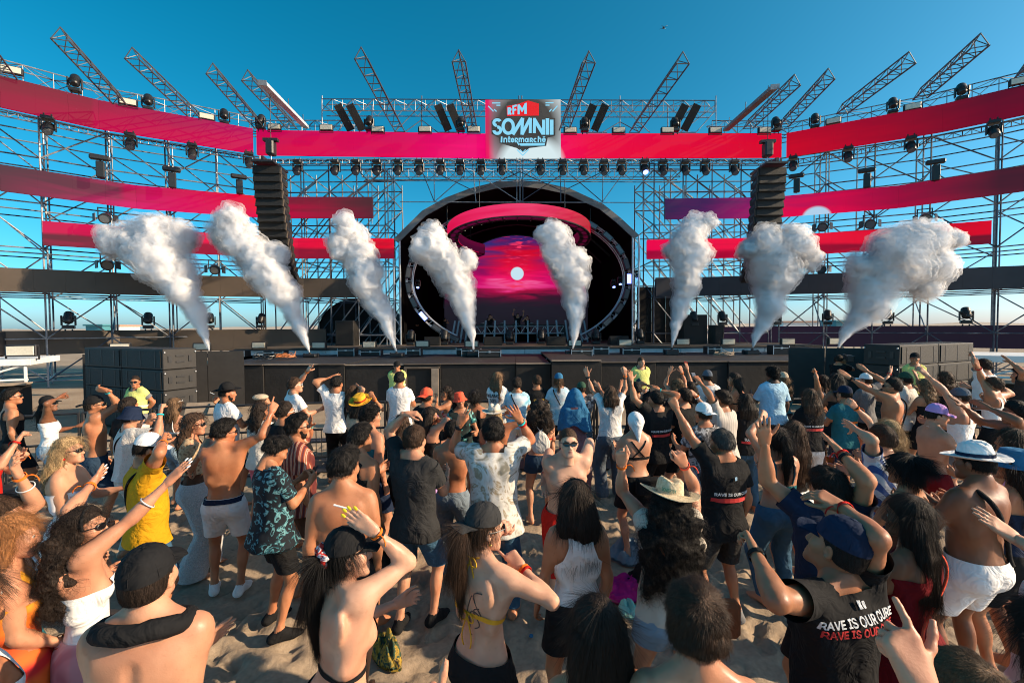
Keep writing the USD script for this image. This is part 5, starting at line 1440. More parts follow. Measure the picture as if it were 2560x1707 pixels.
for _k, _c in HAIRC.items():
	nodes = {'tc': ('texture_coordinate', {}), 'mp': ('mapping', {'scale': (130.0, 130.0, 14.0)}), 'n': ('noise_texture', {'scale': 1.0, 'detail': 3.0}),
			 'r': ('rgb_ramp', {'ramp': [(0.3, tuple(np.array(_c) * 0.5)), (0.7, tuple(np.array(_c) * 1.5))]}), 'b': ('bump', {'strength': 0.9, 'distance': 0.010}),
			 'p': ('principled_bsdf', {'roughness': 0.62, 'specular_ior_level': 0.18})}
	LOOK['hair_' + _k] = usdkit.material(stage, '/World/Looks/hair_' + _k, nodes, [('tc.object', 'mp.vector'), ('mp.vector', 'n.vector'), ('n.fac', 'r.fac'), ('r.color', 'p.base_color'), ('n.fac', 'b.height'), ('b.normal', 'p.normal')], surface='p.BSDF')
	mat('strand_' + _k, tuple(np.array(_c) * 0.75), 0.45, spec=0.22)
def cloth(name, c, rough=0.85, var=0.12):
	mat(name, c, rough, var=var, scale=5.0, bump=0.55, bscale=7.0, bdist=1.6, spec=0.12)
for _n, _c in {'white': (0.74, 0.73, 0.72), 'offwhite': (0.60, 0.57, 0.52), 'cream': (0.56, 0.50, 0.42), 'black': (0.012, 0.012, 0.013), 'charcoal': (0.030, 0.030, 0.031), 'navy': (0.012, 0.020, 0.045), 'grey': (0.16, 0.16, 0.165),
			   'slate': (0.09, 0.11, 0.14), 'denim': (0.045, 0.105, 0.175), 'dark_denim': (0.022, 0.045, 0.080), 'light_denim': (0.22, 0.32, 0.42), 'jean_pale': (0.16, 0.20, 0.24), 'mustard': (0.56, 0.27, 0.010), 'yellow': (0.75, 0.40, 0.02), 'red': (0.52, 0.018, 0.012),
			   'wine': (0.14, 0.006, 0.010), 'orange': (0.75, 0.16, 0.02), 'teal': (0.02, 0.13, 0.16), 'blue': (0.03, 0.13, 0.25), 'light_blue': (0.36, 0.56, 0.72), 'pink': (0.60, 0.16, 0.22), 'magenta': (0.45, 0.012, 0.16), 'mauve': (0.22, 0.10, 0.11),
			   'beige': (0.45, 0.35, 0.25), 'brown': (0.09, 0.045, 0.028), 'leather': (0.22, 0.075, 0.035), 'lavender': (0.50, 0.27, 0.55), 'mint': (0.22, 0.50, 0.44), 'green': (0.03, 0.07, 0.045), 'lime': (0.15, 0.75, 0.12), 'hivis': (0.62, 0.62, 0.19),
			   'turquoise': (0.02, 0.48, 0.50), 'coral': (0.80, 0.10, 0.05), 'straw': (0.62, 0.48, 0.30), 'gold': (0.70, 0.36, 0.03), 'silver': (0.5, 0.5, 0.52)}.items():
	cloth('c_' + _n, _c)
noise_mat('c_palm', [(0.0, (0.008, 0.010, 0.014)), (0.53, (0.008, 0.012, 0.018)), (0.56, (0.02, 0.10, 0.13)), (0.62, (0.16, 0.36, 0.40)), (0.66, (0.01, 0.02, 0.03)), (1.0, (0.01, 0.012, 0.02))], scale=15.0, detail=5.0, distortion=1.4, bump=0.3, bscale=9)
noise_mat('c_tealfloral', [(0.0, (0.01, 0.012, 0.014)), (0.50, (0.01, 0.02, 0.02)), (0.56, (0.06, 0.32, 0.30)), (0.63, (0.35, 0.55, 0.48)), (0.68, (0.02, 0.03, 0.03))], scale=9.0, detail=3.0, distortion=0.8, bump=0.3, bscale=9)
noise_mat('c_leaf', [(0.0, (0.10, 0.11, 0.11)), (0.36, (0.25, 0.23, 0.18)), (0.44, (0.52, 0.50, 0.46)), (0.55, (0.60, 0.59, 0.56)), (0.62, (0.30, 0.24, 0.15)), (0.70, (0.58, 0.57, 0.54)), (1.0, (0.16, 0.19, 0.2))], scale=5.0, detail=3.0, distortion=2.2, bump=0.4, bscale=7)
noise_mat('c_boho', [(0.0, (0.10, 0.02, 0.02)), (0.28, (0.30, 0.07, 0.04)), (0.33, (0.62, 0.50, 0.40)), (0.42, (0.52, 0.20, 0.09)), (0.55, (0.14, 0.025, 0.035)), (0.66, (0.55, 0.42, 0.33)), (0.8, (0.45, 0.10, 0.03)), (1.0, (0.09, 0.02, 0.03))], scale=3.4, kind='x', distortion=0.9, bump=0.3, bscale=30)
noise_mat('c_tiedye_blue', [(0.3, (0.10, 0.38, 0.55)), (0.5, (0.38, 0.60, 0.70)), (0.66, (0.72, 0.76, 0.78))], scale=4.0, detail=4.0, distortion=1.2, bump=0.3, bscale=9)
noise_mat('c_sunset', [(0.2, (0.20, 0.008, 0.02)), (0.4, (0.50, 0.02, 0.02)), (0.52, (0.70, 0.12, 0.02)), (0.66, (0.80, 0.40, 0.03)), (0.8, (0.40, 0.02, 0.03))], scale=1.7, detail=2.0, distortion=1.2, stretch=(0.4, 0.4, 1.6), bump=0.3, bscale=9)
noise_mat('c_pinkpaint', [(0.3, (0.05, 0.12, 0.22)), (0.42, (0.30, 0.30, 0.42)), (0.50, (0.72, 0.66, 0.66)), (0.60, (0.74, 0.70, 0.70)), (0.68, (0.66, 0.20, 0.24)), (0.8, (0.72, 0.66, 0.66))], scale=4.5, detail=3.0, distortion=1.8, bump=0.3, bscale=9)
noise_mat('c_leopard', [(0.0, (0.02, 0.012, 0.01)), (0.25, (0.30, 0.18, 0.10)), (0.5, (0.50, 0.36, 0.22)), (1.0, (0.03, 0.02, 0.015))], scale=26.0, kind='voronoi')
noise_mat('c_lace', [(0.0, (0.16, 0.12, 0.10)), (0.2, (0.58, 0.52, 0.46)), (1.0, (0.62, 0.57, 0.52))], scale=45.0, kind='voronoi', bump=0.5, bscale=60)
noise_mat('c_mono', [(0.35, (0.02, 0.02, 0.022)), (0.5, (0.10, 0.10, 0.11)), (0.58, (0.45, 0.45, 0.46)), (0.7, (0.03, 0.03, 0.03))], scale=9.0, detail=3.0, distortion=1.8)
noise_mat('c_stripe', [(0.0, (0.50, 0.45, 0.40)), (0.42, (0.50, 0.45, 0.40)), (0.5, (0.24, 0.22, 0.20)), (0.6, (0.42, 0.38, 0.34)), (1.0, (0.40, 0.36, 0.32))], scale=9.0, kind='x', distortion=0.3, bump=0.3, bscale=10)
noise_mat('c_bluestripe', [(0.0, (0.62, 0.66, 0.70)), (0.45, (0.58, 0.62, 0.68)), (0.55, (0.05, 0.10, 0.28)), (1.0, (0.05, 0.10, 0.28))], scale=6.0, kind='diagonal', distortion=0.6, bump=0.3, bscale=10)
noise_mat('c_fuzzy', [(0.3, (0.40, 0.40, 0.41)), (0.7, (0.58, 0.57, 0.57))], scale=70.0, detail=4.0, bump=1.0, bscale=110.0, sheen=0.4)
noise_mat('c_bandana', [(0.0, (0.55, 0.02, 0.02)), (0.45, (0.62, 0.03, 0.02)), (0.52, (0.75, 0.72, 0.70)), (0.6, (0.04, 0.06, 0.15)), (0.66, (0.6, 0.03, 0.02))], scale=30.0, detail=2.0, distortion=1.0)
noise_mat('c_pinktie', [(0.3, (0.34, 0.10, 0.13)), (0.5, (0.52, 0.22, 0.25)), (0.68, (0.66, 0.50, 0.50))], scale=3.5, detail=3.0, distortion=1.0, bump=0.3, bscale=9)
noise_mat('c_tropic', [(0.3, (0.04, 0.035, 0.02)), (0.45, (0.02, 0.06, 0.04)), (0.55, (0.38, 0.24, 0.03)), (0.7, (0.02, 0.02, 0.02))], scale=18.0, detail=3.0, distortion=1.2)
noise_mat('c_strawweave', [(0.3, (0.46, 0.35, 0.21)), (0.6, (0.66, 0.54, 0.36)), (0.8, (0.72, 0.62, 0.45))], scale=60.0, detail=4.0, bump=0.6, bscale=130.0)
mat('eye_white', (0.45, 0.41, 0.38), 0.25)
mat('iris', (0.03, 0.018, 0.012), 0.15)
mat('lip', (0.30, 0.115, 0.085), 0.45)
mat('mouth_dark', (0.10, 0.012, 0.012), 0.5)
mat('shade_lens', (0.006, 0.006, 0.007), 0.06, spec=0.8)
mat('screen_glass', (0.01, 0.01, 0.012), 0.08, spec=0.8)
mat('nail_yellow', (0.80, 0.62, 0.02), 0.25)
mat('nail_white', (0.75, 0.72, 0.72), 0.25)
mat('tattoo_ink', (0.10, 0.065, 0.055), 0.6)
mat('drink', (0.10, 0.42, 0.34), 0.15)
mat('beer', (0.55, 0.10, 0.02), 0.2)
mat('cup_clear', (0.62, 0.66, 0.66), 0.15)
mat('print_white', (0.62, 0.64, 0.66), 0.7)
mat('print_red', (0.50, 0.02, 0.02), 0.7)
mat('print_black', (0.02, 0.02, 0.02), 0.7)
mat('print_gold', (0.62, 0.36, 0.02), 0.7)
mat('print_green', (0.02, 0.18, 0.13), 0.7)
mat('gold_metal', (0.75, 0.45, 0.12), 0.25, metallic=1.0)
TZ = np.array([0.80, 0.86, 0.92, 0.98, 1.06, 1.14, 1.22, 1.30, 1.37, 1.42, 1.455, 1.485])
TT = (TZ - TZ[0]) / (TZ[-1] - TZ[0])
TORSO = {'m': (np.array([.098, .145, .156, .150, .138, .139, .149, .160, .158, .134, .090, .058]), np.array([.070, .103, .113, .107, .100, .101, .110, .116, .106, .086, .066, .055])),
		 'f': (np.array([.100, .162, .176, .163, .131, .121, .132, .146, .148, .126, .082, .050]), np.array([.070, .108, .117, .105, .088, .086, .094, .102, .094, .077, .058, .047]))}
TCY = np.array([-.004, -.010, -.012, -.004, .008, .010, .004, -.004, -.010, -.014, -.014, -.010])
def unit(a):
	a = np.asarray(a, float)
	return a / max(np.linalg.norm(a), 1e-9)
# ---------------------------------------------------------------- heads, made once per sex and fineness
_heads = {}
def head_mesh(sex, h):
	key = (sex, h)
	if key in _heads:
		return _heads[key]
	F = Field((-.13, -.16, -.20), (.13, .17, .17), h)
	m = sex == 'm'
	F.ell((0, -.012, .034), (.076, .094, .094), k=.02)
	F.ell((0, .022, -.028), (.061, .070, .082), k=.03)
	F.ell((0, .030, -.076), (.050 if m else .043, .050, .038), k=.03)
	F.cone((-.018, .078, -.098), (.018, .078, -.098), .020, .020, k=.03)
	F.cone((-.03, .082, .026), (.03, .082, .026), .012, .012, k=.025)
	for s in (-1, 1):
		F.ell((s * .045, .060, -.020), (.022, .022, .024), k=.03)
		F.ell((s * .031, .094, .006), (.017, .014, .011), k=.012, sub=True)
		F.ell((s * .077, -.006, -.008), (.010, .019, .031), R=rotz(s * -.35), k=.012)
		F.cone((s * .012, .100, -.036), (s * .014, .096, -.036), .008, .007, k=.008)
		if h < .009:
			F.ell((s * .084, .000, -.006), (.006, .010, .018), k=.006, sub=True)
	F.cone((0, .092, .012), (0, .110, -.031), .008, .012, k=.012)
	F.cone((-.020, .090, -.060), (.020, .090, -.060), .008, .008, k=.01)
	F.cone((-.017, .090, -.074), (.017, .090, -.074), .009, .009, k=.01)
	F.cone((-.022, .101, -.066), (.022, .101, -.066), .004, .004, k=.006, sub=True)
	F.cone((0, -.028, -.06), (0, -.036, -.20), .056 if m else .047, .054 if m else .045, k=.03)
	v, f = F.mesh()
	_heads[key] = (v, f)
	return _heads[key]
def clip(v, f, k):
	"""keeps the part of a mesh of quads or triangles where k >= 0, cutting triangles cleanly"""
	if f.shape[1] == 4:
		f = np.vstack([f[:, [0, 1, 2]], f[:, [0, 2, 3]]])
	ins = k[f] >= 0
	c = ins.sum(1)
	keep = f[c == 3]
	V, n = [v], len(v)
	out = [keep]
	for want in (1, 2):
		t = f[c == want]
		if not len(t):
			continue
		i = ins[c == want]
		lone = np.argmax(i if want == 1 else ~i, axis=1)
		r = np.arange(len(t))
		a, b, d = t[r, lone], t[r, (lone + 1) % 3], t[r, (lone + 2) % 3]
		tb = k[a] / (k[a] - k[b])
		td = k[a] / (k[a] - k[d])
		pb = v[a] + (v[b] - v[a]) * tb[:, None]
		pd = v[a] + (v[d] - v[a]) * td[:, None]
		ib, idd = n + np.arange(len(t)), n + len(t) + np.arange(len(t))
		V += [pb, pd]
		n += 2 * len(t)
		if want == 1:
			out.append(np.stack([a, ib, idd], 1))
		else:
			out += [np.stack([ib, b, d], 1), np.stack([ib, d, idd], 1)]
	v, f = np.vstack(V), np.vstack(out)
	# weld the points that two neighbouring triangles cut in the same place
	key = np.round(v * 1e5).astype(np.int64)
	_, first, inv = np.unique(key, axis=0, return_index=True, return_inverse=True)
	v, f = v[first], inv.ravel()[f]
	f = f[(f[:, 0] != f[:, 1]) & (f[:, 1] != f[:, 2]) & (f[:, 0] != f[:, 2])]
	used = np.unique(f)
	m = np.full(len(v), -1)
	m[used] = np.arange(len(used))
	return v[used], m[f]
def merge(parts):
	V, F, n = [], [], 0
	for v, f in parts:
		if f.shape[1] == 4:
			f = np.vstack([f[:, [0, 1, 2]], f[:, [0, 2, 3]]])
		V.append(v)
		F.append(f + n)
		n += len(v)
	return np.vstack(V), np.vstack(F)
HANDS = {'open': ([(6, 8, 5)] * 4, 9, 'out'), 'flat': ([(2, 4, 3)] * 4, 3, 'side'), 'relaxed': ([(22, 30, 18), (26, 34, 20), (30, 36, 22), (32, 36, 22)], 4, 'side'), 'fist': ([(78, 95, 60)] * 4, 0, 'in'),
		 'point': ([(4, 6, 4), (76, 92, 60), (80, 95, 60), (80, 95, 60)], 2, 'in'), 'two': ([(4, 6, 4), (4, 6, 4), (80, 95, 60), (80, 95, 60)], 10, 'in'), 'shaka': ([(70, 85, 50), (78, 92, 60), (74, 90, 55), (8, 8, 5)], 4, 'out'),
		 'gun': ([(5, 6, 4), (60, 85, 55), (72, 92, 60), (76, 92, 60)], 3, 'out'), 'grip': ([(42, 55, 35)] * 4, 2, 'grip'), 'hang': ([(20, 28, 18), (28, 34, 20), (34, 38, 22), (38, 40, 24)], 5, 'side'), 'horn': ([(5, 8, 5), (75, 90, 55), (75, 90, 55), (8, 10, 6)], 6, 'in')}
def hand_mesh(w, d, n, left, s, pose, h, fat=1.0):
	"""hand at the wrist w, fingers along d, palm facing n"""
	d = unit(d)
	n = unit(np.asarray(n) - d * (np.asarray(n) @ d))
	t = np.cross(n, d) * (1 if left else -1)          # towards the thumb
	curls, spread, thumb = HANDS[pose]
	L = lambda a, b, c: w + (d * a + t * b + n * c) * s
	F = Field(w - .235 * s, w + .235 * s, h)
	roots = [(.090, .029, 0), (.095, .009, .002), (.091, -.011, .001), (.083, -.029, -.001)]
	lens = [.074, .082, .077, .060]
	tips = []
	F.cone(w - d * .03 * s, w + d * .02 * s, .0265 * s, .0255 * s, k=.012, flat=(n, 1.35))
	for i, (r, ln) in enumerate(zip(roots, lens)):
		q = L(*r)
		F.cone(L(.012, r[1] * .55, 0), q, .0175 * s, .0135 * s, k=.014, flat=(n, 1.15))
		sp = math.radians((1.5 - i) * spread * .75)
		ang = 0.0
		base = d * math.cos(sp) + t * math.sin(sp)
		rad = .0092 * s * fat * (1.0, 1.02, .97, .86)[i]
		for j, fr in enumerate((.45, .31, .24)):
			ang += math.radians(curls[i][j])
			e = q + (base * math.cos(ang) + n * math.sin(ang)) * ln * fr * s
			F.cone(q, e, rad * (1 - .06 * j), rad * (.92 - .08 * j), k=.004 if j else .008)
			q = e
		tips.append((q, base * math.cos(ang) + n * math.sin(ang), -base * math.sin(ang) * 0 + (n * math.cos(ang) - base * math.sin(ang)) * -1))
	q = L(.018, .024, .006)
	F.cone(L(.012, .012, .004), L(.050, .033, .008), .017 * s, .0135 * s, k=.014)
	q = L(.048, .034, .008)
	dirs = {'out': [(.55, .80, .15), (.75, .62, .1), (.85, .5, .05)], 'side': [(.80, .42, .35), (.92, .25, .25), (.95, .15, .2)], 'in': [(.70, .30, .62), (.35, -.35, .85), (.1, -.7, .6)], 'grip': [(.55, .35, .75), (.5, .0, .85), (.4, -.3, .8)]}[thumb]
	for j, (dd, ln) in enumerate(zip(dirs, (.036, .030, .024))):
		u = unit(d * dd[0] + t * dd[1] + n * dd[2])
		e = q + u * ln * s
		F.cone(q, e, (.0115 - .001 * j) * s * fat, (.0105 - .0015 * j) * s * fat, k=.006)
		q = e
	v, f = F.mesh()
	return v, f, tips
class Person:
	def __init__(self, u, v, h=None, D=None, sex='m', yaw=0.0, lean=0.0, tilt=0.0, twist=0.0, head=(0, 0, 0), build=1.0, skin='tan', hair=('short', 'dark'), L='down', R='down', wear=(), acc=(),
				 label='', group=None, seed=0, stance=None, floor=0.0, fem=None, pt=None, belly=0.0):
		self.__dict__.update(locals())
		r = self.rng = random.Random(seed * 7919 + int(u) * 13 + int(v))
		yaw = math.radians(yaw)
		Hh = h if h else 1.7
		top = at_z(u, v, Hh + floor) if D is None else at(u, v, D)
		if D is not None:
			Hh = top[2] - floor if h is None else h
			top = np.array([top[0], top[1], Hh + floor])
		if pt is not None:
			top = np.array([pt[0], pt[1], Hh + floor])
		self.D = top[1]
		s = self.s = Hh / 1.75 * (1.0 / max(math.cos(math.radians(lean)) * .45 + .55, .8))
		self.fine = 0 if self.D < 2.7 else (1 if self.D < 4.75 else 2)
		R0 = rotz(-yaw)                                       # positive yaw turns towards the photograph's right
		self.R0 = R0
		Rt = R0 @ rotx(-math.radians(lean)) @ roty(math.radians(tilt)) @ rotz(-math.radians(twist))
		self.Rt = Rt
		hy, hp, hr = [math.radians(a) for a in head]
		self.Rh = Rh = R0 @ rotz(-hy) @ rotx(-hp) @ roty(hr)      # pitch > 0 looks down
		P = np.array([0, 0, .93 * s])
		N = P + Rt @ np.array([0, -.012, .53]) * s
		hc = N + (Rt @ np.array([0, .015, .115]) + Rh @ np.array([0, .012, .045])) * s
		htop = hc + np.array([0, 0, .13 * s])
		self.off = np.array([top[0] - htop[0], top[1] - htop[1], floor])
		dz = (Hh) - htop[2]
		P = P + [0, 0, dz]
		N = N + [0, 0, dz]
		hc = hc + [0, 0, dz]
		o = self.off
		self.P, self.N, self.hc = P + o, N + o, hc + o
		self.O = self.P + Rt @ np.array([0, 0, TZ[0] - .93]) * s     # foot of the torso axis
		self.LT = (TZ[-1] - TZ[0]) * s
		# legs
		st = stance if stance is not None else r.uniform(.10, .17)
		self.leg = {}
		bend = r.choice((-1, 0, 1))
		for q, sg in (('L', -1), ('R', 1)):
			hip = self.P + R0 @ np.array([sg * .088, 0, -.035]) * s
			ank = o + R0 @ np.array([sg * st, r.uniform(-.09, .09) + (.12 if lean > 12 and sg > 0 else 0), .085]) * s
			ank[2] = floor + .085 * s
			L1, L2 = .435 * s, .420 * s
			d = ank - hip
			dist = min(np.linalg.norm(d), (L1 + L2) * .998)
			d = unit(d)
			a = (L1 ** 2 - L2 ** 2 + dist ** 2) / (2 * dist)
			hgt = math.sqrt(max(L1 ** 2 - a ** 2, 0))
			fw = R0 @ np.array([sg * .25, 1.0, 0])
			fw = unit(fw - d * (fw @ d))
			knee = hip + d * a + fw * min(hgt, .16 * s)
			toe = R0 @ rotz(-sg * r.uniform(.1, .35)) @ np.array([0, 1.0, 0])
			self.leg[q] = (hip, knee, ank, toe)
		# arms
		self.arm = {}
		for q, sg, spec in (('L', -1, L), ('R', 1, R)):
			self.arm[q] = self.solve_arm(q, sg, spec)
		self.prims()
	def solve_arm(self, q, sg, spec):
		s, Rt, m = self.s, self.Rt, self.sex == 'm'
		w = (.156 if m else .142) * (0.5 + .5 * self.build)
		S0 = self.N + Rt @ np.array([sg * w, .004, -.045]) * s
		L1, L2 = .285 * s, .252 * s
		pose, epx, palm, bendhand = 'relaxed', None, None, None
		if isinstance(spec, str):
			pre = {'down': ((.055, .03, -.520), 'hang'), 'down2': ((.10, .08, -.505), 'hang'), 'fwd': ((-.02, .36, -.20), 'relaxed'), 'phone': ((-.07, .30, -.14), 'grip'), 'hip': ((.05, .10, -.40), 'relaxed'), 'belt': ((-.10, .20, -.44), 'relaxed'),
				   'cross': ((-.24, .20, -.22), 'flat'), 'back': ((-.08, -.14, -.42), 'relaxed'), 'chest': ((-.14, .26, -.08), 'relaxed'), 'mouth': ((-.12, .20, .12), 'relaxed'), 'cup': ((.06, .32, -.24), 'grip'), 'up': ((.06, .12, .46), 'open'),
				   'clap': ((-.15, .34, .02), 'flat'), 'side': ((.34, .06, -.28), 'relaxed'), 'head': ((-.10, .06, .24), 'relaxed'), 'fwdup': ((.02, .40, .22), 'open'), 'fwdhigh': ((.0, .30, .38), 'flat')}[spec]
			T = S0 + Rt @ (np.array(pre[0]) * (sg, 1, 1)) * s
			pose = pre[1]
		else:
			spec = dict(spec)
			uu, vv = spec['at']
			pose, epx, palm, bendhand = spec.get('pose', 'open'), spec.get('elbow'), spec.get('palm'), spec.get('dir')
			best, T = 1e9, None
			Ds = S0[1]
			lo, hi = max(Ds - .6, .35), Ds + .65
			for Dd in np.linspace(lo, hi, 51):
				p = at(uu, vv, Dd)
				r_ = np.linalg.norm(p - (S0 + [0, 0, .04 * s * (p[2] > S0[2])]))
				c = max(0, r_ - (L1 + L2) * .985) * 10 + max(0, .16 * s - r_) * 10 + abs(Dd - Ds - spec.get('dd', .10)) * .6
				if c < best:
					best, T = c, p
		up = np.clip((T[2] - S0[2] + .15 * s) / (.6 * s), 0, 1)
		S = S0 + Rt @ np.array([-sg * .022 * up, 0, .060 * up]) * s
		d = T - S
		dist = np.linalg.norm(d)
		dist = min(max(dist, .14 * s), (L1 + L2) * .995)
		d = unit(d)
		T = S + d * dist
		a = (L1 ** 2 - L2 ** 2 + dist ** 2) / (2 * dist)
		hgt = math.sqrt(max(L1 ** 2 - a ** 2, 0))
		c = S + d * a
		if epx is not None:
			x, y, _ = frame_of(d)
			best = 1e9
			for th in np.linspace(0, 2 * PI, 72, endpoint=False):
				e = c + (x * math.cos(th) + y * math.sin(th)) * hgt
				pu, pv = pix(e)
				cost = (pu - epx[0]) ** 2 + (pv - epx[1]) ** 2 + (60 * max(0, (self.Rt.T @ (self.P - e))[1] * 0)) ** 2
				if cost < best:
					best, E = cost, e
		else:
			pole = Rt @ np.array([sg * (.75 if spec in ('hip', 'head', 'mouth') or not isinstance(spec, str) else .35), -.6, -.65 if T[2] < S[2] + .2 * s else -.15])
			pole = unit(pole - d * (pole @ d))
			E = c + pole * hgt
		w_ = unit(T - E)
		hd = w_ if bendhand is None else unit(w_ * .5 + unit(RIGHT * bendhand[0] + UP * bendhand[1] + _f * (bendhand[2] if len(bendhand) > 2 else 0)))
		if palm is None:
			if T[2] > S[2] + .05 * s:
				pn = self.R0 @ np.array([-sg * .25, 1.0, .1])
			elif isinstance(spec, str) and spec in ('cross', 'phone', 'fwd', 'cup', 'belt', 'chest', 'mouth', 'clap'):
				pn = self.Rt @ np.array([-sg * .9, -.3 if spec in ('cross', 'chest') else .1, .35 if spec in ('phone', 'fwd') else -.1])
			else:
				pn = self.Rt @ np.array([-sg * 1.0, -.2, 0])
		else:
			pn = RIGHT * palm[0] + UP * palm[1] + _f * palm[2]
		return dict(S=S, E=E, W=T, d=hd, n=pn, pose=pose, sg=sg, up=up)
	def T(self, x, y, z):
		"""a point in the torso's own frame, z as height of a 1.75 m figure"""
		return self.P + self.Rt @ np.array([x, y, z - .93]) * self.s
	def prims(self):
		s, b, m = self.s, self.build, self.sex == 'm'
		Rt, R0 = self.Rt, self.R0
		A, B = TORSO[self.sex]
		bb = 1 + (b - 1) * 1.1
		self.A, self.B = A * b * s, B * bb * s
		if self.belly:
			self.B = self.B + np.interp(TZ, [.9, 1.0, 1.08, 1.2, 1.3], [0, .6, 1, .6, 0]) * self.belly * s
		L = self.prim = []
		add = lambda seg, kind, *a, **k: L.append((seg, kind, a, k))
		add('torso', 'profile', self.O, Rt, self.LT, TT, self.A, self.B, None, TCY * s, .03)
		T = self.T
		w = b
		for sg in (-1, 1):
			add('hips', 'ell', T(sg * .072 * w, -.055, .885), np.array([.082, .075, .088]) * s * w, Rt, k=.04 * s)
			a = self.arm['L' if sg < 0 else 'R']
			S, E, W = a['S'], a['E'], a['W']
			up = a['up']
			if m:
				add('torso', 'ell', T(sg * .078 * w, .070, 1.305), np.array([.082, .036, .052]) * s * w, Rt, k=.04 * s)
			else:
				add('torso', 'ell', T(sg * .070 * w, .078, 1.262), np.array([.060, .050, .058]) * s * w, Rt, k=.03 * s)
			add('torso', 'ell', T(sg * (.085 + .03 * up) * w, -.080, 1.335 + .035 * up), np.array([.058, .026, .080]) * s * w, Rt @ roty(sg * (.15 + .5 * up)), k=.035 * s)
			add('shoulder', 'cone', self.N + Rt @ np.array([sg * .02, -.006, .055]) * s, S + Rt @ np.array([-sg * .02, -.012, .020]) * s, .040 * s * w, .040 * s * w, k=.05 * s)
			ua = unit(E - S)
			add('shoulder', 'ell', S + ua * .02 * s, (np.array([.053, .053, .060]) if m else np.array([.045, .045, .053])) * s * w, None, k=.035 * s)
			add('torso', 'cone', T(sg * .105 * w, -.035, 1.17), S + ua * .07 * s + Rt @ np.array([0, -.01, -.01]) * s, (.050 if m else .04) * s * w, .040 * s * w, k=.05 * s)
			add('torso', 'cone', T(sg * .07 * w, .045, 1.33), S + ua * .06 * s, .045 * s * w, .040 * s * w, k=.045 * s)
			r0, r1, r2, r3 = (.0480, .0385, .0405, .0270) if m else (.0425, .0335, .0345, .0235)
			seg = 'LR'[sg > 0]
			ww = .55 + .45 * w
			add('uarm' + seg, 'cone', S, E, r0 * s * ww, r1 * s * ww, k=.03 * s)
			add('uarm' + seg, 'ell', S + (E - S) * .45 + np.cross(ua, Rt @ np.array([sg * 1.0, 0, 0])) * .0, np.array([r0 * 1.02, r0 * 1.02, .10]) * s * ww, np.stack([*frame_of(ua)], 1), k=.03 * s)
			add('farm' + seg, 'cone', E, W, r2 * s * ww * .95, r3 * s, k=.02 * s)
			add('farm' + seg, 'ell', E + (W - E) * .25, np.array([r2 * 1.06, r2 * 1.06, .085]) * s * ww, np.stack([*frame_of(W - E)], 1), k=.03 * s)
			hip, knee, ank, toe = self.leg[seg]
			t0, t1 = (.086, .056) if m else (.090, .054)
			add('thigh' + seg, 'cone', hip + [0, 0, -.02 * s], knee, t0 * s * w, t1 * s * ww, k=.04 * s)
			add('calf' + seg, 'cone', knee, ank, .050 * s * ww, .034 * s, k=.02 * s)
			cd = unit(ank - knee)
			add('calf' + seg, 'ell', knee + (ank - knee) * .32 - toe * .018 * s, np.array([.048, .050, .11]) * s * ww, np.stack([*frame_of(cd)], 1), k=.03 * s)
			heel = ank + [0, 0, -.045 * s] - toe * .045 * s
			ball = ank + [0, 0, -.055 * s] + toe * .115 * s
			tip = ank + [0, 0, -.063 * s] + toe * .175 * s
			add('foot' + seg, 'cone', ank, heel, .034 * s, .034 * s, k=.03 * s)
			add('foot' + seg, 'cone', heel, ball, .034 * s, .038 * s, k=.03 * s, flat=(np.array([0, 0, 1.0]), 1.2))
			add('foot' + seg, 'cone', ank + toe * .03 * s, ball, .034 * s, .030 * s, k=.03 * s)
			add('foot' + seg, 'cone', ball, tip, .036 * s, .028 * s, k=.02 * s, flat=(np.array([0, 0, 1.0]), 1.5))
		nb = self.hc + self.Rh @ np.array([0, -.03, -.085]) * s
		add('neck', 'cone', self.N + Rt @ np.array([0, 0, -.03]) * s, nb, (.060 if m else .049) * s * ww, (.054 if m else .045) * s * ww, k=.035 * s)
		if m:
			add('groove', 'cone', T(0, -.135, 1.02), T(0, -.142, 1.36), .012 * s, .014 * s, k=.03 * s, sub=True)
		else:
			add('groove', 'cone', T(0, -.118, 1.02), T(0, -.128, 1.34), .010 * s, .012 * s, k=.03 * s, sub=True)
	def field(self, segs, off, h, pad=.06):
		pts = []
		P = [p for p in self.prim if p[0] in segs or p[0].rstrip('LR') in segs]
		for seg, kind, a, k in P:
			if kind == 'profile':
				o, R, L = a[0], a[1], a[2]
				mm = max(a[4].max(), a[5].max()) + off
				pts += [o - mm, o + mm, o + R[:, 2] * L - mm, o + R[:, 2] * L + mm]
			elif kind == 'cone':
				mm = max(a[2], a[3]) + off
				pts += [np.minimum(a[0], a[1]) - mm, np.maximum(a[0], a[1]) + mm]
			else:
				mm = np.max(a[1]) + off
				pts += [a[0] - mm, a[0] + mm]
		pts = np.array(pts)
		F = Field(pts.min(0) - pad, pts.max(0) + pad, h)
		for seg, kind, a, k in P:
			k = dict(k)
			if kind == 'profile':
				a = list(a)
				a[4], a[5] = a[4] + off, a[5] + off
				kk = a.pop()
				F.profile(*a, k=kk)
			elif kind == 'cone':
				if k.get('sub') and off > .008:
					continue
				F.cone(a[0], a[1], a[2] + off, a[3] + off, **k)
			else:
				F.ell(a[0], np.asarray(a[1]) + off, a[2], **k)
		return F
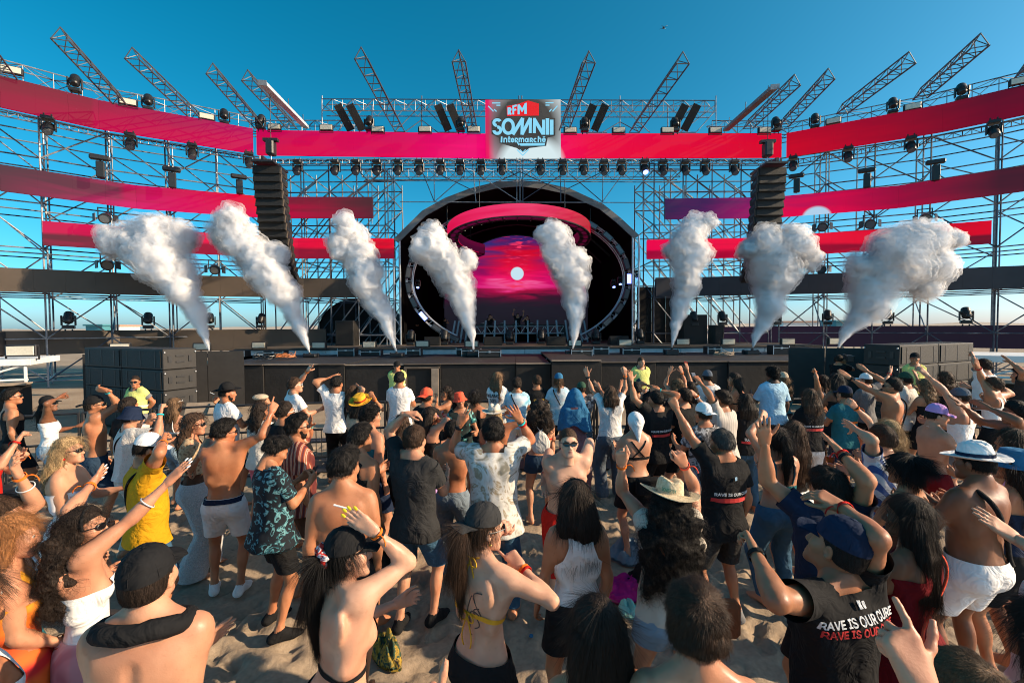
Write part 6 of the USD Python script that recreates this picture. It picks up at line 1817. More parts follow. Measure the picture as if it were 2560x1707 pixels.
	# ------------------------------------------------------------ building
	def build_all(self):
		hb, hh, hd = ((.0145, .0060, .0068), (.021, .0082, .0098), (.030, .0108, .0130))[self.fine]
		o = self.off
		spec = self
		self.root = t = thing('person', o, label=self.label, category='person', group=self.group)
		F = self.field(('torso', 'hips', 'shoulder', 'uarm', 'farm', 'thigh', 'calf', 'foot', 'neck', 'groove'), 0.0, hb)
		parts = [F.mesh()]
		self.bv = self.tz(parts[0][0])
		self.tree = None
		self.tips = {}
		for q in 'LR':
			a = self.arm[q]
			v, f, tips = hand_mesh(a['W'], a['d'], a['n'], q == 'L', self.s * (1.0 if self.sex == 'm' else .92), a['pose'], hh, (1.0, 1.08, 1.22)[self.fine])
			parts.append((v, f))
			self.tips[q] = tips
		hv, hf = head_mesh(self.sex, hd)
		sc = np.array([self.rng.uniform(.96, 1.05), self.rng.uniform(.97, 1.03), self.rng.uniform(.97, 1.03)]) * self.s * (.965 if self.sex == 'm' else .94)
		self.hs = sc
		parts.append(((hv * sc) @ self.Rh.T + self.hc, hf))
		nn = [vnormals(v, f) for v, f in parts]
		v, f = merge(parts)
		obj_raw('body', v - o, f, 'skin_' + self.skin, t, normals=np.vstack(nn))
		self.face()
		for g in self.wear:
			getattr(self, 'g_' + g[0])(*g[1:])
		self.do_hair(*(self.hair or (None,)))
		for a in self.acc:
			a = (a,) if isinstance(a, str) else a
			getattr(self, 'a_' + a[0])(*a[1:])
		return t
	def H(self, p):
		return (np.asarray(p, float) * self.hs) @ self.Rh.T + self.hc - self.off
	def face(self):
		fw = self.Rh @ np.array([0, 1.0, 0])
		to = unit(CAM - self.hc)
		if fw @ to < -.25 or self.D > 12 and False:
			return
		if self.D < 9:
			for sg in (-1, 1):
				m = trimesh.creation.icosphere(1, .0108)
				e = obj_raw('eye', self.H(np.asarray(m.vertices) + [sg * .031, .0795, .005]), np.asarray(m.faces), 'eye_white', self.root)
				m = trimesh.creation.icosphere(1, .0068)
				obj_raw('iris', self.H(np.asarray(m.vertices) * [1, .5, 1] + [sg * .031, .0882, .005]), np.asarray(m.faces), 'iris', e)
				a = np.linspace(-.016, .018, 5)
				obj('eyebrow', (self.H(sweep(np.stack([sg * (.031 + a), .0935 - (a + .016) * .35, .028 + .004 - (a - .002) ** 2 * 12], 1), [.0022, .004, .004, .0035, .0015], 5)[0]), sweep(np.stack([sg * (.031 + a), a, a], 1), .003, 5)[1]), 'hair_' + (self.hair[1] if self.hair else 'dark'), self.root, smooth=True)
		x = np.linspace(-.023, .023, 7)
		for z, r in ((-.0605, .0042), (-.0725, .0052)):
			vv, ff = sweep(np.stack([x, .0985 - x * x * 14, z - x * x * (3 if z > -.065 else -4)], 1), [.001, r * .7, r, r * .9, r, r * .7, .001], 6)
			obj('lip', (self.H(vv), ff), 'lip', self.root, smooth=True)
	def emit(self, name, v, f, look, amp=.004, freq=7.0, stretch=(1, 1, .5), normals=None, parent=None, **k):
		"""a garment surface, rumpled a little"""
		if not len(f):
			return None
		n = vnormals(v, f)
		if amp:
			q = v * np.array(stretch) * freq + self.rng.random() * 50
			d = (np.abs(meshkit.fbm(q, 3, 5) - .5) * 2 - .35) * amp * 2
			v = v + n * d[:, None]
			n = vnormals(v, f)
		return obj_raw(name, v - self.off, f, look, parent or self.root, normals=n, **k)
	def tz(self, v):
		"""torso coordinates of points, heights as in a 1.75 m figure"""
		q = (v - self.P) @ self.Rt / self.s
		return q[:, 0], q[:, 1], q[:, 2] + .93
	def gh(self):
		return (.0135, .020, .028)[self.fine]
	def shell(self, segs, off):
		return self.field(segs, off, self.gh()).mesh()
	def neckcut(self, v, r=.075):
		a = self.N + self.Rt @ np.array([0, .012, .0]) * self.s
		q = (v - a) @ self.Rt / self.s
		rad = np.sqrt(q[:, 0] ** 2 + ((q[:, 1]) * 1.0) ** 2)
		return np.where(q[:, 2] > -.10, rad - r - np.clip(-q[:, 2], 0, .1) * .4, .2)
	def sleeves(self, look, frac=.55, off=.015, flare=.016, amp=.005, name='sleeve', parent=None):
		for q in 'LR':
			a = self.arm[q]
			S, E, W = a['S'], a['E'], a['W']
			s = self.s
			r0 = (.058 if self.sex == 'm' else .048) * s * self.build
			F = Field(np.minimum(np.minimum(S, E), W) - .16, np.maximum(np.maximum(S, E), W) + .16, self.gh())
			d = unit(E - S)
			F.cone(S - d * .02, E, r0 + off * s * .7, r0 * .82 + (off + flare) * s, k=.02)
			if frac > 1:
				F.cone(E, W, r0 * .82 + (off + flare) * s * .9, r0 * .6 + off * s, k=.03)
			v, f = F.mesh()
			t = (v - S) @ d / np.linalg.norm(E - S)
			if frac <= 1:
				k = (frac - t) * .28
			else:
				d2 = unit(W - E)
				k = (frac - 1 - (v - E) @ d2 / np.linalg.norm(W - E)) * .25
			v, f = clip(v, f, np.minimum(k, (t + .05) * .28))
			self.emit(name, v, f, look, amp=amp, freq=10, parent=parent)
	# ---- tops
	def g_tee(self, look, hem=.86, sleeve=.58, off=.014, loose=.015, neck=.072, amp=.009, name='tshirt', decal=None):
		segs = ('torso', 'shoulder', 'hips') if hem < .93 else ('torso', 'shoulder')
		F = self.field(segs, off * self.s, self.gh())
		s = self.s
		Zs = TZ
		A = np.maximum(self.A, np.interp(TZ, [.80, 1.0, 1.2, 1.3], [self.A.max() * .97, self.A.max() * .95, self.A[6], self.A[7]])) + (off + loose * np.interp(TZ, [.8, .95, 1.3, 1.4], [2.6, 1.2, .4, 0])) * s
		Bq = np.maximum(self.B, np.interp(TZ, [.80, 1.0, 1.25], [self.B.max() * 1.0, self.B.max() * .95, self.B[7]])) + (off + loose * np.interp(TZ, [.8, .95, 1.3, 1.4], [2.6, 1.2, .3, 0])) * s
		A[-3:], Bq[-3:] = (self.A + off * s)[-3:], (self.B + off * s)[-3:]
		F.profile(self.O, self.Rt, self.LT, TT, A, Bq, None, TCY * s, k=.02)
		if hem < .93:
			for q in 'LR':
				hip, knee = self.leg[q][:2]
				F.cone(hip + [0, 0, -.03 * s], knee, .128 * s * self.build, .12 * s * self.build, k=.04)
		v, f = F.mesh()
		x, y, z = self.tz(v)
		v, f = clip(v, f, np.minimum(np.minimum(z - hem, np.where(np.hypot(x, y) < .125, 1.462 - .25 * y - z, .1)), self.neckcut(v, neck)))
		o = self.emit(name, v, f, 'c_' + look, amp=amp, freq=6.5)
		self.shirt = v
		if sleeve:
			self.sleeves('c_' + look, sleeve, parent=o)
		return o
	def g_shirt(self, look, hem=.80, sleeve=.72, **k):
		return self.g_tee(look, hem, sleeve, .020, .034, .066, .010, name='shirt')
	def g_crochet(self, look):
		return self.g_tee(look, .95, .8, .016, .03, .1, .006, name='crochet_top')
	def g_tank(self, look, hem=.90, low=0.03, strap=.024, off=.008, name='tank_top', amp=.003):
		v, f = self.field(('torso',), off * self.s, self.gh()).mesh()
		x, y, z = self.tz(v)
		lim = np.where(y > 0, 1.315 - low, 1.335 - low)
		k = np.minimum(z - hem, np.maximum(lim - z, strap * 1.15 - np.abs(np.abs(x) - .082)))
		v, f = clip(v, f, k)
		self.shirt = v
		return self.emit(name, v, f, 'c_' + look, amp=amp)
	def g_racer(self, look, hem=.93):
		"""tank top whose back narrows between the shoulder blades"""
		v, f = self.field(('torso',), .008 * self.s, self.gh()).mesh()
		x, y, z = self.tz(v)
		w = np.interp(z, [1.20, 1.28, 1.36, 1.42, 1.47], [.2, .115, .082, .078, .085])
		k = np.minimum(z - hem, np.where(z > 1.22, w - np.abs(x), .1))
		k = np.minimum(k, np.where(z > 1.40, np.abs(x) - .045, .1))
		v, f = clip(v, f, k)
		self.shirt = v
		return self.emit('tank_top', v, f, 'c_' + look, amp=.002)
	def g_tube(self, look, lo=.98, hi=1.30, off=.008, name='top', amp=.003, look2=None):
		v, f = self.field(('torso', 'hips'), off * self.s, self.gh()).mesh()
		x, y, z = self.tz(v)
		v, f = clip(v, f, np.minimum(z - lo, hi - z))
		return self.emit(name, v, f, 'c_' + look, amp=amp)
	def g_bikini(self, look, straps='neck', back=(1.20, 1.225), tie=True):
		o = self.g_tube(look, back[0], back[1], .004, 'bikini_top', 0.0)
		v, f = self.field(('torso',), .006 * self.s, self.gh()).mesh()
		x, y, z = self.tz(v)
		k = np.minimum(y - .02, .058 - np.sqrt((np.abs(x) - .07) ** 2 + (z - 1.262) ** 2))
		v, f = clip(v, f, k)
		self.emit('cup', v, f, 'c_' + look, amp=0, parent=o)
		s = self.s
		for sg in (-1, 1):
			if straps == 'neck':
				p = [self.T(sg * .07, .115, 1.31), self.T(sg * .062, .085, 1.40), self.T(sg * .060, .02, 1.475), self.N + self.Rt @ np.array([sg * .05, -.035, .045]) * s, self.N + self.Rt @ np.array([sg * .01, -.066, .04]) * s]
			elif straps == 'cross':
				p = [self.surf(sg * .09, 1.42), self.surf(sg * .05, 1.36), self.surf(0, 1.30), self.surf(-sg * .07, 1.23)]
			else:
				p = [self.T(sg * .07, .11, 1.31), self.T(sg * .085, .07, 1.40), self.T(sg * .088, .0, 1.462)] + [self.surf(sg * .088, z) for z in (1.43, 1.37, 1.30, 1.22)]
			self.ribbon('strap', p, .006 if straps == 'neck' else .0075, 'c_' + look, o)
		if tie and straps == 'neck':
			for base in (self.N + self.Rt @ np.array([0, -.072, .04]) * s, self.surf(-.02, 1.21)):
				for sg in (-1, 1):
					b2 = self.Rt @ np.array([sg * .035, -.012, .012]) * s
					dn = np.array([0, 0, -1.0]) * s
					side = self.Rt @ np.array([sg, -.15, 0]) * s
					self.ribbon('tie', [base, base + side * .03 + dn * -.008, base + side * .05 + dn * .02, base + side * .03 + dn * .035, base], .004, 'c_' + look, o)
					self.ribbon('tie', [base, base + side * .015 + dn * .05, base + side * .03 + dn * .10, base + side * .022 + dn * .17], .004, 'c_' + look, o)
		return o
	def surf(self, x, z, off=.010, back=True):
		"""a point on the torso's surface at torso coordinates x, z"""
		a = np.interp(z, TZ, self.A) / self.s
		b = np.interp(z, TZ, self.B) / self.s
		cy = np.interp(z, TZ, TCY)
		r = math.sqrt(max(1 - (x / a) ** 2, .02))
		y = cy + (-(b + off) if back else (b + off)) * r
		if self.tree is None:
			from scipy.spatial import cKDTree
			q = np.stack(self.bv, 1)
			q = q[(np.abs(q[:, 0]) < .22) & (q[:, 2] > .85) & (q[:, 2] < 1.5)]
			self.tree = [(cKDTree(w[:, [0, 2]]), w[:, 1]) for w in (q[q[:, 1] < -.01], q[q[:, 1] >= -.01])]
		tr, ys = self.tree[0 if back else 1]
		d, i = tr.query((x, z), k=4)
		if d[0] < .05:
			y = float((ys[i] / np.maximum(d, 1e-4)).sum() / (1 / np.maximum(d, 1e-4)).sum()) + (-(off - .004) if back else off - .004)
		return self.T(x, y, z)
	def ribbon(self, name, pts, r, look, parent=None, n=5):
		p = np.array(pts, float)
		from scipy.interpolate import CubicSpline
		k = max(8, len(p) * 4)
		if len(p) > 2:
			t = np.concatenate([[0], np.cumsum(np.linalg.norm(np.diff(p, axis=0), axis=1))])
			t += np.arange(len(t)) * 1e-6
			p = CubicSpline(t, p)(np.linspace(0, t[-1], k))
		v, f = sweep(p - self.off, r * self.s, n)
		return obj(name, (v, f), look, parent or self.root, smooth=True)
	# ---- bottoms
	def g_pants(self, look, hem=.10, waist=1.0, off=.016, flare=.0, name='trousers', amp=.006, belt=None):
		segs = ('torso', 'hips', 'thigh', 'calf')
		F = self.field(segs, off * self.s, self.gh())
		s = self.s
		if flare or hem < .6:
			for q in 'LR':
				hip, knee, ank, toe = self.leg[q]
				F.cone(hip, knee, (.095 + off) * s, (.072 + off) * s, k=.03)
				F.cone(knee, ank, (.070 + off) * s, (.058 + flare) * s, k=.03)
		elif hem > .45:
			for q in 'LR':
				hip, knee, ank, toe = self.leg[q]
				F.cone(hip + [0, 0, -.05 * s], knee, (.098 + off) * s * self.build, (.088 + off) * s * self.build, k=.03)
		v, f = F.mesh()
		x, y, z = self.tz(v)
		zz = (v[:, 2] - self.floor) / s
		v, f = clip(v, f, np.minimum(waist - z, zz - hem))
		o = self.emit(name, v, f, 'c_' + look, amp=amp, freq=8)
		if belt:
			v, f = self.field(('torso', 'hips'), (off + .006) * s, self.gh()).mesh()
			x, y, z = self.tz(v)
			v, f = clip(v, f, np.minimum(waist - .002 - z, z - waist + .045))
			self.emit('belt', v, f, 'c_' + belt, amp=0, parent=o)
		return o
	def g_shorts(self, look, hem=.58, waist=1.0, belt=None, off=.016):
		return self.g_pants(look, hem, waist, off, name='shorts', belt=belt)
	def g_brief(self, look, waist=.96):
		return self.g_pants(look, .80, waist, .006, name='shorts', amp=.001)
	def g_skirt(self, look, hem=.62, waist=1.02, flare=.09, folds=14, amp=.012, name='skirt'):
		s = self.s
		z0, z1 = hem, waist
		A0, B0 = np.interp(waist, TZ, self.A), np.interp(waist, TZ, self.B)
		Ah, Bh = self.A[2] + .02 * s, self.B[2] + .03 * s
		o = self.P + np.array([0, 0, (z0 - .93 - .05)]) * s
		L = (z1 - z0 + .05) * s
		ts = np.clip(np.array([0, .3, .75, 1.0]), 0, 1)
		R = np.eye(3)
		R[:, :] = self.R0
		F = Field(o - .5, o + [.5, .5, L + .1], self.gh())
		th = (.92 - z0) / (z1 - z0)
		F.profile(o, R, L, [0, max(min(th, .9), .05), 1.0], [Ah + flare * s, Ah + .01, A0 + .008 * s], [Bh + flare * s, Bh + .01, B0 + .008 * s], k=.02)
		v, f = F.mesh()
		zz = (v[:, 2] - o[2]) / L
		q = (v - o) @ R
		ang = np.arctan2(q[:, 1], q[:, 0])
		n = vnormals(v, f)
		v = v + n * (np.sin(ang * folds + 2 * np.sin(ang * 3)) * amp * np.clip(1 - zz, 0, 1))[:, None]
		v, f = clip(v, f, np.minimum((1 - zz) * L - .004, zz * L - .05 * s))
		return self.emit(name, v, f, 'c_' + look, amp=.003)
	def g_dress(self, look, hem=.62, hi=1.32, flare=.10, straps=False, waist=1.06):
		o = self.g_tube(look, waist - .02, hi, .010, 'dress', .004) if not straps else self.g_tank(look, waist - .02, .02, .02, .010, 'dress')
		self.g_skirt(look, hem, waist, flare, 12, .014, 'dress_skirt')
		return o
	def g_vest(self, look):
		o = self.g_tee(look, .98, 0, .026, .03, .09, .003, name='safety_vest')
		for z in (1.04, 1.13):
			v, f = self.field(('torso', 'shoulder'), .056 * self.s, self.gh()).mesh()
			x, y, zz = self.tz(v)
			v, f = clip(v, f, .022 - np.abs(zz - z))
			self.emit('reflective_band', v, f, 'c_silver', amp=0, parent=o)
		return o
	def g_shoes(self, look='black', off=.007):
		F = self.field(('foot',), off * self.s, min(self.gh(), .015))
		v, f = F.mesh()
		zz = (v[:, 2] - self.floor) / self.s
		half = (v - self.off) @ self.R0[:, 0]
		for sg in (-1, 1):
			vv, ff = clip(v, f, np.minimum(.115 - zz, half * sg))
			self.emit('shoe', vv, ff, 'c_' + look, amp=0)
	# ---- hair
	def do_hair(self, style, color='dark', *opt):
		if style is None:
			return
		hd = (.0072, .0105, .0145)[self.fine]
		lk = 'hair_' + color
		hats = {(a[0] if isinstance(a, tuple) else a) for a in self.acc} & {'cap', 'bucket', 'fedora', 'straw', 'beret', 'headscarf', 'drape'}
		rg = np.random.default_rng(self.rng.randrange(1 << 30))
		curly = style in ('curly', 'afro', 'wavy', 'curlyshort')
		infl = {'buzz': .004, 'short': .013, 'crop': .015, 'curlyshort': .019, 'afro': .060}.get(style, .016)
		if hats:
			infl = min(infl, .004)
		F = Field((-.20, -.22, -.20), (.20, .20, .24), hd)
		F.ell((0, -.014, .036), (.077 + infl, .095 + infl, .094 + infl), k=.02)
		F.ell((0, -.045, -.02), (.068 + infl * .8, .062 + infl * .8, .075 + infl * .6), k=.03)
		if style in ('crop', 'quiff'):
			F.ell((0, .035, .100), (.055, .050, .030), k=.05)
		v, f = F.mesh()
		x, y, z = v[:, 0], v[:, 1], v[:, 2]
		low = -.050 if style in ('short', 'crop', 'buzz') else -.085
		line = np.interp(y, [-.14, -.09, -.04, -.012, .02, .05, .075, .10], [low, low, -.045, -.030, .022, .052, .066, .075])
		if style in ('short', 'crop', 'buzz', 'curlyshort'):
			line = line + np.where(y < -.02, .012, 0)
		v, f = clip(v, f, np.minimum(z - line, .062 - z) if hats else z - line)
		n = vnormals(v, f)
		amp, fr = {'buzz': (.0015, 40), 'short': (.009, 28), 'crop': (.015, 26), 'curlyshort': (.015, 30), 'afro': (.05, 18)}.get(style, (.006, 24))
		lum = (meshkit.fbm(v * fr + rg.random() * 40, 3, 2) - .45) * amp * 2
		tap = np.clip((v[:, 2] - np.interp(v[:, 1], [-.14, -.09, -.04, -.012, .02, .05, .075, .10], [low, low, -.045, -.030, .022, .052, .066, .075])) / (.035 if style in ('short', 'crop', 'buzz') else .02), 0, 1)
		if hats:
			lum = lum * .15
		v = v + n * (lum * (.3 + .7 * tap) - (infl - .003) * (1 - tap) ** 1.5 * (style in ('short', 'crop', 'curlyshort')))[:, None]
		W = (v * self.hs) @ self.Rh.T + self.hc
		parts = [(W, f)]
		s = self.s
		down = np.array([0, 0, -1.0])
		bk = self.R0 @ np.array([0, -1.0, 0])
		lt = self.R0 @ np.array([1.0, 0, 0])
		wl = lambda p: (np.asarray(p, float) * self.hs) @ self.Rh.T + self.hc
		ln = (opt[0] if opt else .34) * s
		lob = None
		if style in ('long', 'wavy', 'curly', 'bob', 'ponytail', 'braid', 'bun', 'braids'):
			pts = []
			fld = []
			if style in ('long', 'wavy', 'curly', 'bob'):
				wide = {'long': 1.0, 'wavy': 1.15, 'curly': 1.5, 'bob': 1.05}[style]
				for xx in (-.068, -.04, -.012, .012, .04, .068):
					a = wl((xx, -.055 - .02 * (1 - abs(xx) / .07), -.02 if hats else .01))
					kn = a + down * ln * .45 + bk * .035 * s + lt * xx * .35 * wide
					e = a + down * ln * rg.uniform(.88, 1.05) + bk * (.03 + .02 * rg.random()) * s + lt * xx * (.5 * wide)
					r0, r1, r2 = (.040, .040, .028) if style != 'curly' else (.055, .075, .06)
					fld += [(a, kn, r0 * s, r1 * s), (kn, e, r1 * s, r2 * s)]
				for sg in (-1, 1):
					a = wl((sg * .078, -.015, .02))
					e = a + down * ln * (.62 if style != 'bob' else .8) + bk * .03 * s + lt * sg * .02 * wide
					fld.append((a, e, .030 * s, (.022 if style != 'curly' else .055) * s))
			elif style == 'ponytail':
				a = wl((0, -.105, .0 if hats else .045))
				fld += [(a, a + bk * .05 * s, .030 * s, .034 * s), (a + bk * .05 * s, a + bk * .07 * s + down * ln * .5, .036 * s, .040 * s), (a + bk * .07 * s + down * ln * .5, a + bk * .05 * s + down * ln, .040 * s, .012 * s)]
			elif style == 'bun':
				a = wl((0, -.10, .085))
				fld += [(a, a + bk * .03 * s, .045 * s, .045 * s)]
			else:
				xs = (-.05, .05) if style == 'braids' else (0.0,)
				for xx in xs:
					a = wl((xx, -.095, -.03))
					k = 9
					for j in range(k):
						p = a + down * ln * j / k + bk * (.02 + .01 * j / k) * s + lt * ((-1) ** j * .007 + xx * .3) * s
						fld.append((p, p + down * ln / k * .6, (.024 - .012 * j / k) * s, (.020 - .012 * j / k) * s))
			P = np.array([p for q in fld for p in q[:2]])
			G = Field(P.min(0) - .16, P.max(0) + .16, hd * 1.15)
			for a, b, ra, rb in fld:
				G.cone(a, b, ra, rb, k=.016 if style not in ('braid', 'braids') else .004)
			v2, f2 = G.mesh()
			n2 = vnormals(v2, f2)
			q = v2 * ((16, 16, 3.5) if not curly else (17, 17, 15)) + rg.random() * 30
			lum = (meshkit.fbm(q, 3, 2) - .5) * {'curly': .055, 'wavy': .022}.get(style, .014) * 2
			if style not in ('braid', 'braids'):
				v2 = v2 + n2 * lum[:, None]
			parts.append((v2, f2))
		nn = np.vstack([vnormals(a, b) for a, b in parts])
		vv, ff = merge(parts)
		o = obj_raw('hair', vv - self.off, ff, lk, self.root, normals=nn)
		self.hairobj = o
		cnt = {0: 4200, 1: 1700, 2: 500}[self.fine] + (2500 if self.D < 2.2 else 0)
		if style == 'buzz':
			cnt = cnt // 3
		if cnt == 0 or any((a[0] if isinstance(a, tuple) else a) in ('headscarf', 'drape') for a in self.acc):
			return
		# strands that follow the surface and fray its outline
		tri = vv[ff]
		ar = np.linalg.norm(np.cross(tri[:, 1] - tri[:, 0], tri[:, 2] - tri[:, 0]), axis=1)
		pick = rg.choice(len(ff), cnt, p=ar / ar.sum())
		bc = rg.dirichlet((1, 1, 1), cnt)
		p = (tri[pick] * bc[:, :, None]).sum(1)
		nm = np.cross(tri[pick][:, 1] - tri[pick][:, 0], tri[pick][:, 2] - tri[pick][:, 0])
		nm /= np.maximum(np.linalg.norm(nm, axis=1, keepdims=True), 1e-9)
		crown = wl((.01, -.045, .13))
		fl = p - crown
		if style in ('short', 'crop', 'buzz', 'curlyshort'):
			fl = fl + (self.Rh @ np.array([0, .02, 0]))
		else:
			wt = np.clip((self.hc[2] + .04 * s - p[:, 2]) / (.08 * s), 0, 1)[:, None]
			fl = fl / np.maximum(np.linalg.norm(fl, axis=1, keepdims=True), 1e-6) * (1 - wt) + down * wt * 1.2
		fl = fl - nm * (fl * nm).sum(1, keepdims=True)
		fl /= np.maximum(np.linalg.norm(fl, axis=1, keepdims=True), 1e-6)
		fl += rg.normal(0, .22 if style in ('curly', 'curlyshort') else (.10 if style in ('short', 'crop') else .07), fl.shape)
		K = 6
		length = {'buzz': .006, 'short': .022, 'crop': .028, 'curlyshort': .026, 'afro': .05, 'curly': .080, 'wavy': .10}.get(style, .12) * s
		tt = np.linspace(0, 1, K)
		lift = {'short': .03, 'crop': .05, 'curly': .30, 'curlyshort': .45, 'afro': .8, 'wavy': .035}.get(style, .010)
		pts = p[:, None] + fl[:, None] * (tt * length)[None, :, None] + nm[:, None] * (.002 + lift * length * tt * (1 - .35 * tt))[None, :, None] * rg.uniform(.3, 1.2, cnt)[:, None, None]
		if curly:
			sd = np.cross(fl, nm)
			ph = rg.uniform(0, 6.28, cnt)
			cr = {'curly': .014, 'wavy': .008, 'curlyshort': .010, 'afro': .010}[style] * s
			w = ph[:, None] + tt[None] * 7.5
			pts = pts + (sd[:, None] * np.cos(w)[..., None] + nm[:, None] * np.sin(w)[..., None]) * cr
		elif style not in ('short', 'crop', 'buzz'):
			pts = pts + down * (tt ** 2 * length * .12)[None, :, None]
		c = UsdGeom.BasisCurves.Define(stage, _path(str(o.GetPath()), 'strands'))
		c.CreateTypeAttr('linear')
		c.CreateCurveVertexCountsAttr(Vt.IntArray.FromNumpy(np.full(cnt, K, np.int32)))
		c.CreatePointsAttr(Vt.Vec3fArray.FromNumpy((pts - self.off).reshape(-1, 3).astype(np.float32)))
		wd = np.tile(np.linspace(1, .35, K), cnt) * (.00075, .0016, .0032)[self.fine] * (1.5 if curly else 1)
		c.CreateWidthsAttr(Vt.FloatArray.FromNumpy(wd.astype(np.float32)))
		c.SetWidthsInterpolation('vertex')
		UsdShade.MaterialBindingAPI.Apply(c.GetPrim()).Bind(LOOK['strand_' + color])
		tag(c.GetPrim(), kind='stuff')
	# ---- things worn on the head
	def put(self, name, v, f, look, parent=None, smooth=35):
		return obj(name, (self.H(v), f), look, parent or self.root, smooth=smooth)
	def a_cap(self, look, back=False, side=0.0, tip=0.0, low=0.0, mark=None):
		M = rotx(tip) @ rotz(side + (PI if back else 0))
		prof = np.array([[.001, .099], [.02, .098], [.045, .089], [.066, .070], [.080, .042], [.086, .014], [.0865, -.004], [.083, -.004], [.082, .014]])
		m = trimesh.creation.revolve(prof, sections=26)
		v = np.asarray(m.vertices) * [1.02, 1.22, 1.03]
		w = v.copy()
		a = np.arctan2(v[:, 1], v[:, 0])
		v[:, 2] += np.cos(a * 6) * .0012 * np.clip(v[:, 2] * 12, 0, 1)
		base = np.array([0, -.012, .046 - low])
		o = self.put('cap', v @ M.T + base, m.faces, 'c_' + look)
		n = 15
		th = np.linspace(.18 * PI, .82 * PI, n)
		inn = np.stack([.084 * 1.02 * np.cos(th), .084 * 1.22 * np.sin(th), np.full(n, .0)], 1)
		out = np.stack([.088 * np.cos(th), .098 + .082 * np.sin(th) ** .8, -.012 + .0 * th], 1)
		for q in (inn, out):
			q[:, 2] -= (q[:, 0] / .085) ** 2 * .020
		top = np.vstack([inn, (inn + out) / 2 + [0, 0, .006], out])
		bot = top - [0, 0, .004]
		V = np.vstack([top, bot])
		k = 3 * n
		Q = []
		for r in range(2):
			for i in range(n - 1):
				q = [r * n + i, r * n + i + 1, (r + 1) * n + i + 1, (r + 1) * n + i]
				Q.append(q[::-1])
				Q.append([x + k for x in q])
		for i in range(n - 1):
			Q.append([2 * n + i, 2 * n + i + 1, k + 2 * n + i + 1, k + 2 * n + i])
		Q = np.array(Q)
		F3 = np.vstack([Q[:, [0, 1, 2]], Q[:, [0, 2, 3]]])
		self.put('visor', V @ M.T + base, F3, 'c_' + look, o)
		b = trimesh.creation.icosphere(1, .007)
		self.put('button', (np.asarray(b.vertices) * [1, 1, .6] + [0, 0, .102]) @ M.T + base, b.faces, 'c_' + look, o)
		if self.fine < 2:
			for i in range(6):
				aa = i * PI / 3 + PI / 6
				c = np.array([[.0875 * math.sin(t) * math.cos(aa) * 1.02, .0875 * math.sin(t) * math.sin(aa) * 1.22, .1005 * math.cos(t)] for t in np.linspace(.1, 1.5, 7)])
				vv, ff = sweep(c, .0013, 4)
				self.put('seam', vv @ M.T + base, ff, 'c_' + look, o)
		return o
	def brim_hat(self, name, prof, look, base=(0, -.012, .05), tip=(0, 0), oval=1.16, dent=0.0, wave=0.0, band=None, bandz=(.006, .03), bandr=None):
		m = trimesh.creation.revolve(np.array(prof), sections=40)
		v = np.asarray(m.vertices).copy()
		a = np.arctan2(v[:, 1], v[:, 0])
		r = np.hypot(v[:, 0], v[:, 1])
		if dent:
			v[:, 2] -= dent * np.exp(-(v[:, 0] / .03) ** 2) * np.clip((v[:, 2] - .06) / .04, 0, 1)
		if wave:
			v[:, 2] += np.where(r > .1, (np.abs(np.cos(a)) ** 2 - .4) * wave * (r - .1) / .08, 0)
		v[:, 1] *= np.where(r < .1, oval, 1 + (oval - 1) * .1 / np.maximum(r, .1))
		M = rotx(-tip[0]) @ roty(tip[1])
		o = self.put(name, v @ M.T + base, m.faces, look)
		if band:
			q = np.linspace(0, 2 * PI, 33)[:-1]
			R_ = bandr
			V = np.vstack([np.stack([R_ * np.cos(q), R_ * oval * np.sin(q), np.full(32, z)], 1) for z in bandz])
			V2 = np.vstack([V, V * [.97, .97, 1]])
			F4 = np.array([[i, (i + 1) % 32, 32 + (i + 1) % 32, 32 + i] for i in range(32)])
			self.put('hat_band', V @ M.T + base, np.vstack([F4[:, [0, 1, 2]], F4[:, [0, 2, 3]]]), 'c_' + band, o)
		return o
	def a_bucket(self, look):
		return self.brim_hat('bucket_hat', [[.001, .098], [.05, .096], [.070, .088], [.079, .06], [.091, .0], [.128, -.048], [.125, -.049], [.088, -.002]], 'c_' + look, oval=1.15)
	def a_fedora(self, look, band='black', brim=.165, tip=(0, 0)):
		return self.brim_hat('brim_hat', [[.001, .105], [.03, .110], [.055, .108], [.074, .085], [.084, .04], [.088, .004], [.12, -.004], [brim, .006], [brim, .002], [.12, -.008], [.086, .0]], 'c_' + look, dent=.03, wave=.022, band=band, bandr=.0905, tip=tip)
	def a_straw(self, look='strawweave', band=None, brim=.19, tip=(0, 0), round_=False):
		top = [[.001, .095], [.05, .094], [.075, .086], [.084, .06]] if round_ else [[.001, .090], [.03, .097], [.06, .098], [.078, .078]]
		return self.brim_hat('straw_hat', top + [[.088, .004], [.13, -.006], [brim, .004], [brim, -.001], [.13, -.011], [.086, .0]], 'c_' + look, dent=0 if round_ else .026, wave=.0 if round_ else .035, band=band, bandr=.0915, tip=tip)
	def a_beret(self, look):
		m = trimesh.creation.icosphere(3, 1.0)
		v = np.asarray(m.vertices) * [.105, .118, .052] + [0, -.035, .085]
		self.put('beret', v, m.faces, 'c_' + look)
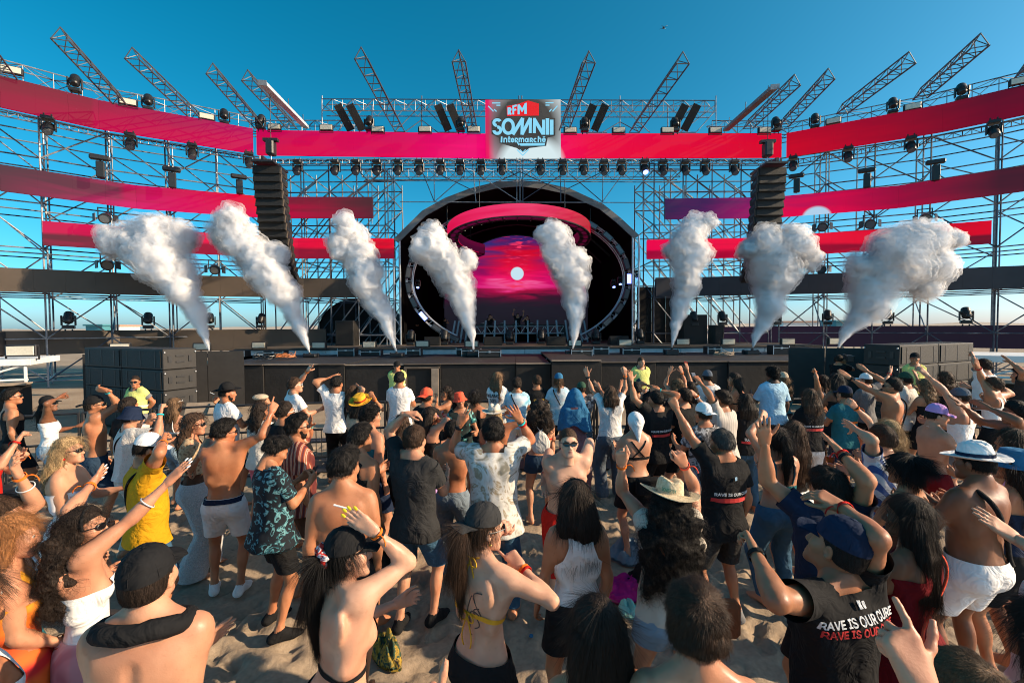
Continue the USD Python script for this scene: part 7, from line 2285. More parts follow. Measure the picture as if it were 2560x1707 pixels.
	def a_headscarf(self, look, ln=.22):
		s = self.s
		F = Field(self.hc - .35, self.hc + .3, .010)
		W = lambda p: (np.asarray(p, float) * self.hs) @ self.Rh.T + self.hc
		F.ell(W((0, -.014, .034)), np.array([.088, .108, .106]) * s, self.Rh, k=.02)
		bk = self.R0 @ np.array([0, -1.0, 0])
		a = W((0, -.06, 0))
		F.cone(a, a + bk * .06 * s + np.array([0, 0, -ln * s]), .085 * s, .012 * s, k=.05, flat=(bk, 1.25))
		v, f = F.mesh()
		q = (v - self.hc) @ self.Rh / s
		k = q[:, 2] - np.interp(q[:, 1], [-.2, -.03, .0, .05, .1], [-.5, -.5, -.06, .045, .06])
		v, f = clip(v, f, k)
		self.emit('headscarf', v, f, 'c_' + look, amp=.006, freq=9)
	def a_drape(self, look):
		"""a shirt pulled over head and shoulders"""
		s = self.s
		F = Field(self.hc - [.5, .5, .6], self.hc + [.5, .5, .3], .016)
		F.ell(self.hc + [0, 0, .03 * s], np.array([.105, .125, .125]) * s, self.Rh, k=.02)
		for sg in (-1, 1):
			F.cone(self.hc + [0, 0, -.02 * s], self.arm['R' if sg > 0 else 'L']['S'] + [0, 0, -.02], .11 * s, .085 * s, k=.08)
		F.profile(self.T(0, 0, 1.14), self.Rt, .30 * s, [0, .5, 1], [.25 * s, .24 * s, .16 * s], [.18 * s, .17 * s, .12 * s], k=.06)
		v, f = F.mesh()
		x, y, z = self.tz(v)
		q = (v - self.hc) @ self.Rh / s
		v, f = clip(v, f, np.minimum(z - 1.17 - .05 * np.sin(np.arctan2(y, x) * 3), np.where((q[:, 2] < .06) & (q[:, 2] > -.12), .085 - q[:, 1], .1)))
		self.emit('draped_shirt', v, f, 'c_' + look, amp=.022, freq=6)
	def a_shades(self, frame='black_plastic', up=False):
		dz, dy = (.070, -.012) if up else (0, 0)
		lk = frame
		o = None
		for sg in (-1, 1):
			m = chamfer_box((.050, .006, .036), .010 if False else .0029)
			v = np.asarray(m.vertices).copy()
			ell = np.stack([np.cos(np.linspace(0, 2 * PI, 17)[:-1]) * .026, np.zeros(16), np.sin(np.linspace(0, 2 * PI, 17)[:-1]) * .019], 1)
			V = np.vstack([ell + [sg * .032, .112 + dy, .006 + dz], ell + [sg * .032, .107 + dy, .006 + dz]])
			F3 = [[0, k + 1, k] for k in range(1, 15)] + [[16, 16 + k, 16 + k + 1] for k in range(1, 15)]
			V[:, 1] -= (V[:, 0] ** 2) * 4
			lens = self.put('sunglass_lens', V, np.array(F3), 'shade_lens', o, smooth=False)
			ring = ell * 1.04 + [sg * .032, .110 + dy, .006 + dz]
			ring[:, 1] -= ring[:, 0] ** 2 * 4
			vv, ff = sweep(ring, .003, 5, closed=True)
			self.put('sunglass_frame', vv, ff, lk, lens)
			vv, ff = sweep(np.array([[sg * .060, .096 + dy, .012 + dz], [sg * .079, .05 + dy, .010 + dz], [sg * .083, -.01 + dy, .006 + dz]]), .0032, 5)
			self.put('sunglass_temple', vv, ff, lk, lens)
	# ---- things on the arms
	def ringat(self, q, name, fr, r, look, wid=.012, lag=.004, parent=None):
		a = self.arm[q]
		E, W = a['E'], a['W']
		d = unit(W - E)
		c = E + (W - E) * fr
		rad = (.0275 if self.sex == 'm' else .024) * self.s + (1 - fr) * .018 * self.s + lag
		x, y, _ = frame_of(d)
		t = np.linspace(0, 2 * PI, 19)[:-1]
		V, Fq = [], []
		for i, (dz, rr) in enumerate(((-wid / 2, rad), (-wid / 2, rad + .003), (wid / 2, rad + .003), (wid / 2, rad))):
			V.append(c + d * dz + (np.cos(t)[:, None] * x + np.sin(t)[:, None] * y) * rr)
		V = np.vstack(V)
		for i in range(3):
			for k in range(18):
				Fq.append([i * 18 + k, i * 18 + (k + 1) % 18, (i + 1) * 18 + (k + 1) % 18, (i + 1) * 18 + k])
		Fq = np.array(Fq)
		return obj(name, (V - self.off, np.vstack([Fq[:, [0, 1, 2]], Fq[:, [0, 2, 3]]])), look, parent or self.root, smooth=True), c, d, x, rad
	def a_band(self, q, look='orange', fr=.93, tail=True):
		o, c, d, x, rad = self.ringat(q, 'wristband', fr, 0, 'c_' + look, .014)
		if tail and self.fine < 2:
			y = np.cross(d, x)
			p = c + x * (rad + .004)
			self.ribbon('band_tail', [p, p + x * .02 + y * .01, p + x * .035 + y * .02 + np.array([0, 0, -.02]), p + x * .045 + y * .02 + np.array([0, 0, -.045])], .0035, 'c_' + look, o)
	def a_bangle(self, q, look='gold_metal', fr=.85):
		self.ringat(q, 'bangle', fr, 0, look, .006, .008)
	def a_watch(self, q, fr=.92):
		o, c, d, x, rad = self.ringat(q, 'watch', fr, 0, 'c_black', .02)
		n = -unit(self.arm[q]['n'])
		m = chamfer_box((.034, .034, .010), .003)
		ax = unit(np.cross(d, n))
		R = np.stack([d, ax, np.cross(d, ax)], 1)
		v = np.asarray(m.vertices) @ R.T + c + np.cross(d, ax) * 0 + n * (rad + .006)
		obj('watch_face', (v - self.off, m.faces), 'screen_glass', o)
	def a_nails(self, q, look):
		for p, d, n in self.tips[q]:
			m = trimesh.creation.icosphere(1, 1.0)
			b = unit(n)
			x = unit(np.cross(d, b))
			R = np.stack([x, unit(d), b], 1)
			v = (np.asarray(m.vertices) * [.0068, .013, .003]) @ R.T + p + unit(d) * .008 + b * .006
			obj('nail', (v - self.off, m.faces), look, self.root, smooth=True)
	def palmpt(self, q, a=.09, c=.035):
		A = self.arm[q]
		d = unit(A['d'])
		n = unit(A['n'] - d * (A['n'] @ d))
		return A['W'] + (d * a + n * c) * self.s, d, n
	def held(self, name, v, f, look, label, cat):
		"""a thing held in a hand stays a thing of its own"""
		c = v.mean(0)
		t = thing(name, c, label=label, category=cat)
		return t, c
	def a_phone(self, q, label, look='black_plastic'):
		p, d, n = self.palmpt(q, .10, .028)
		t = thing('phone', p, label=label, category='phone')
		up = unit(d * .8 + np.array([0, 0, .6]))
		nn = unit(self.R0 @ np.array([0, 1.0, 0]))
		nn = unit(nn - up * (nn @ up))
		R = np.stack([np.cross(up, nn), nn, up], 1)
		m = chamfer_box((.074, .009, .152), .003)
		obj('shell', (np.asarray(m.vertices) @ R.T, m.faces), look, t)
		m = chamfer_box((.066, .002, .142), .0008)
		obj('screen', ((np.asarray(m.vertices) + [0, -.0055, 0]) @ R.T, m.faces), 'screen_glass', t)
		obj('camera_bump', ((np.asarray(chamfer_box((.028, .003, .028), .001).vertices) + [.018, .006, .055]) @ R.T, chamfer_box((.028, .003, .028), .001).faces), 'screen_glass', t)
	def a_cup(self, q, label, liquid='drink'):
		p, d, n = self.palmpt(q, .075, .045)
		t = thing('plastic_cup', p - [0, 0, .06], label=label, category='cup')
		m = trimesh.creation.revolve(np.array([[.0, 0], [.030, 0], [.042, .13], [.040, .13], [.029, .004], [0, .004]]), sections=20)
		nodes = {'f': ('fresnel', {'IOR': 1.4}), 't': ('transparent_bsdf', {'color': (.93, .95, .95)}), 'g': ('glossy_bsdf', {'roughness': .1}), 'm': ('mix_closure', {})}
		if 'cup_see' not in LOOK:
			LOOK['cup_see'] = usdkit.material(stage, '/World/Looks/cup_see', nodes, [('f.fac', 'm.fac'), ('t.BSDF', 'm.closure1'), ('g.BSDF', 'm.closure2')], surface='m.closure')
		obj('wall', m, 'cup_see', t, smooth=40)
		m = trimesh.creation.revolve(np.array([[.0, .006], [.029, .006], [.037, .095], [0, .095]]), sections=18)
		obj('drink', m, liquid, t, smooth=40)
		obj('rim', sweep(np.array([[.041 * math.cos(x), .041 * math.sin(x), .13] for x in np.linspace(0, 2 * PI, 21)[:-1]]), .0022, 5, closed=True), 'cup_clear', t)
	def a_smoke(self, q):
		p, d, n = self.palmpt(q, .16, .02)
		e = p + unit(RIGHT * -.8 + UP * .1 + d * .3) * .07
		o = obj('cigarette', (tube_mesh(p - self.off, e - self.off, .004, 6)), 'c_white', self.root)
	# ---- straps, bags, jewellery, prints
	def a_strap(self, look='black', sg=1, r=.011):
		"""crossbody strap over the back, from one shoulder to the other hip"""
		p = [self.T(sg * .085, .07, 1.42), self.T(sg * .095, .0, 1.475)] + [self.surf(sg * x, z, .030) for x, z in ((.095, 1.42), (.06, 1.34), (.015, 1.25), (-.04, 1.15), (-.09, 1.05), (-.125, .97))]
		self.ribbon('crossbody_strap', p, r, 'c_' + look)
	def a_bag(self, look='black', x=.2, y=0, z=.92, size=(.20, .10, .15), strap=True):
		c = self.T(x, y, z)
		m = chamfer_box(np.array(size) * self.s, .025)
		v = np.asarray(m.vertices) @ self.R0.T + c
		o = obj('shoulder_bag', (v - self.off, m.faces), 'c_' + look, self.root)
		if strap:
			self.a_strap(look, -1 if x > 0 else 1, .008)
	def a_sack(self, look='offwhite'):
		s = self.s
		c = self.T(0, -.165, 1.19)
		m = trimesh.creation.icosphere(3, 1.0)
		v = np.asarray(m.vertices).copy()
		v = np.sign(v) * np.abs(v) ** .75 * [.125, .058, .155]
		v[:, 0] *= np.interp(v[:, 2], [-.15, 0, .12, .16], [1.05, 1.0, .6, .35])
		n = vnormals(v, np.asarray(m.faces))
		a = np.arctan2(v[:, 1], v[:, 0])
		v = v + n * (np.sin(a * 17) * .006 * np.interp(v[:, 2], [-.1, .1], [.2, 1]))[:, None]
		v = v * s @ self.Rt.T + c
		o = obj('drawstring_bag', (v - self.off, m.faces), 'c_' + look, self.root, smooth=True)
		for sg in (-1, 1):
			self.ribbon('cord', [self.T(0, -.17, 1.345), self.surf(sg * .05, 1.40, .02), self.T(sg * .08, .0, 1.475), self.T(sg * .10, .10, 1.32)], .0045, 'c_white', o)
	def a_necklace(self, look='c_brown', r=.0022):
		t = np.linspace(0, 2 * PI, 25)[:-1]
		c = self.N + self.Rt @ np.array([0, .012, .012]) * self.s
		p = np.stack([np.cos(t) * .082, np.sin(t) * .075, -.035 * (np.sin(t) + .2)], 1) * self.s
		v, f = sweep(p @ self.Rt.T + c - self.off, r, 5, closed=True)
		obj('necklace', (v, f), look, self.root, smooth=True)
	def a_collar(self, look='black', r=.038):
		"""cloth rolled round the neck"""
		t = np.linspace(0, 2 * PI, 29)[:-1]
		c = self.N + self.Rt @ np.array([0, -.012, .004]) * self.s
		p = np.stack([np.cos(t) * .142, np.sin(t) * .108, -.03 * (np.sin(t)) + np.sin(t * 5) * .004], 1) * self.s
		v, f = sweep(p @ self.Rt.T + c, r * self.s, 14, closed=True)
		self.emit('rolled_cloth', v, f, 'c_' + look, amp=.006, freq=16)
	def a_earring(self, look='c_red', sg=1, r=.014):
		m = trimesh.creation.icosphere(2, r)
		self.put('earring', np.asarray(m.vertices) + [sg * .085, .002, -.055], m.faces, look, smooth=True)
	def a_flower(self, sg=-1):
		for k in range(6):
			m = trimesh.creation.icosphere(1, 1.0)
			a = k * PI / 3
			v = np.asarray(m.vertices) * [.02, .02, .006] + [math.cos(a) * .024, math.sin(a) * .024, 0]
			self.put('petal', v @ roty(PI / 2).T + [sg * .085, -.09, -.06], m.faces, 'c_white', smooth=True)
		m = trimesh.creation.icosphere(1, .014)
		self.put('flower_eye', np.asarray(m.vertices) + [sg * .09, -.09, -.06], m.faces, 'c_gold')
	def a_scrunchie(self, look='bandana', p=(0, -.12, .03)):
		t = np.linspace(0, 2 * PI, 25)[:-1]
		q = np.stack([np.cos(t) * (.035 + .012 * np.sin(t * 6)), .02 * np.sin(t * 5), np.sin(t) * (.035 + .012 * np.cos(t * 7))], 1) + p
		v, f = sweep(q, .022, 7, closed=True)
		self.put('scrunchie', v, f, 'c_' + look, smooth=True)
		for sg in (-1, 1):
			v, f = sweep(np.array([p, np.array(p) + [sg * .02, -.03, -.05], np.array(p) + [sg * .035, -.025, -.12]]), [.012, .024, .012], 6)
			self.put('scarf_end', v, f, 'c_' + look, smooth=True)
	def a_headband(self, look='black'):
		t = np.linspace(-.15, PI + .15, 25)
		v, f = sweep(np.stack([.088 * np.cos(t), np.full_like(t, .035) - .0 * t, .03 + .102 * np.sin(t)], 1), .009, 6)
		self.put('headband', v, f, 'c_' + look, smooth=True)
	def a_beard(self):
		F = Field((-.12, -.05, -.16), (.12, .16, .06), .008)
		F.ell((0, .034, -.078), (.058, .060, .046), k=.02)
		F.ell((0, .024, -.03), (.068, .060, .06), k=.02)
		v, f = F.mesh()
		x, y, z = v.T
		k = np.minimum(-.045 - z + np.clip(np.abs(x) - .04, 0, 1) * 1.6, y + .0)
		k = np.minimum(k, np.hypot(x / 1.2, z + .066) - .016)
		v, f = clip(v, f, k)
		self.put('beard', v, f, 'hair_' + self.hair[1], smooth=True)
	def onback(self, polys, look, zc, th=.003, parent=None, name='print', back=True):
		"""flat artwork (metres, x to the right as seen, y up) laid on the shirt's back"""
		from scipy.spatial import cKDTree
		x, y, z = self.tz(self.shirt)
		m = (y < 0) if back else (y > 0)
		tree = cKDTree(np.stack([x[m], z[m]], 1))
		ys = y[m]
		for mesh in polys:
			mm = mesh
			for _ in range(2):
				if len(mm.faces) < 700:
					mm = mm.subdivide()
			v = np.asarray(mm.vertices)
			X, Z = (v[:, 0] if back else -v[:, 0]), v[:, 1] + zc
			d, i = tree.query(np.stack([X, Z], 1), k=4)
			w = 1 / np.maximum(d, 1e-4)
			yy = (ys[i] * w).sum(1) / w.sum(1)
			p = np.stack([X, yy + (-1 if back else 1) * (.0075 + v[:, 2]), Z], 1)
			q = self.P + (p - [0, 0, .93]) @ self.Rt.T * self.s
			obj(name, (q - self.off, mm.faces), look, parent or self.root)
	def a_text(self, words, height, zc, look, dx=0.0, bold=True):
		m = meshkit.text_mesh(words, height, .002, bold)
		b = m.bounds
		m.apply_translation((dx - (b[0][0] + b[1][0]) / 2, -(b[0][1] + b[1][1]) / 2, 0))
		self.onback([m], look, zc, name='lettering')
	def a_slab(self, w, h_, zc, look, dx=0.0):
		m = trimesh.creation.box((w, h_, .002))
		for _ in range(2):
			m = m.subdivide()
		m.apply_translation((dx, 0, 0))
		self.onback([m], look, zc, name='print')
	def a_crest(self, zc, look):
		from shapely.geometry import Polygon
		for pg in ([(-.075, .03), (-.055, .05), (-.02, .02), (0, .03), (.02, .02), (.055, .05), (.075, .03), (.05, -.02), (.03, .0), (0, -.06), (-.03, .0), (-.05, -.02)], [(-.03, -.02), (0, -.085), (.03, -.02), (.015, -.02), (0, -.055), (-.015, -.02)]):
			m = trimesh.creation.extrude_polygon(Polygon(pg), .002, engine='earcut').subdivide().subdivide()
			self.onback([m], look, zc, name='crest')
	def a_tattoo(self, pts, r=.003):
		self.ribbon('tattoo', [self.surf(x, z, .0055) for x, z in pts], r, 'tattoo_ink')
HEADS = []
def P(u, v, **k):
	k.setdefault('seed', len(HEADS) + 1)
	p = Person(u, v, **k)
	HEADS.append(p)
	p.build_all()
	return p
# ================================================================ the crowd, each person read off the photograph
def _z(ox, oy, k):
	return lambda x, y: (ox + x / k, oy + y / k)
A, B, C, Dd = [_z(o, 900, 3.7327) for o in (0, 480, 960, 1440)]
E = _z(1900, 850, 3.4846)
F, G, H = [_z(o, 1200, 2.7353) for o in (0, 850, 1700)]
def arm(at, pose='open', elbow=None, **k):
	return dict(at=at, pose=pose, elbow=elbow, **k)
# ---- nearest, bottom of the picture
P(-80, 1425, h=1.68, sex='f', yaw=25, skin='tan', hair=('long', 'brown'), wear=[('tank', 'white'), ('shorts', 'black')], label='person cut off by the bottom left corner, bare shoulder and white strap top', build=1.1)
P(*F(1015, 455), h=1.75, yaw=-12, head=(4, -8, 0), skin='light', hair=('buzz', 'dark'), L='cross', R='cross', build=1.16, wear=[('pants', 'black')], acc=[('cap', 'black'), ('collar', 'black')], belly=.02,
  label='shirtless man in shiny black cap with arms crossed and black cloth rolled round his neck')
P(*G(52, 330), h=1.68, sex='f', yaw=48, head=(18, -4, 0), skin='pale', build=1.13, hair=('ponytail', 'black', .36), L='fwd', R=arm(G(235, 350), 'flat', G(445, 580), dir=(-.75, .55, 0), palm=(-.2, .1, .9)),
  wear=[('bikini', 'black', 'neck', (1.10, 1.125), False), ('shorts', 'denim', .70, .98)], acc=[('cap', 'black'), ('scrunchie', 'bandana'), ('nails', 'R', 'nail_yellow'), ('band', 'R'), ('band', 'R', 'black', .88, False), ('necklace', 'c_black'), ('smoke', 'R')], lean=4,
  label='woman in black cap and black bikini shading her eyes, yellow nails and bandana scrunchie')
P(*G(985, 165), h=1.70, sex='f', yaw=38, head=(24, 6, 0), skin='pale', build=.97, hair=('ponytail', 'brown', .34), L=arm(G(1075, 345), 'fist', None), R=arm(G(1238, 590), 'gun', G(1295, 770), dir=(-.6, .5, .3), palm=(-.5, .2, .7)),
  wear=[('bikini', 'gold'), ('shorts', 'black', .62, .99)], acc=[('cap', 'charcoal', True), ('band', 'R', 'orange', .9), ('band', 'R', 'red', .84, False), ('earring', 'gold_metal', 1, .008), ('tattoo', [(.0, 1.10), (-.01, 1.18), (.03, 1.24), (.06, 1.22), (.05, 1.30), (.10, 1.36)]), ('tattoo', [(.02, 1.14), (.05, 1.18), (.03, 1.22), (.07, 1.27)]), ('tattoo', [(-.02, 1.22), (.0, 1.27), (.03, 1.33)]), 'shades'],
  label='woman with yellow string bikini and tattooed back, dark cap worn backwards')
P(*G(1612, -5), h=1.66, sex='f', yaw=-8, head=(10, 10, 0), skin='tan', hair=('long', 'dark', .36), L='down2', R='down', wear=[('racer', 'white', .92), ('shorts', 'black', .64, .99)], label='woman with long dark wavy hair in white ribbed tank top and black shorts')
P(*Dd(868, 1108), h=1.70, sex='f', yaw=4, head=(0, 4, 0), skin='light', hair=('curly', 'black', .46), L=arm(Dd(425, 965), 'point', Dd(400, 1180)), R=arm(Dd(1005, 970), 'point', Dd(1120, 1190)), wear=[('tee', 'cream', .93, 0), ('shorts', 'light_denim', .74)],
  acc=[('straw', 'strawweave', None, .185, (.10, .16)), ('band', 'L'), ('band', 'R', 'coral'), ('bag', 'leather', .24, -.06, .95, (.30, .09, .22))], label='woman in woven straw hat and big black curls pointing up with both hands')
P(*H(1075, 255), h=1.78, yaw=-22, head=(-6, -16, 6), skin='olive', build=1.06, hair=('buzz', 'black'), L=arm(H(515, 490), 'gun', H(600, 745)), R=arm(H(1112, 185), 'relaxed', H(1335, 440), dir=(-.8, .35, 0), palm=(0, -.8, .5)), wear=[('tee', 'black', .80, .6), ('shorts', 'navy')],
  acc=[('cap', 'navy'), ('watch', 'L'), ('band', 'R', 'red'), ('text', 'RAVE IS OUR CURE', .029, 1.405, 'print_white', -.05), ('text', 'RAVE IS OUR CURE', .027, 1.368, 'print_red', -.05), ('slab', .014, .026, 1.452, 'print_white', -.03), ('slab', .012, .022, 1.45, 'print_white', -.01)],
  label='big man in navy cap and black printed T-shirt, hand raised to his brow')
P(*H(1555, 105), h=1.68, sex='f', yaw=-30, head=(-10, 0, 0), skin='brown', hair=('long', 'dark', .40), L='fwd', R='down', build=1.08, wear=[('tank', 'wine', .90, -.01, .03), ('skirt', 'wine', .55)], acc=[('strap', 'coral', 1, .008)], label='woman with long straight dark hair in a dark red dress')
P(*H(105, 735), h=1.74, yaw=8, skin='light', hair=('crop', 'brown'), wear=[('shorts', 'black')], label='shirtless man with short brown hair close to the camera at the bottom')
P(*G(1750, 800), h=1.64, sex='f', yaw=-6, skin='tan', hair=('long', 'dark', .55), wear=[('tank', 'black'), ('shorts', 'black')], build=1.05, label='very long dark hair of a woman seen from above at the bottom centre')
P(2500, 1900, h=1.72, pt=(1.02, .60), sex='m', skin='light', L=arm((2206, 1535), 'gun', (2196, 1790), palm=(0, .05, 1)), R='down', hair=('short', 'brown'), wear=[('tee', 'black'), ('shorts', 'black')], acc=[('band', 'L')], label='raised forearm with orange wristband making an L sign, bottom right')
P(1100, 1900, h=1.70, pt=(.07, .50), sex='m', skin='light', L=arm((1015, 1650), 'point', (960, 1900), palm=(.1, .0, 1), dir=(.25, .9, 0)), R='down', hair=('short', 'brown'), wear=[('tee', 'navy'), ('shorts', 'black')], acc=[('band', 'L', 'turquoise', .86, False)], label='hand with turquoise bracelet pointing up at the bottom edge')
P(2655, 1290, h=1.72, sex='m', yaw=-50, skin='light', L=arm(H(2295, 400), 'flat', None, dir=(-.7, .55, 0)), R='down', hair=('short', 'dark'), wear=[('shirt', 'offwhite'), ('pants', 'beige')], label='person at the right edge with flat hand out and pale loose shirt')
P(*H(1930, 1185), h=1.70, yaw=-15, skin='tan', hair=('short', 'light_brown'), wear=[('tee', 'black'), ('shorts', 'black')], label='dark blond head in the bottom right corner')
P(2612, 1505, h=1.64, sex='f', yaw=-10, skin='tan', hair=('long', 'dark'), wear=[('tank', 'wine'), ('shorts', 'black')], label='person in dark red top cut off by the right edge near the bottom')
# ---- left front
P(*F(95, 232), h=1.66, sex='f', yaw=45, head=(10, 4, 0), skin='light', hair=('wavy', 'ginger', .34), L='fwd', R='belt', wear=[('dress', 'sunset', .35, 1.34, .10, True)], acc=[('bangle', 'R')], label='ginger haired woman in red and yellow tie-dye dress at the left edge')
P(*F(575, 178), h=1.64, sex='f', yaw=52, head=(24, -6, 0), skin='light', hair=('curly', 'dark', .40), R=arm(A(1630, 1085), 'flat', A(1455, 1240), palm=(0, -.6, .5)), L=arm(A(850, 1165), 'open', A(650, 1390), palm=(.5, 0, .6)), wear=[('tube', 'white', 1.00, 1.29), ('skirt', 'pinktie', .60, 1.03, .05)],
  acc=['shades', ('headband', 'black'), ('nails', 'R', 'nail_white'), ('nails', 'L', 'nail_white'), ('band', 'L'), ('bangle', 'R', 'white_metal', .45), ('earring', 'gold_metal', 1, .010)], label='woman with big dark curls stretching one arm towards the stage, white top and pink skirt')
P(*A(20, 1262), h=1.68, sex='f', yaw=60, skin='light', hair=('bob', 'brown', .2), R=arm(A(170, 1070), 'relaxed', A(370, 1240)), L='fwd', wear=[('tank', 'tiedye_blue'), ('shorts', 'teal')], acc=['shades', ('band', 'R'), ('bangle', 'R', 'silver_ring' if False else 'white_metal', .6)], label='person in sunglasses at the left edge, bent arm with orange band and silver bangle')
P(-48, 1062, h=1.70, sex='f', yaw=50, skin='light', hair=('short', 'brown'), R=arm(A(165, 750), 'fist', A(30, 880)), L=arm(A(205, 905), 'two', None), wear=[('tee', 'red'), ('shorts', 'denim')], acc=[('band', 'R', 'red'), ('band', 'L')], label='person in red top at the left edge with fist and two fingers raised')
P(*A(640, 712), h=1.70, sex='f', yaw=68, head=(8, -4, 0), skin='light', build=1.06, hair=('wavy', 'blonde', .40), L='fwd', R='belt', wear=[('dress', 'pinkpaint', .45, 1.30, .06)], acc=['shades', ('earring', 'c_red', 1, .013), 'flower'], label='blonde woman in white and pink patterned strapless dress with red earring')
P(*A(1385, 690), h=1.72, yaw=38, head=(12, 12, 0), skin='tan', build=1.06, hair=('short', 'dark'), L='down', R=arm(A(1525, 750), 'point', A(1465, 985)), wear=[('tee', 'mustard', .84, .62), ('shorts', 'denim')], acc=[('cap', 'white'), ('strap', 'black', 1), ('band', 'R', 'orange', .7, False)], label='man in mustard yellow T-shirt and white cap with black crossbody strap')
P(*A(1235, 440), h=1.72, yaw=40, head=(10, 8, 0), skin='light', build=1.1, hair=('short', 'dark'), L=arm(A(1395, 545), 'relaxed', None), R=arm(A(1497, 490), 'fist', A(1480, 650)), wear=[('crochet', 'lace'), ('pants', 'cream')], acc=[('bucket', 'navy'), ('band', 'R', 'turquoise', .9, False), ('strap', 'black', 1)], label='person in navy bucket hat and cream crochet top with fist raised')
P(*A(1810, 490), h=1.72, sex='f', yaw=62, head=(12, 0, 0), skin='light', hair=('wavy', 'brown', .36), L='fwd', R=arm(A(1640, 770), 'fist', A(1705, 930)), wear=[('tube', 'brown', 1.0, 1.16), ('tee', 'leopard', 1.12, .5), ('pants', 'fuzzy', .03, 1.02, .03, .09)], acc=['shades', ('band', 'R', 'mustard', .7, False)], label='woman in fuzzy white flared trousers and leopard top, sunglasses')
P(*B(300, 555), h=1.72, yaw=-16, head=(54, 4, 0), skin='tan', build=1.0, hair=('crop', 'black'), R=arm(B(742, 485), 'point', B(655, 690)), L=arm(B(30, 955), 'relaxed', B(95, 905)), wear=[('shorts', 'white', .58, 1.0, 'navy'), ('shoes', 'white')], acc=['shades'], label='tanned shirtless man in white shorts with navy belt, arm stretched up right')
P(*B(780, 712), h=1.68, yaw=40, head=(6, 30, 0), skin='tan', hair=('crop', 'black'), L='phone', R='phone', wear=[('shirt', 'palm', .78), ('shorts', 'black'), ('shoes', 'black')], acc=[('phone', 'R', 'dark phone held by the man in the palm print shirt')], label='man in dark blue palm print shirt looking down at his phone')
P(*B(990, 505), h=1.76, yaw=48, head=(18, -4, 0), skin='tan', hair=('crop', 'black'), L=arm(B(1100, 600), 'flat', B(1092, 700)), R='down', wear=[('shirt', 'boho', .82), ('shorts', 'brown')], acc=['shades', 'beard', ('band', 'L', 'turquoise', .9, False)], label='bearded man in sunglasses and red patterned loose shirt, hand lifted')
P(*B(1425, 822), h=1.78, yaw=-12, head=(34, 6, 0), skin='tan', build=1.0, hair=('crop', 'black'), wear=[('shorts', 'black')], acc=[('necklace', 'c_brown')], label='shirtless man with short black curls and thin necklace seen from behind')
P(*B(1575, 600), h=1.75, yaw=26, head=(12, 4, 0), skin='tan', hair=('crop', 'black'), wear=[('tank', 'black', .86), ('shorts', 'black', .5)], L='fwd', R='down', label='man with straight black hair in loose black tank top')
P(*B(1672, 425), h=1.74, yaw=34, head=(16, 0, 0), skin='light', hair=('curlyshort', 'black'), wear=[('tank', 'teal', .86), ('shorts', 'navy')], L='fwd', R='down', label='man with dense black curls in teal blue tank top')
P(*B(1572, 316), h=1.68, sex='f', yaw=10, skin='tan', hair=('bob', 'dark', .22), wear=[('shirt', 'beige', .55), ('shorts', 'beige')], R=arm(B(1700, 360), 'grip', B(1765, 475)), L='fwd', acc=[('straw', 'gold', 'red', .17, (-.42, 0), True), ('band', 'R')], label='person in bright yellow straw hat with red band, holding its brim')
P(*C(290, 610), h=1.76, yaw=16, head=(8, 0, 0), skin='light', build=1.05, hair=('short', 'brown'), L=arm(C(205, 500), 'hang', C(22, 765), dir=(.8, -.25, 0), palm=(0, -.9, .3)), R='fwd', wear=[('tee', 'charcoal', .80, .62), ('shorts', 'denim', .52), ('shoes', 'black')], label='man in charcoal T-shirt and denim shorts with one arm bent over his head')
P(*C(1020, 545), h=1.80, yaw=-2, skin='tan', build=1.05, hair=('crop', 'black'), L=arm(C(705, 605), 'two', C(648, 800), dir=(.3, .8, 0)), R=arm(C(1268, 560), 'open', C(1352, 805)), wear=[('shirt', 'leaf', .80, .68), ('pants', 'denim')], acc=[('watch', 'L'), ('band', 'R', 'turquoise', .88, False), ('band', 'R', 'red', .78, False)], label='man in pale leaf print shirt with both hands raised')
P(*C(640, 560), D=4.65, yaw=10, skin='tan', hair=('short', 'black'), L='fwd', R='fwd', wear=[('pants', 'jean_pale', .08, 1.0)], label='shirtless man in pale jeans behind the raised hand of the leaf print shirt man')
P(*C(1720, 632), h=1.74, yaw=172, lean=14, head=(6, -6, 0), skin='pale', build=1.05, hair=('buzz', 'brown'), L=arm(C(1908, 1025), 'grip', C(1918, 900), dir=(-.4, .2, -.4), palm=(-.9, .1, 0)), R=arm(C(1497, 1090), 'open', C(1525, 940), dir=(.2, -.9, -.3), palm=(.3, .3, -.9)), wear=[('shorts', 'red', .5)],
  acc=['shades', ('band', 'R', 'red', .9, False), ('cup', 'L', 'clear plastic cup of green drink held by the shirtless man facing us')], label='pale shirtless man in sunglasses and red shorts facing the camera')
# ---- left middle and front row
P(*A(110, 262), h=1.75, yaw=32, head=(18, -4, 0), skin='tan', hair=('crop', 'black'), wear=[('tank', 'black', .9), ('shorts', 'black')], acc=['shades'], label='person with black hair in black tank top near the left edge, head turned right')
P(*A(450, 335), h=1.64, sex='f', yaw=42, head=(30, -6, 0), skin='brown', hair=('bob', 'black', .24), R=arm(A(560, 345), 'horn', None), L='fwd', wear=[('tube', 'white', .96, 1.36, .014), ('shorts', 'light_denim')], acc=[('cap', 'black'), 'shades'], label='woman with dark bob and black cap in white off shoulder top')
P(*A(885, 330), h=1.76, yaw=46, head=(20, -6, 0), skin='tan', hair=('short', 'dark'), R=arm(A(1000, 285), 'hang', A(1135, 365), dir=(-.9, -.1, 0)), L='down2', wear=[('shorts', 'dark_denim')], acc=[('cap', 'black', True), 'shades', ('band', 'R', 'turquoise', .9, False)], label='shirtless man with backwards cap bending his arm over his head')
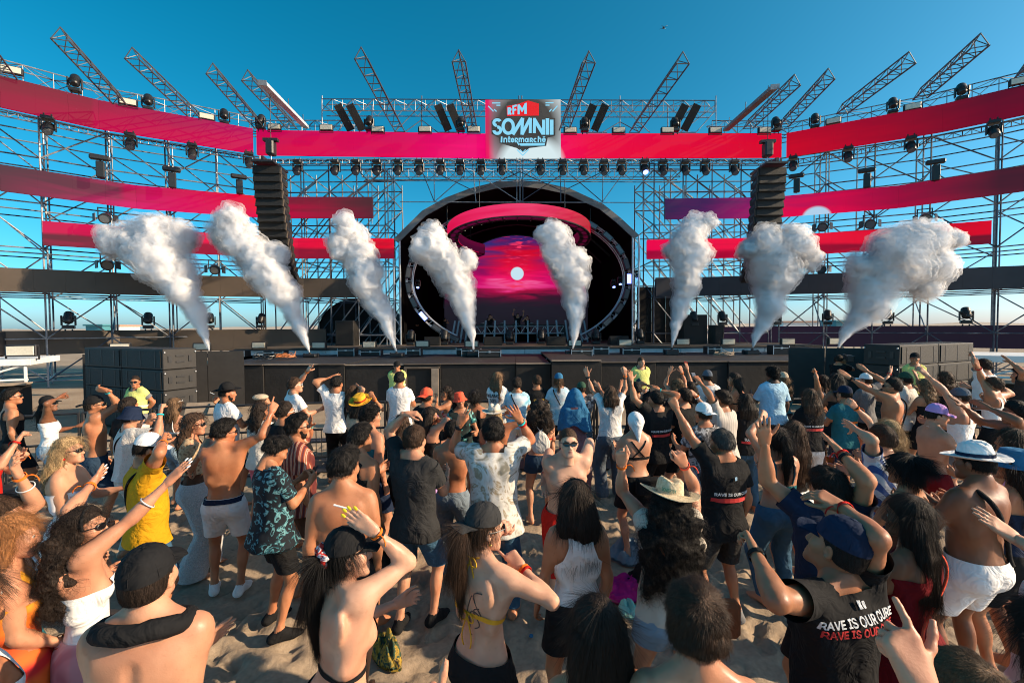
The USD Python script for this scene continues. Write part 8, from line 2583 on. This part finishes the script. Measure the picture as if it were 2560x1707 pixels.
P(*A(1205, 345), h=1.74, yaw=15, skin='tan', hair=('short', 'dark'), wear=[('tee', 'black'), ('shorts', 'black')], label='dark haired man hidden behind the navy bucket hat')
P(*A(1632, 352), h=1.60, sex='f', yaw=14, skin='light', hair=('long', 'light_brown', .26), wear=[('bikini', 'white', 'back'), ('shorts', 'light_denim')], L='fwd', R='fwd', acc=[('shades', 'c_white', True)], label='woman with light brown hair and white sunglasses on her head, bare back')
P(*B(330, 222), h=1.80, yaw=36, head=(26, 4, 0), skin='tan', build=1.05, hair=('short', 'black'), L=arm(B(245, 415), 'grip', B(285, 530)), R='fwd', wear=[('tee', 'white', .82), ('shorts', 'black')], acc=[('fedora', 'black', 'black', .17, (-.12, 0)), 'beard', ('band', 'L', 'turquoise', .9, False), ('smoke', 'L')], label='bearded man in black brimmed hat and white T-shirt with a cigarette')
P(*B(660, 312), h=1.66, sex='f', yaw=30, head=(24, 0, 0), skin='tan', hair=('bob', 'brown', .2), wear=[('tee', 'black'), ('shorts', 'black')], acc=[('beret', 'beige')], L='fwd', R='fwd', label='person in tan flat cap behind the dark haired woman')
P(*B(638, 402), h=1.62, sex='f', yaw=26, head=(10, 0, 0), skin='tan', hair=('wavy', 'dark', .3), wear=[('tee', 'offwhite', .85), ('shorts', 'pink')], R='mouth', L='fwd', label='dark haired woman in off white T-shirt left of the pointing hand')
P(*B(868, 386), h=1.74, yaw=18, head=(20, 0, 0), skin='tan', hair=('short', 'dark'), wear=[('tee', 'black'), ('shorts', 'black')], acc=[('shades', 'c_white')], label='short haired man in black T-shirt with white sunglasses')
P(*B(962, 162), h=1.80, yaw=46, head=(16, -4, 0), skin='light', hair=('short', 'brown'), L=arm(B(1078, 100), 'two', B(1010, 190)), R='fwd', wear=[('tee', 'white', .84), ('shorts', 'black')], acc=[('shades', 'c_white'), ('band', 'L')], label='man in white T-shirt and white sunglasses pointing up at the barrier')
P(*B(1352, 150), h=1.80, yaw=6, head=(10, 4, 0), skin='tan', build=1.05, hair=('crop', 'black'), L=arm(B(1295, 165), 'open', None), R='fwd', wear=[('tee', 'white', .86), ('pants', 'black')], label='man in white T-shirt and black trousers with palm raised at the barrier')
P(*B(1500, 240), h=1.64, sex='f', yaw=14, skin='light', hair=('long', 'brown', .3), R=arm(B(1550, 245), 'flat', None), wear=[('tank', 'black'), ('shorts', 'black')], label='brown haired woman with one flat hand up behind the yellow hat')
P(*C(145, 112), D=8.1, yaw=4, skin='tan', hair=('crop', 'black'), L='fwd', R='fwd', wear=[('tee', 'white', .82), ('shorts', 'slate')], label='man in white T-shirt in front of the middle guard')
P(*C(400, 262), h=1.74, yaw=24, skin='tan', hair=('short', 'dark'), wear=[('tee', 'black'), ('shorts', 'black')], acc=[('cap', 'coral', True)], L='fwd', R='fwd', label='person in red cap and black T-shirt seen from behind')
P(*C(580, 245), D=7.5, sex='f', yaw=-115, head=(-20, 0, 0), skin='tan', hair=('wavy', 'dark', .3), L='mouth', R='fwd', wear=[('tank', 'bandana'), ('shorts', 'black')], label='dark haired woman in colourful top turned left, hand at her mouth')
P(*C(708, 300), h=1.66, sex='f', yaw=168, head=(0, 0, 8), skin='tan', hair=('bob', 'black', .2), L='cup', R='phone', wear=[('tee', 'tealfloral', .86), ('shorts', 'black')], acc=[('bucket', 'coral')], label='smiling person in red bucket hat and teal floral shirt facing the camera')
P(*C(850, 278), h=1.64, sex='f', yaw=8, skin='tan', hair=('bun', 'black'), wear=[('tank', 'black'), ('skirt', 'black')], L='fwd', R='fwd', label='woman with black hair bun and black dress left of the white jersey')
P(*C(1062, 110), D=8.5, sex='f', yaw=20, head=(18, 4, 0), skin='light', hair=('long', 'light_brown', .36), wear=[('tee', 'white', .80, .62), ('shorts', 'denim')], acc=[('text', 'MIAMI', .060, 1.32, 'print_black', -.04), ('text', '305', .058, 1.23, 'print_black', -.04), ('crest', 1.14, 'print_black')], L='fwd', R='fwd', label='woman with long light brown hair in white jersey lettered MIAMI 305')
P(*C(1240, 166), D=8.1, yaw=0, skin='tan', hair=('crop', 'dark'), wear=[('tee', 'tiedye_blue', .84), ('shorts', 'white')], acc=[('strap', 'black', -1)], L='fwd', R='fwd', label='man in pale blue tie-dye T-shirt with black strap across his back')
P(*C(1425, 140), D=8.4, yaw=-14, skin='tan', hair=('short', 'brown'), wear=[('tee', 'black'), ('shorts', 'black')], acc=[('slab', .20, .035, 1.30, 'print_gold')], L='fwd', R='fwd', label='short haired boy in black T-shirt with yellow print')
P(*C(1630, 122), D=8.4, sex='f', yaw=4, skin='light', hair=('braid', 'light_brown', .40), wear=[('tee', 'tiedye_blue', .82, .62), ('shorts', 'black')], acc=[('cap', 'blue'), ('strap', 'black', -1)], L='hip', R='fwd', label='woman in blue cap with a long braid and pale T-shirt')
P(*C(1780, 275), h=1.70, sex='f', yaw=10, lean=14, head=(0, 20, 0), skin='light', hair=None, wear=[('pants', 'mauve', .06, 1.02, .03), ('tee', 'mauve', .95, .5)], acc=[('drape', 'blue')], L='fwd', R='belt', label='figure with a blue shirt pulled over the head and mauve trousers')
P(*C(1030, 418), h=1.64, sex='f', yaw=8, skin='tan', hair=('long', 'blonde', .3), R=arm(C(1175, 490), 'open', None), L='fwd', wear=[('bikini', 'white', 'back'), ('shorts', 'denim')], acc=[('fedora', 'cream', 'beige', .17), ('band', 'R', 'lavender', .9, False)], label='woman in cream felt hat with bare shoulders and one hand raised')
P(*C(1450, 362), h=1.66, sex='f', yaw=-2, skin='light', build=1.08, hair=('curly', 'dark', .28), wear=[('bikini', 'red', 'back'), ('shorts', 'dark_denim', .74, 1.0)], acc=['sack'], L='fwd', R='fwd', label='curly haired woman in red bikini top with cream drawstring bag')
P(*C(430, 435), h=1.62, sex='f', yaw=52, head=(10, 0, 0), skin='light', hair=('long', 'dark', .32), R=arm(C(515, 555), 'grip', None), L='fwd', wear=[('tank', 'black', .98), ('skirt', 'lavender', .66)], acc=[('phone', 'R', 'purple phone held up by the dark haired woman', 'c_lavender')], label='dark haired woman holding up a purple phone')
P(*C(170, 505), h=1.62, sex='f', yaw=10, skin='light', hair=('long', 'brown', .3), wear=[('tank', 'black'), ('shorts', 'black')], L='fwd', R='fwd', label='brown haired woman partly hidden by the bent arm of the charcoal shirt man')
# ---- centre right
P(*Dd(318, 240), h=1.70, sex='f', yaw=-2, skin='light', hair=('bob', 'brown', .18), L=arm(Dd(108, 150), 'open', Dd(160, 300)), R=arm(Dd(458, 140), 'relaxed', Dd(455, 300)), wear=[('tee', 'white', .92, .62), ('pants', 'slate', .04, 1.02, .03, .05), ('shoes', 'white')], acc=[('watch', 'L'), ('band', 'R', 'black', .8, False), ('band', 'R')], label='person in white T-shirt and grey wide trousers with both arms high')
P(*Dd(548, 480), h=1.64, sex='f', yaw=-10, skin='light', build=1.1, hair=('short', 'dark'), wear=[('bikini', 'black', 'cross', (1.19, 1.225)), ('shorts', 'black', .6)], acc=[('headscarf', 'white'), ('bag', 'black', .06, -.22, .92, (.30, .10, .20), False)], L='fwd', R='fwd', label='woman in white headscarf and black crossed strap top')
P(*Dd(50, 205), D=7.8, yaw=8, skin='light', hair=('short', 'brown'), wear=[('tee', 'mono'), ('shorts', 'denim')], acc=[('cap', 'green')], R=arm(Dd(215, 250), 'two', None), L='fwd', label='person in dark green cap and black shirt with white graphic')
P(*Dd(742, 288), h=1.74, yaw=-24, head=(-20, 0, 0), skin='tan', build=1.08, hair=('short', 'black'), L=arm(Dd(515, 195), 'open', Dd(565, 405)), R=arm(Dd(770, 285), 'fist', None), wear=[('tee', 'black', .82), ('shorts', 'black')], acc=[('text', 'RAVE IS OUR CURE', .026, 1.24, 'print_white'), ('slab', .36, .035, 1.18, 'print_red'), ('band', 'R', 'turquoise', .9, False)], label='man in black T-shirt with red and white band of print, arm up')
P(*Dd(560, 205), D=7.6, yaw=0, skin='tan', hair=('short', 'black'), R=arm(Dd(640, 225), 'grip', None), wear=[('tee', 'black'), ('shorts', 'black')], acc=[('phone', 'R', 'black phone filming in front of the right guard')], L='fwdup', label='person filming with a black phone before the right guard')
P(*Dd(950, 172), D=7.9, sex='f', yaw=-8, skin='light', hair=('wavy', 'light_brown', .2), L=arm(Dd(868, 125), 'open', Dd(835, 235)), R=arm(Dd(988, 115), 'flat', Dd(1020, 225)), wear=[('tank', 'black'), ('shorts', 'black')], acc=[('band', 'R')], label='woman with light brown waves and both arms high, left of the grey cap')
P(*Dd(1070, 200), D=8.3, sex='f', yaw=0, skin='tan', hair=('long', 'dark', .3), R=arm(Dd(1040, 90), 'flat', Dd(1062, 190)), wear=[('tank', 'black'), ('shorts', 'black')], label='hidden person whose red nailed hand rises beside the light brown waves', acc=[('nails', 'R', 'c_red')])
P(*Dd(1225, 98), D=8.5, yaw=4, skin='light', build=1.08, hair=('short', 'dark'), wear=[('tee', 'white', .80), ('shorts', 'grey')], acc=[('cap', 'slate'), ('text', 'SOMOS', .055, 1.27, 'print_black', .04)], L='fwd', R='fwd', label='broad man in grey cap and white T-shirt with dark lettering')
P(*Dd(1000, 262), h=1.74, yaw=-36, head=(-20, -6, 0), skin='light', hair=('short', 'dark'), R=arm(Dd(1118, 330), 'hang', Dd(1205, 430), dir=(-.8, .4, 0)), L='fwd', wear=[('tee', 'black'), ('shorts', 'black')], acc=[('band', 'R'), ('band', 'R', 'white', .84, False)], label='man in profile with hand on the back of his dark hair')
P(*Dd(1185, 400), h=1.72, yaw=-16, skin='tan', hair=('short', 'brown'), wear=[('tee', 'mono', .84), ('shorts', 'dark_denim')], acc=[('cap', 'white', True)], L='fwd', R='fwd', label='person in white backwards cap and black and white patterned shirt')
P(*Dd(1362, 282), h=1.76, yaw=-26, head=(-24, -4, 0), skin='tan', hair=('crop', 'dark'), L=arm(Dd(1150, 200), 'grip', Dd(1258, 335)), R='fwd', wear=[('shirt', 'stripe', .82), ('shorts', 'black')], acc=[('phone', 'L', 'dark phone held high by the man in the striped shirt')], label='man in grey striped shirt holding up a phone')
P(*Dd(1475, 118), D=8.2, sex='f', yaw=-55, head=(-10, 0, 0), skin='tan', hair=('bob', 'dark', .22), R=arm(Dd(1520, 265), 'grip', None), L='fwd', wear=[('bikini', 'black', 'back'), ('shorts', 'black')], acc=[('smoke', 'R')], label='woman with dark bob holding a cigarette, left of the tall man')
P(*Dd(1832, 60), D=8.0, yaw=-4, skin='dark', build=1.02, hair=('curlyshort', 'black'), wear=[('shirt', 'light_blue', .84, .8), ('pants', 'black')], L='fwd', R='down', label='tall dark skinned man in pale blue short sleeved shirt')
P(*Dd(1580, 312), h=1.66, sex='f', yaw=0, skin='tan', hair=('bob', 'dark', .24), wear=[('tee', 'black', .88), ('pants', 'denim')], acc=[('text', 'RAVE', .04, 1.10, 'print_white'), ('slab', .22, .03, 1.06, 'print_red')], L='fwd', R='fwd', label='dark haired person in black T-shirt with small red print and blue jeans')
P(*Dd(1358, 648), h=1.70, yaw=-14, head=(-22, 6, 0), skin='tan', build=1.1, hair=('short', 'grey'), L=arm(Dd(935, 455), 'fist', Dd(1045, 745)), R='down', wear=[('tee', 'black', .80, .62), ('shorts', 'charcoal', .5), ('shoes', 'grey')], acc=[('text', 'RAVE IS OUR CURE', .026, 1.22, 'print_white'), ('slab', .36, .036, 1.165, 'print_red'), ('slab', .02, .03, 1.36, 'c_light_blue')], label='grey haired man in black printed T-shirt raising his fist')
P(*E(600, 1128), h=1.74, yaw=-6, head=(0, 8, 0), skin='tan', build=1.1, hair=('crop', 'dark'), L=arm(E(40, 905), 'open', E(45, 1215)), R=arm(E(705, 980), 'open', E(945, 1270)), wear=[('tee', 'navy', .84), ('shorts', 'black')], acc=[('band', 'R', 'red'), ('watch', 'R', .8), ('necklace', 'c_red', .005)], label='man with both arms raised and palms spread, navy shirt and red neck cord')
P(*E(150, 760), h=1.66, sex='f', yaw=-2, skin='light', build=1.06, hair=('ponytail', 'dark', .36), L=arm(Dd(1728, 540), 'relaxed', Dd(1612, 668)), R='fwd', wear=[('bikini', 'teal', 'back', (1.17, 1.205)), ('pants', 'denim')], label='woman with dark ponytail in teal bikini top and jeans')
P(*E(292, 704), h=1.64, sex='f', yaw=-16, skin='light', hair=('long', 'brown', .50), wear=[('tank', 'black', .98), ('skirt', 'white', .6)], R='fwd', L='fwd', label='woman with very long straight brown hair and white skirt')
P(*E(430, 420), D=6.3, sex='f', yaw=-2, skin='tan', hair=('bob', 'brown', .26), wear=[('tee', 'black', .90), ('shorts', 'white', .6)], acc=[('text', 'RAVE IS OUR CURE', .022, 1.24, 'print_white'), ('slab', .30, .032, 1.19, 'print_red')], L=arm(E(330, 660), 'relaxed', None), R='fwd', label='brown haired person in black printed T-shirt and white shorts')
P(*E(540, 302), D=8.3, sex='f', yaw=-20, skin='tan', hair=('braids', 'dark', .34), wear=[('bikini', 'white', 'back'), ('shorts', 'denim')], L=arm(E(480, 275), 'fist', None), R='fwd', acc=[('band', 'L')], label='woman with two dark braids and bare back')
P(*E(198, 280), D=8.4, sex='f', yaw=-8, skin='tan', hair=('wavy', 'light_brown', .34), wear=[('tube', 'teal', .95, 1.22), ('shorts', 'black')], acc=[('cap', 'beige')], L='fwd', R='fwd', label='woman in beige cap with long brown curls and teal top')
P(*E(1150, 328), D=6.6, yaw=-42, head=(-16, -6, 0), skin='tan', build=1.05, hair=('short', 'dark'), L=arm(E(690, 280), 'flat', E(850, 400)), R='down', wear=[('shorts', 'black')], acc=['shades', ('watch', 'L'), ('strap', 'black', 1)], label='shirtless man in sunglasses stretching one arm towards the stage, black strap')
P(*E(1262, 278), D=7.7, yaw=-24, skin='tan', build=1.05, hair=('short', 'dark'), wear=[('tee', 'offwhite', .82), ('pants', 'black')], acc=[('cap', 'green')], L=arm(E(905, 255), 'flat', E(1050, 340)), R='fwd', label='man in dark green cap and off white polo shirt')
P(*E(735, 400), D=6.7, yaw=-10, skin='tan', hair=('short', 'dark'), wear=[('tee', 'teal', .84), ('shorts', 'navy')], acc=[('cap', 'navy'), ('slab', .2, .03, 1.22, 'c_orange')], L='fwd', R='fwd', label='person in navy cap and dark teal T-shirt')
P(*E(1055, 742), h=1.74, yaw=-18, skin='light', hair=('short', 'brown'), L=arm(E(825, 770), 'open', E(1005, 955)), R='fwd', wear=[('tee', 'bluestripe', .84), ('shorts', 'navy')], label='brown haired man in blue and white shirt with open hand raised')
P(*E(1120, 690), D=4.7, sex='f', yaw=-14, skin='light', hair=('wavy', 'blonde', .3), L=arm(E(830, 585), 'grip', E(950, 730)), R='fwd', wear=[('tank', 'teal'), ('shorts', 'black')], acc=[('band', 'L', 'orange'), ('band', 'L', 'black', .97, False)], label='woman with golden waves and raised wrist with orange band')
P(*E(1545, 560), h=1.72, yaw=96, head=(22, 8, 0), skin='light', build=1.0, hair=('short', 'dark'), wear=[('shorts', 'wine')], acc=[('cap', 'lavender'), ('necklace', 'c_white', .006)], L='fwd', R='fwd', label='shirtless man in lavender cap facing right')
P(*E(1740, 420), D=6.0, yaw=-30, head=(-16, 6, 0), skin='light', build=1.08, hair=('short', 'brown'), wear=[('tank', 'white', .86), ('shorts', 'grey')], acc=[('cap', 'slate')], L=arm(E(1400, 245), 'relaxed', E(1590, 400)), R='fwd', label='man in grey cap with one arm stretched left towards the guard')
P(*E(1865, 905), h=1.78, yaw=-14, head=(-10, 4, 0), skin='brown', build=1.14, belly=.02, hair=('short', 'black'), wear=[('shorts', 'white', .58)], acc=[('fedora', 'white', 'navy', .17), ('strap', 'black', -1, .016)], L='fwd', R='fwd', label='broad shirtless man in white hat with black strap across his back')
P(*E(1255, 990), h=1.66, sex='f', yaw=-24, skin='tan', build=1.05, hair=('bun', 'black'), wear=[('tank', 'brown', .95, .08, .012), ('shorts', 'black')], L='fwd', R='fwd', label='woman with messy dark bun and thin brown straps')
P(*E(1955, 170), D=8.9, yaw=-8, skin='light', hair=('crop', 'dark'), wear=[('tee', 'white'), ('shorts', 'black')], L=arm(E(1855, 135), 'fist', None), R='fwd', label='tall man in white T-shirt with fist raised near the right platform')
P(*E(2275, 240), D=7.5, yaw=-34, skin='tan', hair=('crop', 'black'), wear=[('tee', 'charcoal'), ('shorts', 'black')], L=arm(E(2180, 190), 'flat', None), R='fwd', label='dark man in charcoal shirt at the right edge with hand out')
P(*E(1612, 272), D=8.3, sex='f', yaw=-10, skin='tan', hair=('wavy', 'brown', .3), wear=[('tank', 'black'), ('shorts', 'black')], L='fwdup', R='fwd', label='brown haired woman below the yellow guard')
P(*E(2030, 322), D=7.0, yaw=-30, head=(-10, -4, 0), skin='tan', hair=('short', 'brown'), wear=[('tank', 'white'), ('shorts', 'black')], acc=['shades', ('band', 'L', 'red')], L=arm(E(1900, 240), 'flat', E(1930, 330)), R=arm(E(2060, 380), 'flat', None), label='man in sunglasses and white tank top with hands forward, right side')
P(*E(2225, 530), D=4.8, yaw=-48, skin='brown', build=1.06, hair=('short', 'black'), wear=[('shorts', 'black')], L=arm(E(1990, 590), 'flat', None), R='fwdup', label='shirtless man at the right edge reaching far to the left')
P(*E(2200, 945), h=1.70, sex='f', yaw=-30, skin='tan', hair=('long', 'dark', .3), wear=[('tank', 'navy'), ('shorts', 'black')], acc=[('bucket', 'blue')], L='fwd', R='fwd', label='person in blue sun hat at the right edge')
P(*E(2190, 770), D=4.1, sex='f', yaw=-26, skin='tan', hair=('bob', 'brown', .2), wear=[('tank', 'lavender'), ('shorts', 'white')], L='fwd', R='fwd', label='person in lavender tank top near the right edge')
P(*E(1440, 335), D=7.4, sex='f', yaw=-12, skin='tan', hair=('wavy', 'light_brown', .46), wear=[('tank', 'black'), ('shorts', 'black')], L='fwd', R='fwd', label='woman with long light brown curls right of the green cap')
P(*E(915, 292), D=8.3, yaw=-20, head=(-20, 0, 0), skin='light', hair=('short', 'brown'), wear=[('tee', 'grey'), ('shorts', 'black')], acc=[('cap', 'white'), ('band', 'R', 'red', .9, False)], R=arm(E(1130, 290), 'open', None), L='fwd', label='person in white cap with red banded hand up, left of the green cap')
P(*E(660, 290), D=7.6, sex='f', yaw=-16, skin='brown', hair=('long', 'black', .36), wear=[('tank', 'black', .98), ('skirt', 'black')], L='fwd', R='fwd', label='long haired woman in black between the braids and the stretched arm')
# ---- guards, camera crew, stage
P(337, 938, D=8.9, yaw=196, head=(-40, 4, 0), skin='tan', build=1.06, hair=('buzz', 'dark'), L='back', R='back', wear=[('tee', 'grey', .86), ('vest', 'hivis'), ('pants', 'black'), ('shoes', 'black')], acc=['shades'], label='guard in yellow vest before the left bass stack, looking left')
P(992, 903, D=11.8, yaw=176, skin='tan', build=1.05, hair=('short', 'dark'), L='belt', R='belt', wear=[('tee', 'grey', .86), ('vest', 'hivis'), ('pants', 'black'), ('shoes', 'black')], acc=[('cap', 'black'), 'shades'], label='guard in yellow vest and black cap in the pit beside the white T-shirt man')
P(1603, 892, D=11.6, yaw=172, head=(-10, 6, 0), skin='light', build=1.05, hair=('buzz', 'brown'), L='belt', R='belt', wear=[('tee', 'grey', .86), ('vest', 'hivis'), ('pants', 'black'), ('shoes', 'black')], label='bare headed guard in yellow vest in the pit right of centre')
_g = thing('pit_step', (at(2287, 880, 10.2)[0], 10.3, 0), label='low black step under the right guard', category='step')
obj('top', chamfer_box((1.2, .7, .06), .008).apply_translation((0, 0, .17)), 'black_paint', _g)
obj('base', MB().box((0, 0, .07), (1.1, .6, .14)).get(), 'black_steel', _g)
P(2287, 882, D=10.2, floor=.2, yaw=190, head=(40, 0, 0), skin='tan', build=1.05, hair=('short', 'dark'), L='belt', R='belt', wear=[('tee', 'hivis', .86), ('pants', 'black'), ('shoes', 'black')], acc=[('cap', 'black')], label='guard in yellow top and black cap before the right bass stack')
_p = P(2098, 887, D=12.2, yaw=60, skin='tan', hair=('short', 'dark'), L='mouth', R='mouth', wear=[('tee', 'black'), ('pants', 'black')], label='camera operator in black in the pit on the right')
_c = thing('video_camera', _p.arm['R']['W'] + [.1, -.05, .12], -.4, label='black video camera on the shoulder of the pit camera operator', category='camera')
obj('body', chamfer_box((.16, .34, .18), .02), 'black_plastic', _c)
obj('lens', tube_mesh((0, .17, .01), (0, .36, .01), .055, 12), 'black_steel', _c)
obj('viewfinder', chamfer_box((.05, .14, .05), .008).apply_translation((-.1, .05, .09)), 'black_plastic', _c)
P(1294, 783, D=29.3, floor=1.75, yaw=180, skin='light', hair=('short', 'dark'), L=arm((1309, 781), 'open'), R=arm((1284, 778), 'open'), wear=[('tee', 'black'), ('pants', 'black')], label='performer in black behind the desk with both arms up')
P(1225, 786, D=29.2, floor=1.70, yaw=150, skin='light', hair=('short', 'dark'), L='mouth', R='mouth', wear=[('tee', 'black'), ('pants', 'black')], label='photographer in black behind the left half of the desk')
P(1318, 789, D=29.0, floor=1.70, yaw=-140, skin='light', hair=('short', 'dark'), L='mouth', R='mouth', wear=[('tee', 'black'), ('pants', 'black')], label='photographer in black close to the right of the performer')
P(1112, 795, D=29.5, floor=1.66, yaw=90, skin='tan', hair=('short', 'dark'), L='mouth', R='mouth', wear=[('tee', 'black'), ('shorts', 'turquoise')], label='person in turquoise shorts standing left on the stage')
P(1001, 793, D=30.5, floor=1.66, yaw=120, skin='light', hair=('short', 'dark'), L='fwd', R='fwd', wear=[('tee', 'white'), ('pants', 'black')], label='person in white leftmost of the stage side group')
P(1013, 795, D=30.0, floor=1.66, yaw=130, skin='tan', hair=('short', 'dark'), L='fwd', R='fwd', wear=[('tee', 'red'), ('pants', 'black')], acc=[('cap', 'red')], label='person in red cap and red T-shirt at the stage side')
P(1032, 796, D=29.6, floor=1.66, yaw=120, skin='tan', hair=('short', 'dark'), L='fwd', R='fwd', wear=[('tee', 'white'), ('pants', 'black')], label='person in white rightmost of the stage side group')
P(1596, 787, D=28.2, floor=1.66, yaw=-100, skin='light', hair=('short', 'light_brown'), L='fwd', R='fwd', wear=[('tee', 'black'), ('shorts', 'teal')], label='man in black T-shirt at the right side of the stage')
# straw hat lettering
def hat_text(p):
	m = meshkit.text_mesh('SOMERSBY', .021, .0015, True)
	v = np.asarray(m.vertices)
	w = v[:, 0].max()
	a = (v[:, 0] / w - .5) * .95 - PI / 2 - .35
	r = .0925 + v[:, 2]
	q = np.stack([r * np.cos(a), r * 1.16 * np.sin(a), .016 + v[:, 1] * 1.0], 1)
	M = rotx(-.10) @ roty(.16)
	obj('lettering', (p.H(q @ M.T + [0, -.012, .05]), m.faces), 'print_green', p.root)
for _q in HEADS:
	if 'straw hat and big' in _q.label:
		hat_text(_q)
# ---------------------------------------------------------------- things lying on the sand
def heap(name, u, v, size, look, label, cat, seed, h=.12):
	c = at_z(u, v, 0.0)
	rng = np.random.default_rng(seed)
	n = 30
	g = np.linspace(-1, 1, n)
	X, Y = np.meshgrid(g, g, indexing='ij')
	Pn = np.stack([X, Y, X * 0], -1)
	r = np.sqrt(X ** 2 + Y ** 2)
	edge = .75 + .35 * (meshkit.fbm(Pn * 1.7 + seed, 3, seed) - .3)
	fold = meshkit.fbm(Pn * 2.2 + seed * 3.1, 4, seed)
	Z = h * np.clip(1 - (r / edge) ** 2, 0, 1) ** .6 * (.35 + 1.3 * np.abs(fold - .5) * 2)
	k = (edge - r).ravel()
	V = np.stack([X * size[0], Y * size[1], Z + .012], -1).reshape(-1, 3)
	i = np.arange(n * n).reshape(n, n)
	Q = np.stack([i[:-1, :-1], i[1:, :-1], i[1:, 1:], i[:-1, 1:]], -1).reshape(-1, 4)
	V, Tt = clip(V, Q, k)
	W = V * [1, 1, 0] + [0, 0, .002]
	t = thing(name, c, rng.uniform(-1, 1), label=label, category=cat)
	obj_raw('cloth', V, Tt, look, t, normals=vnormals(V, Tt))
	obj_raw('underside', W, Tt[:, ::-1], look, t)
	return t
heap('beach_towel', 1556, 1478, (.26, .30), 'c_magenta', 'magenta towel lying behind the woman in the white tank top', 'towel', 3, .22)
heap('beach_towel', 1375, 1452, (.20, .12), 'c_magenta', 'small magenta cloth left of the woman in the white tank top', 'cloth', 4)
heap('denim_jacket', 1580, 1385, (.34, .28), 'c_jean_pale', 'faded denim jacket in a heap on the sand', 'jacket', 5, .2)
heap('dark_bag', 1612, 1470, (.26, .2), 'c_black', 'black bag lying beside the denim heap', 'bag', 6, .25)
heap('mint_cloth', 1572, 1530, (.15, .13), 'c_mint', 'mint green cloth below the magenta towel', 'cloth', 7, .12)
heap('white_bag', 120, 1478, (.16, .2), 'c_white', 'white cloth bag on the sand at the left', 'bag', 8, .22)
heap('tropical_scarf', 965, 1640, (.12, .25), 'c_tropic', 'green and yellow patterned scarf beside the pointing hand', 'scarf', 9, .2)
heap('lime_cloth', 1957, 1517, (.05, .10), 'c_lime', 'lime green scrap beside the big man in navy cap', 'cloth', 10, .1)
_c = at_z(1328, 1588, 0.01)
_t = thing('bottle_cap', _c, label='small blue bottle cap lying on the sand', category='cap')
obj('top', trimesh.creation.cylinder(.016, .012, sections=16), 'c_blue', _t)
obj('rim', sweep(np.array([[.0165 * math.cos(x), .0165 * math.sin(x), -.005] for x in np.linspace(0, 2 * PI, 17)[:-1]]), .002, 5, closed=True), 'c_blue', _t)
_c = at(500, 1018, 9.6)
_t = thing('cardboard_sheet', (_c[0], 9.6, .9), .2, label='beige cardboard sheet leaning on the barrier before the left stack', category='cardboard')
obj('sheet', MB().box((0, 0, 0), (.55, .02, .3), rotx(-.5)).get(), 'raw_wood', _t)
obj('flap', MB().box((.3, -.06, .02), (.2, .02, .28), rotx(-.7)).get(), 'raw_wood', _t)
_p = at(2075, 1140, 4.0)
_t = thing('plastic_cup', (_p[0], _p[1], _p[2] - .06), label='clear cup of amber drink held in the crowd right of the white skirt', category='cup')
obj('wall', trimesh.creation.revolve(np.array([[.0, 0], [.030, 0], [.042, .13], [.040, .13], [.029, .004], [0, .004]]), sections=20), 'cup_see', _t, smooth=40)
obj('drink', trimesh.creation.revolve(np.array([[.0, .006], [.029, .006], [.035, .06], [0, .06]]), sections=18), 'beer', _t, smooth=40)
# a small drone far above
_p = at(1659, 70, 60.0)
_t = thing('drone', _p, label='tiny dark drone flying in the blue sky', category='drone')
obj('body', chamfer_box((.25, .35, .12), .03), 'black_plastic', _t)
for _sx in (-1, 1):
	for _sy in (-1, 1):
		obj('rotor_arm', tube_mesh((0, 0, 0), (_sx * .3, _sy * .3, .03), .02, 5), 'black_plastic', _t)
		obj('rotor', MB().box((_sx * .3, _sy * .3, .05), (.3, .025, .008), rotz(_sx * .6)).get(), 'black_plastic', _t)
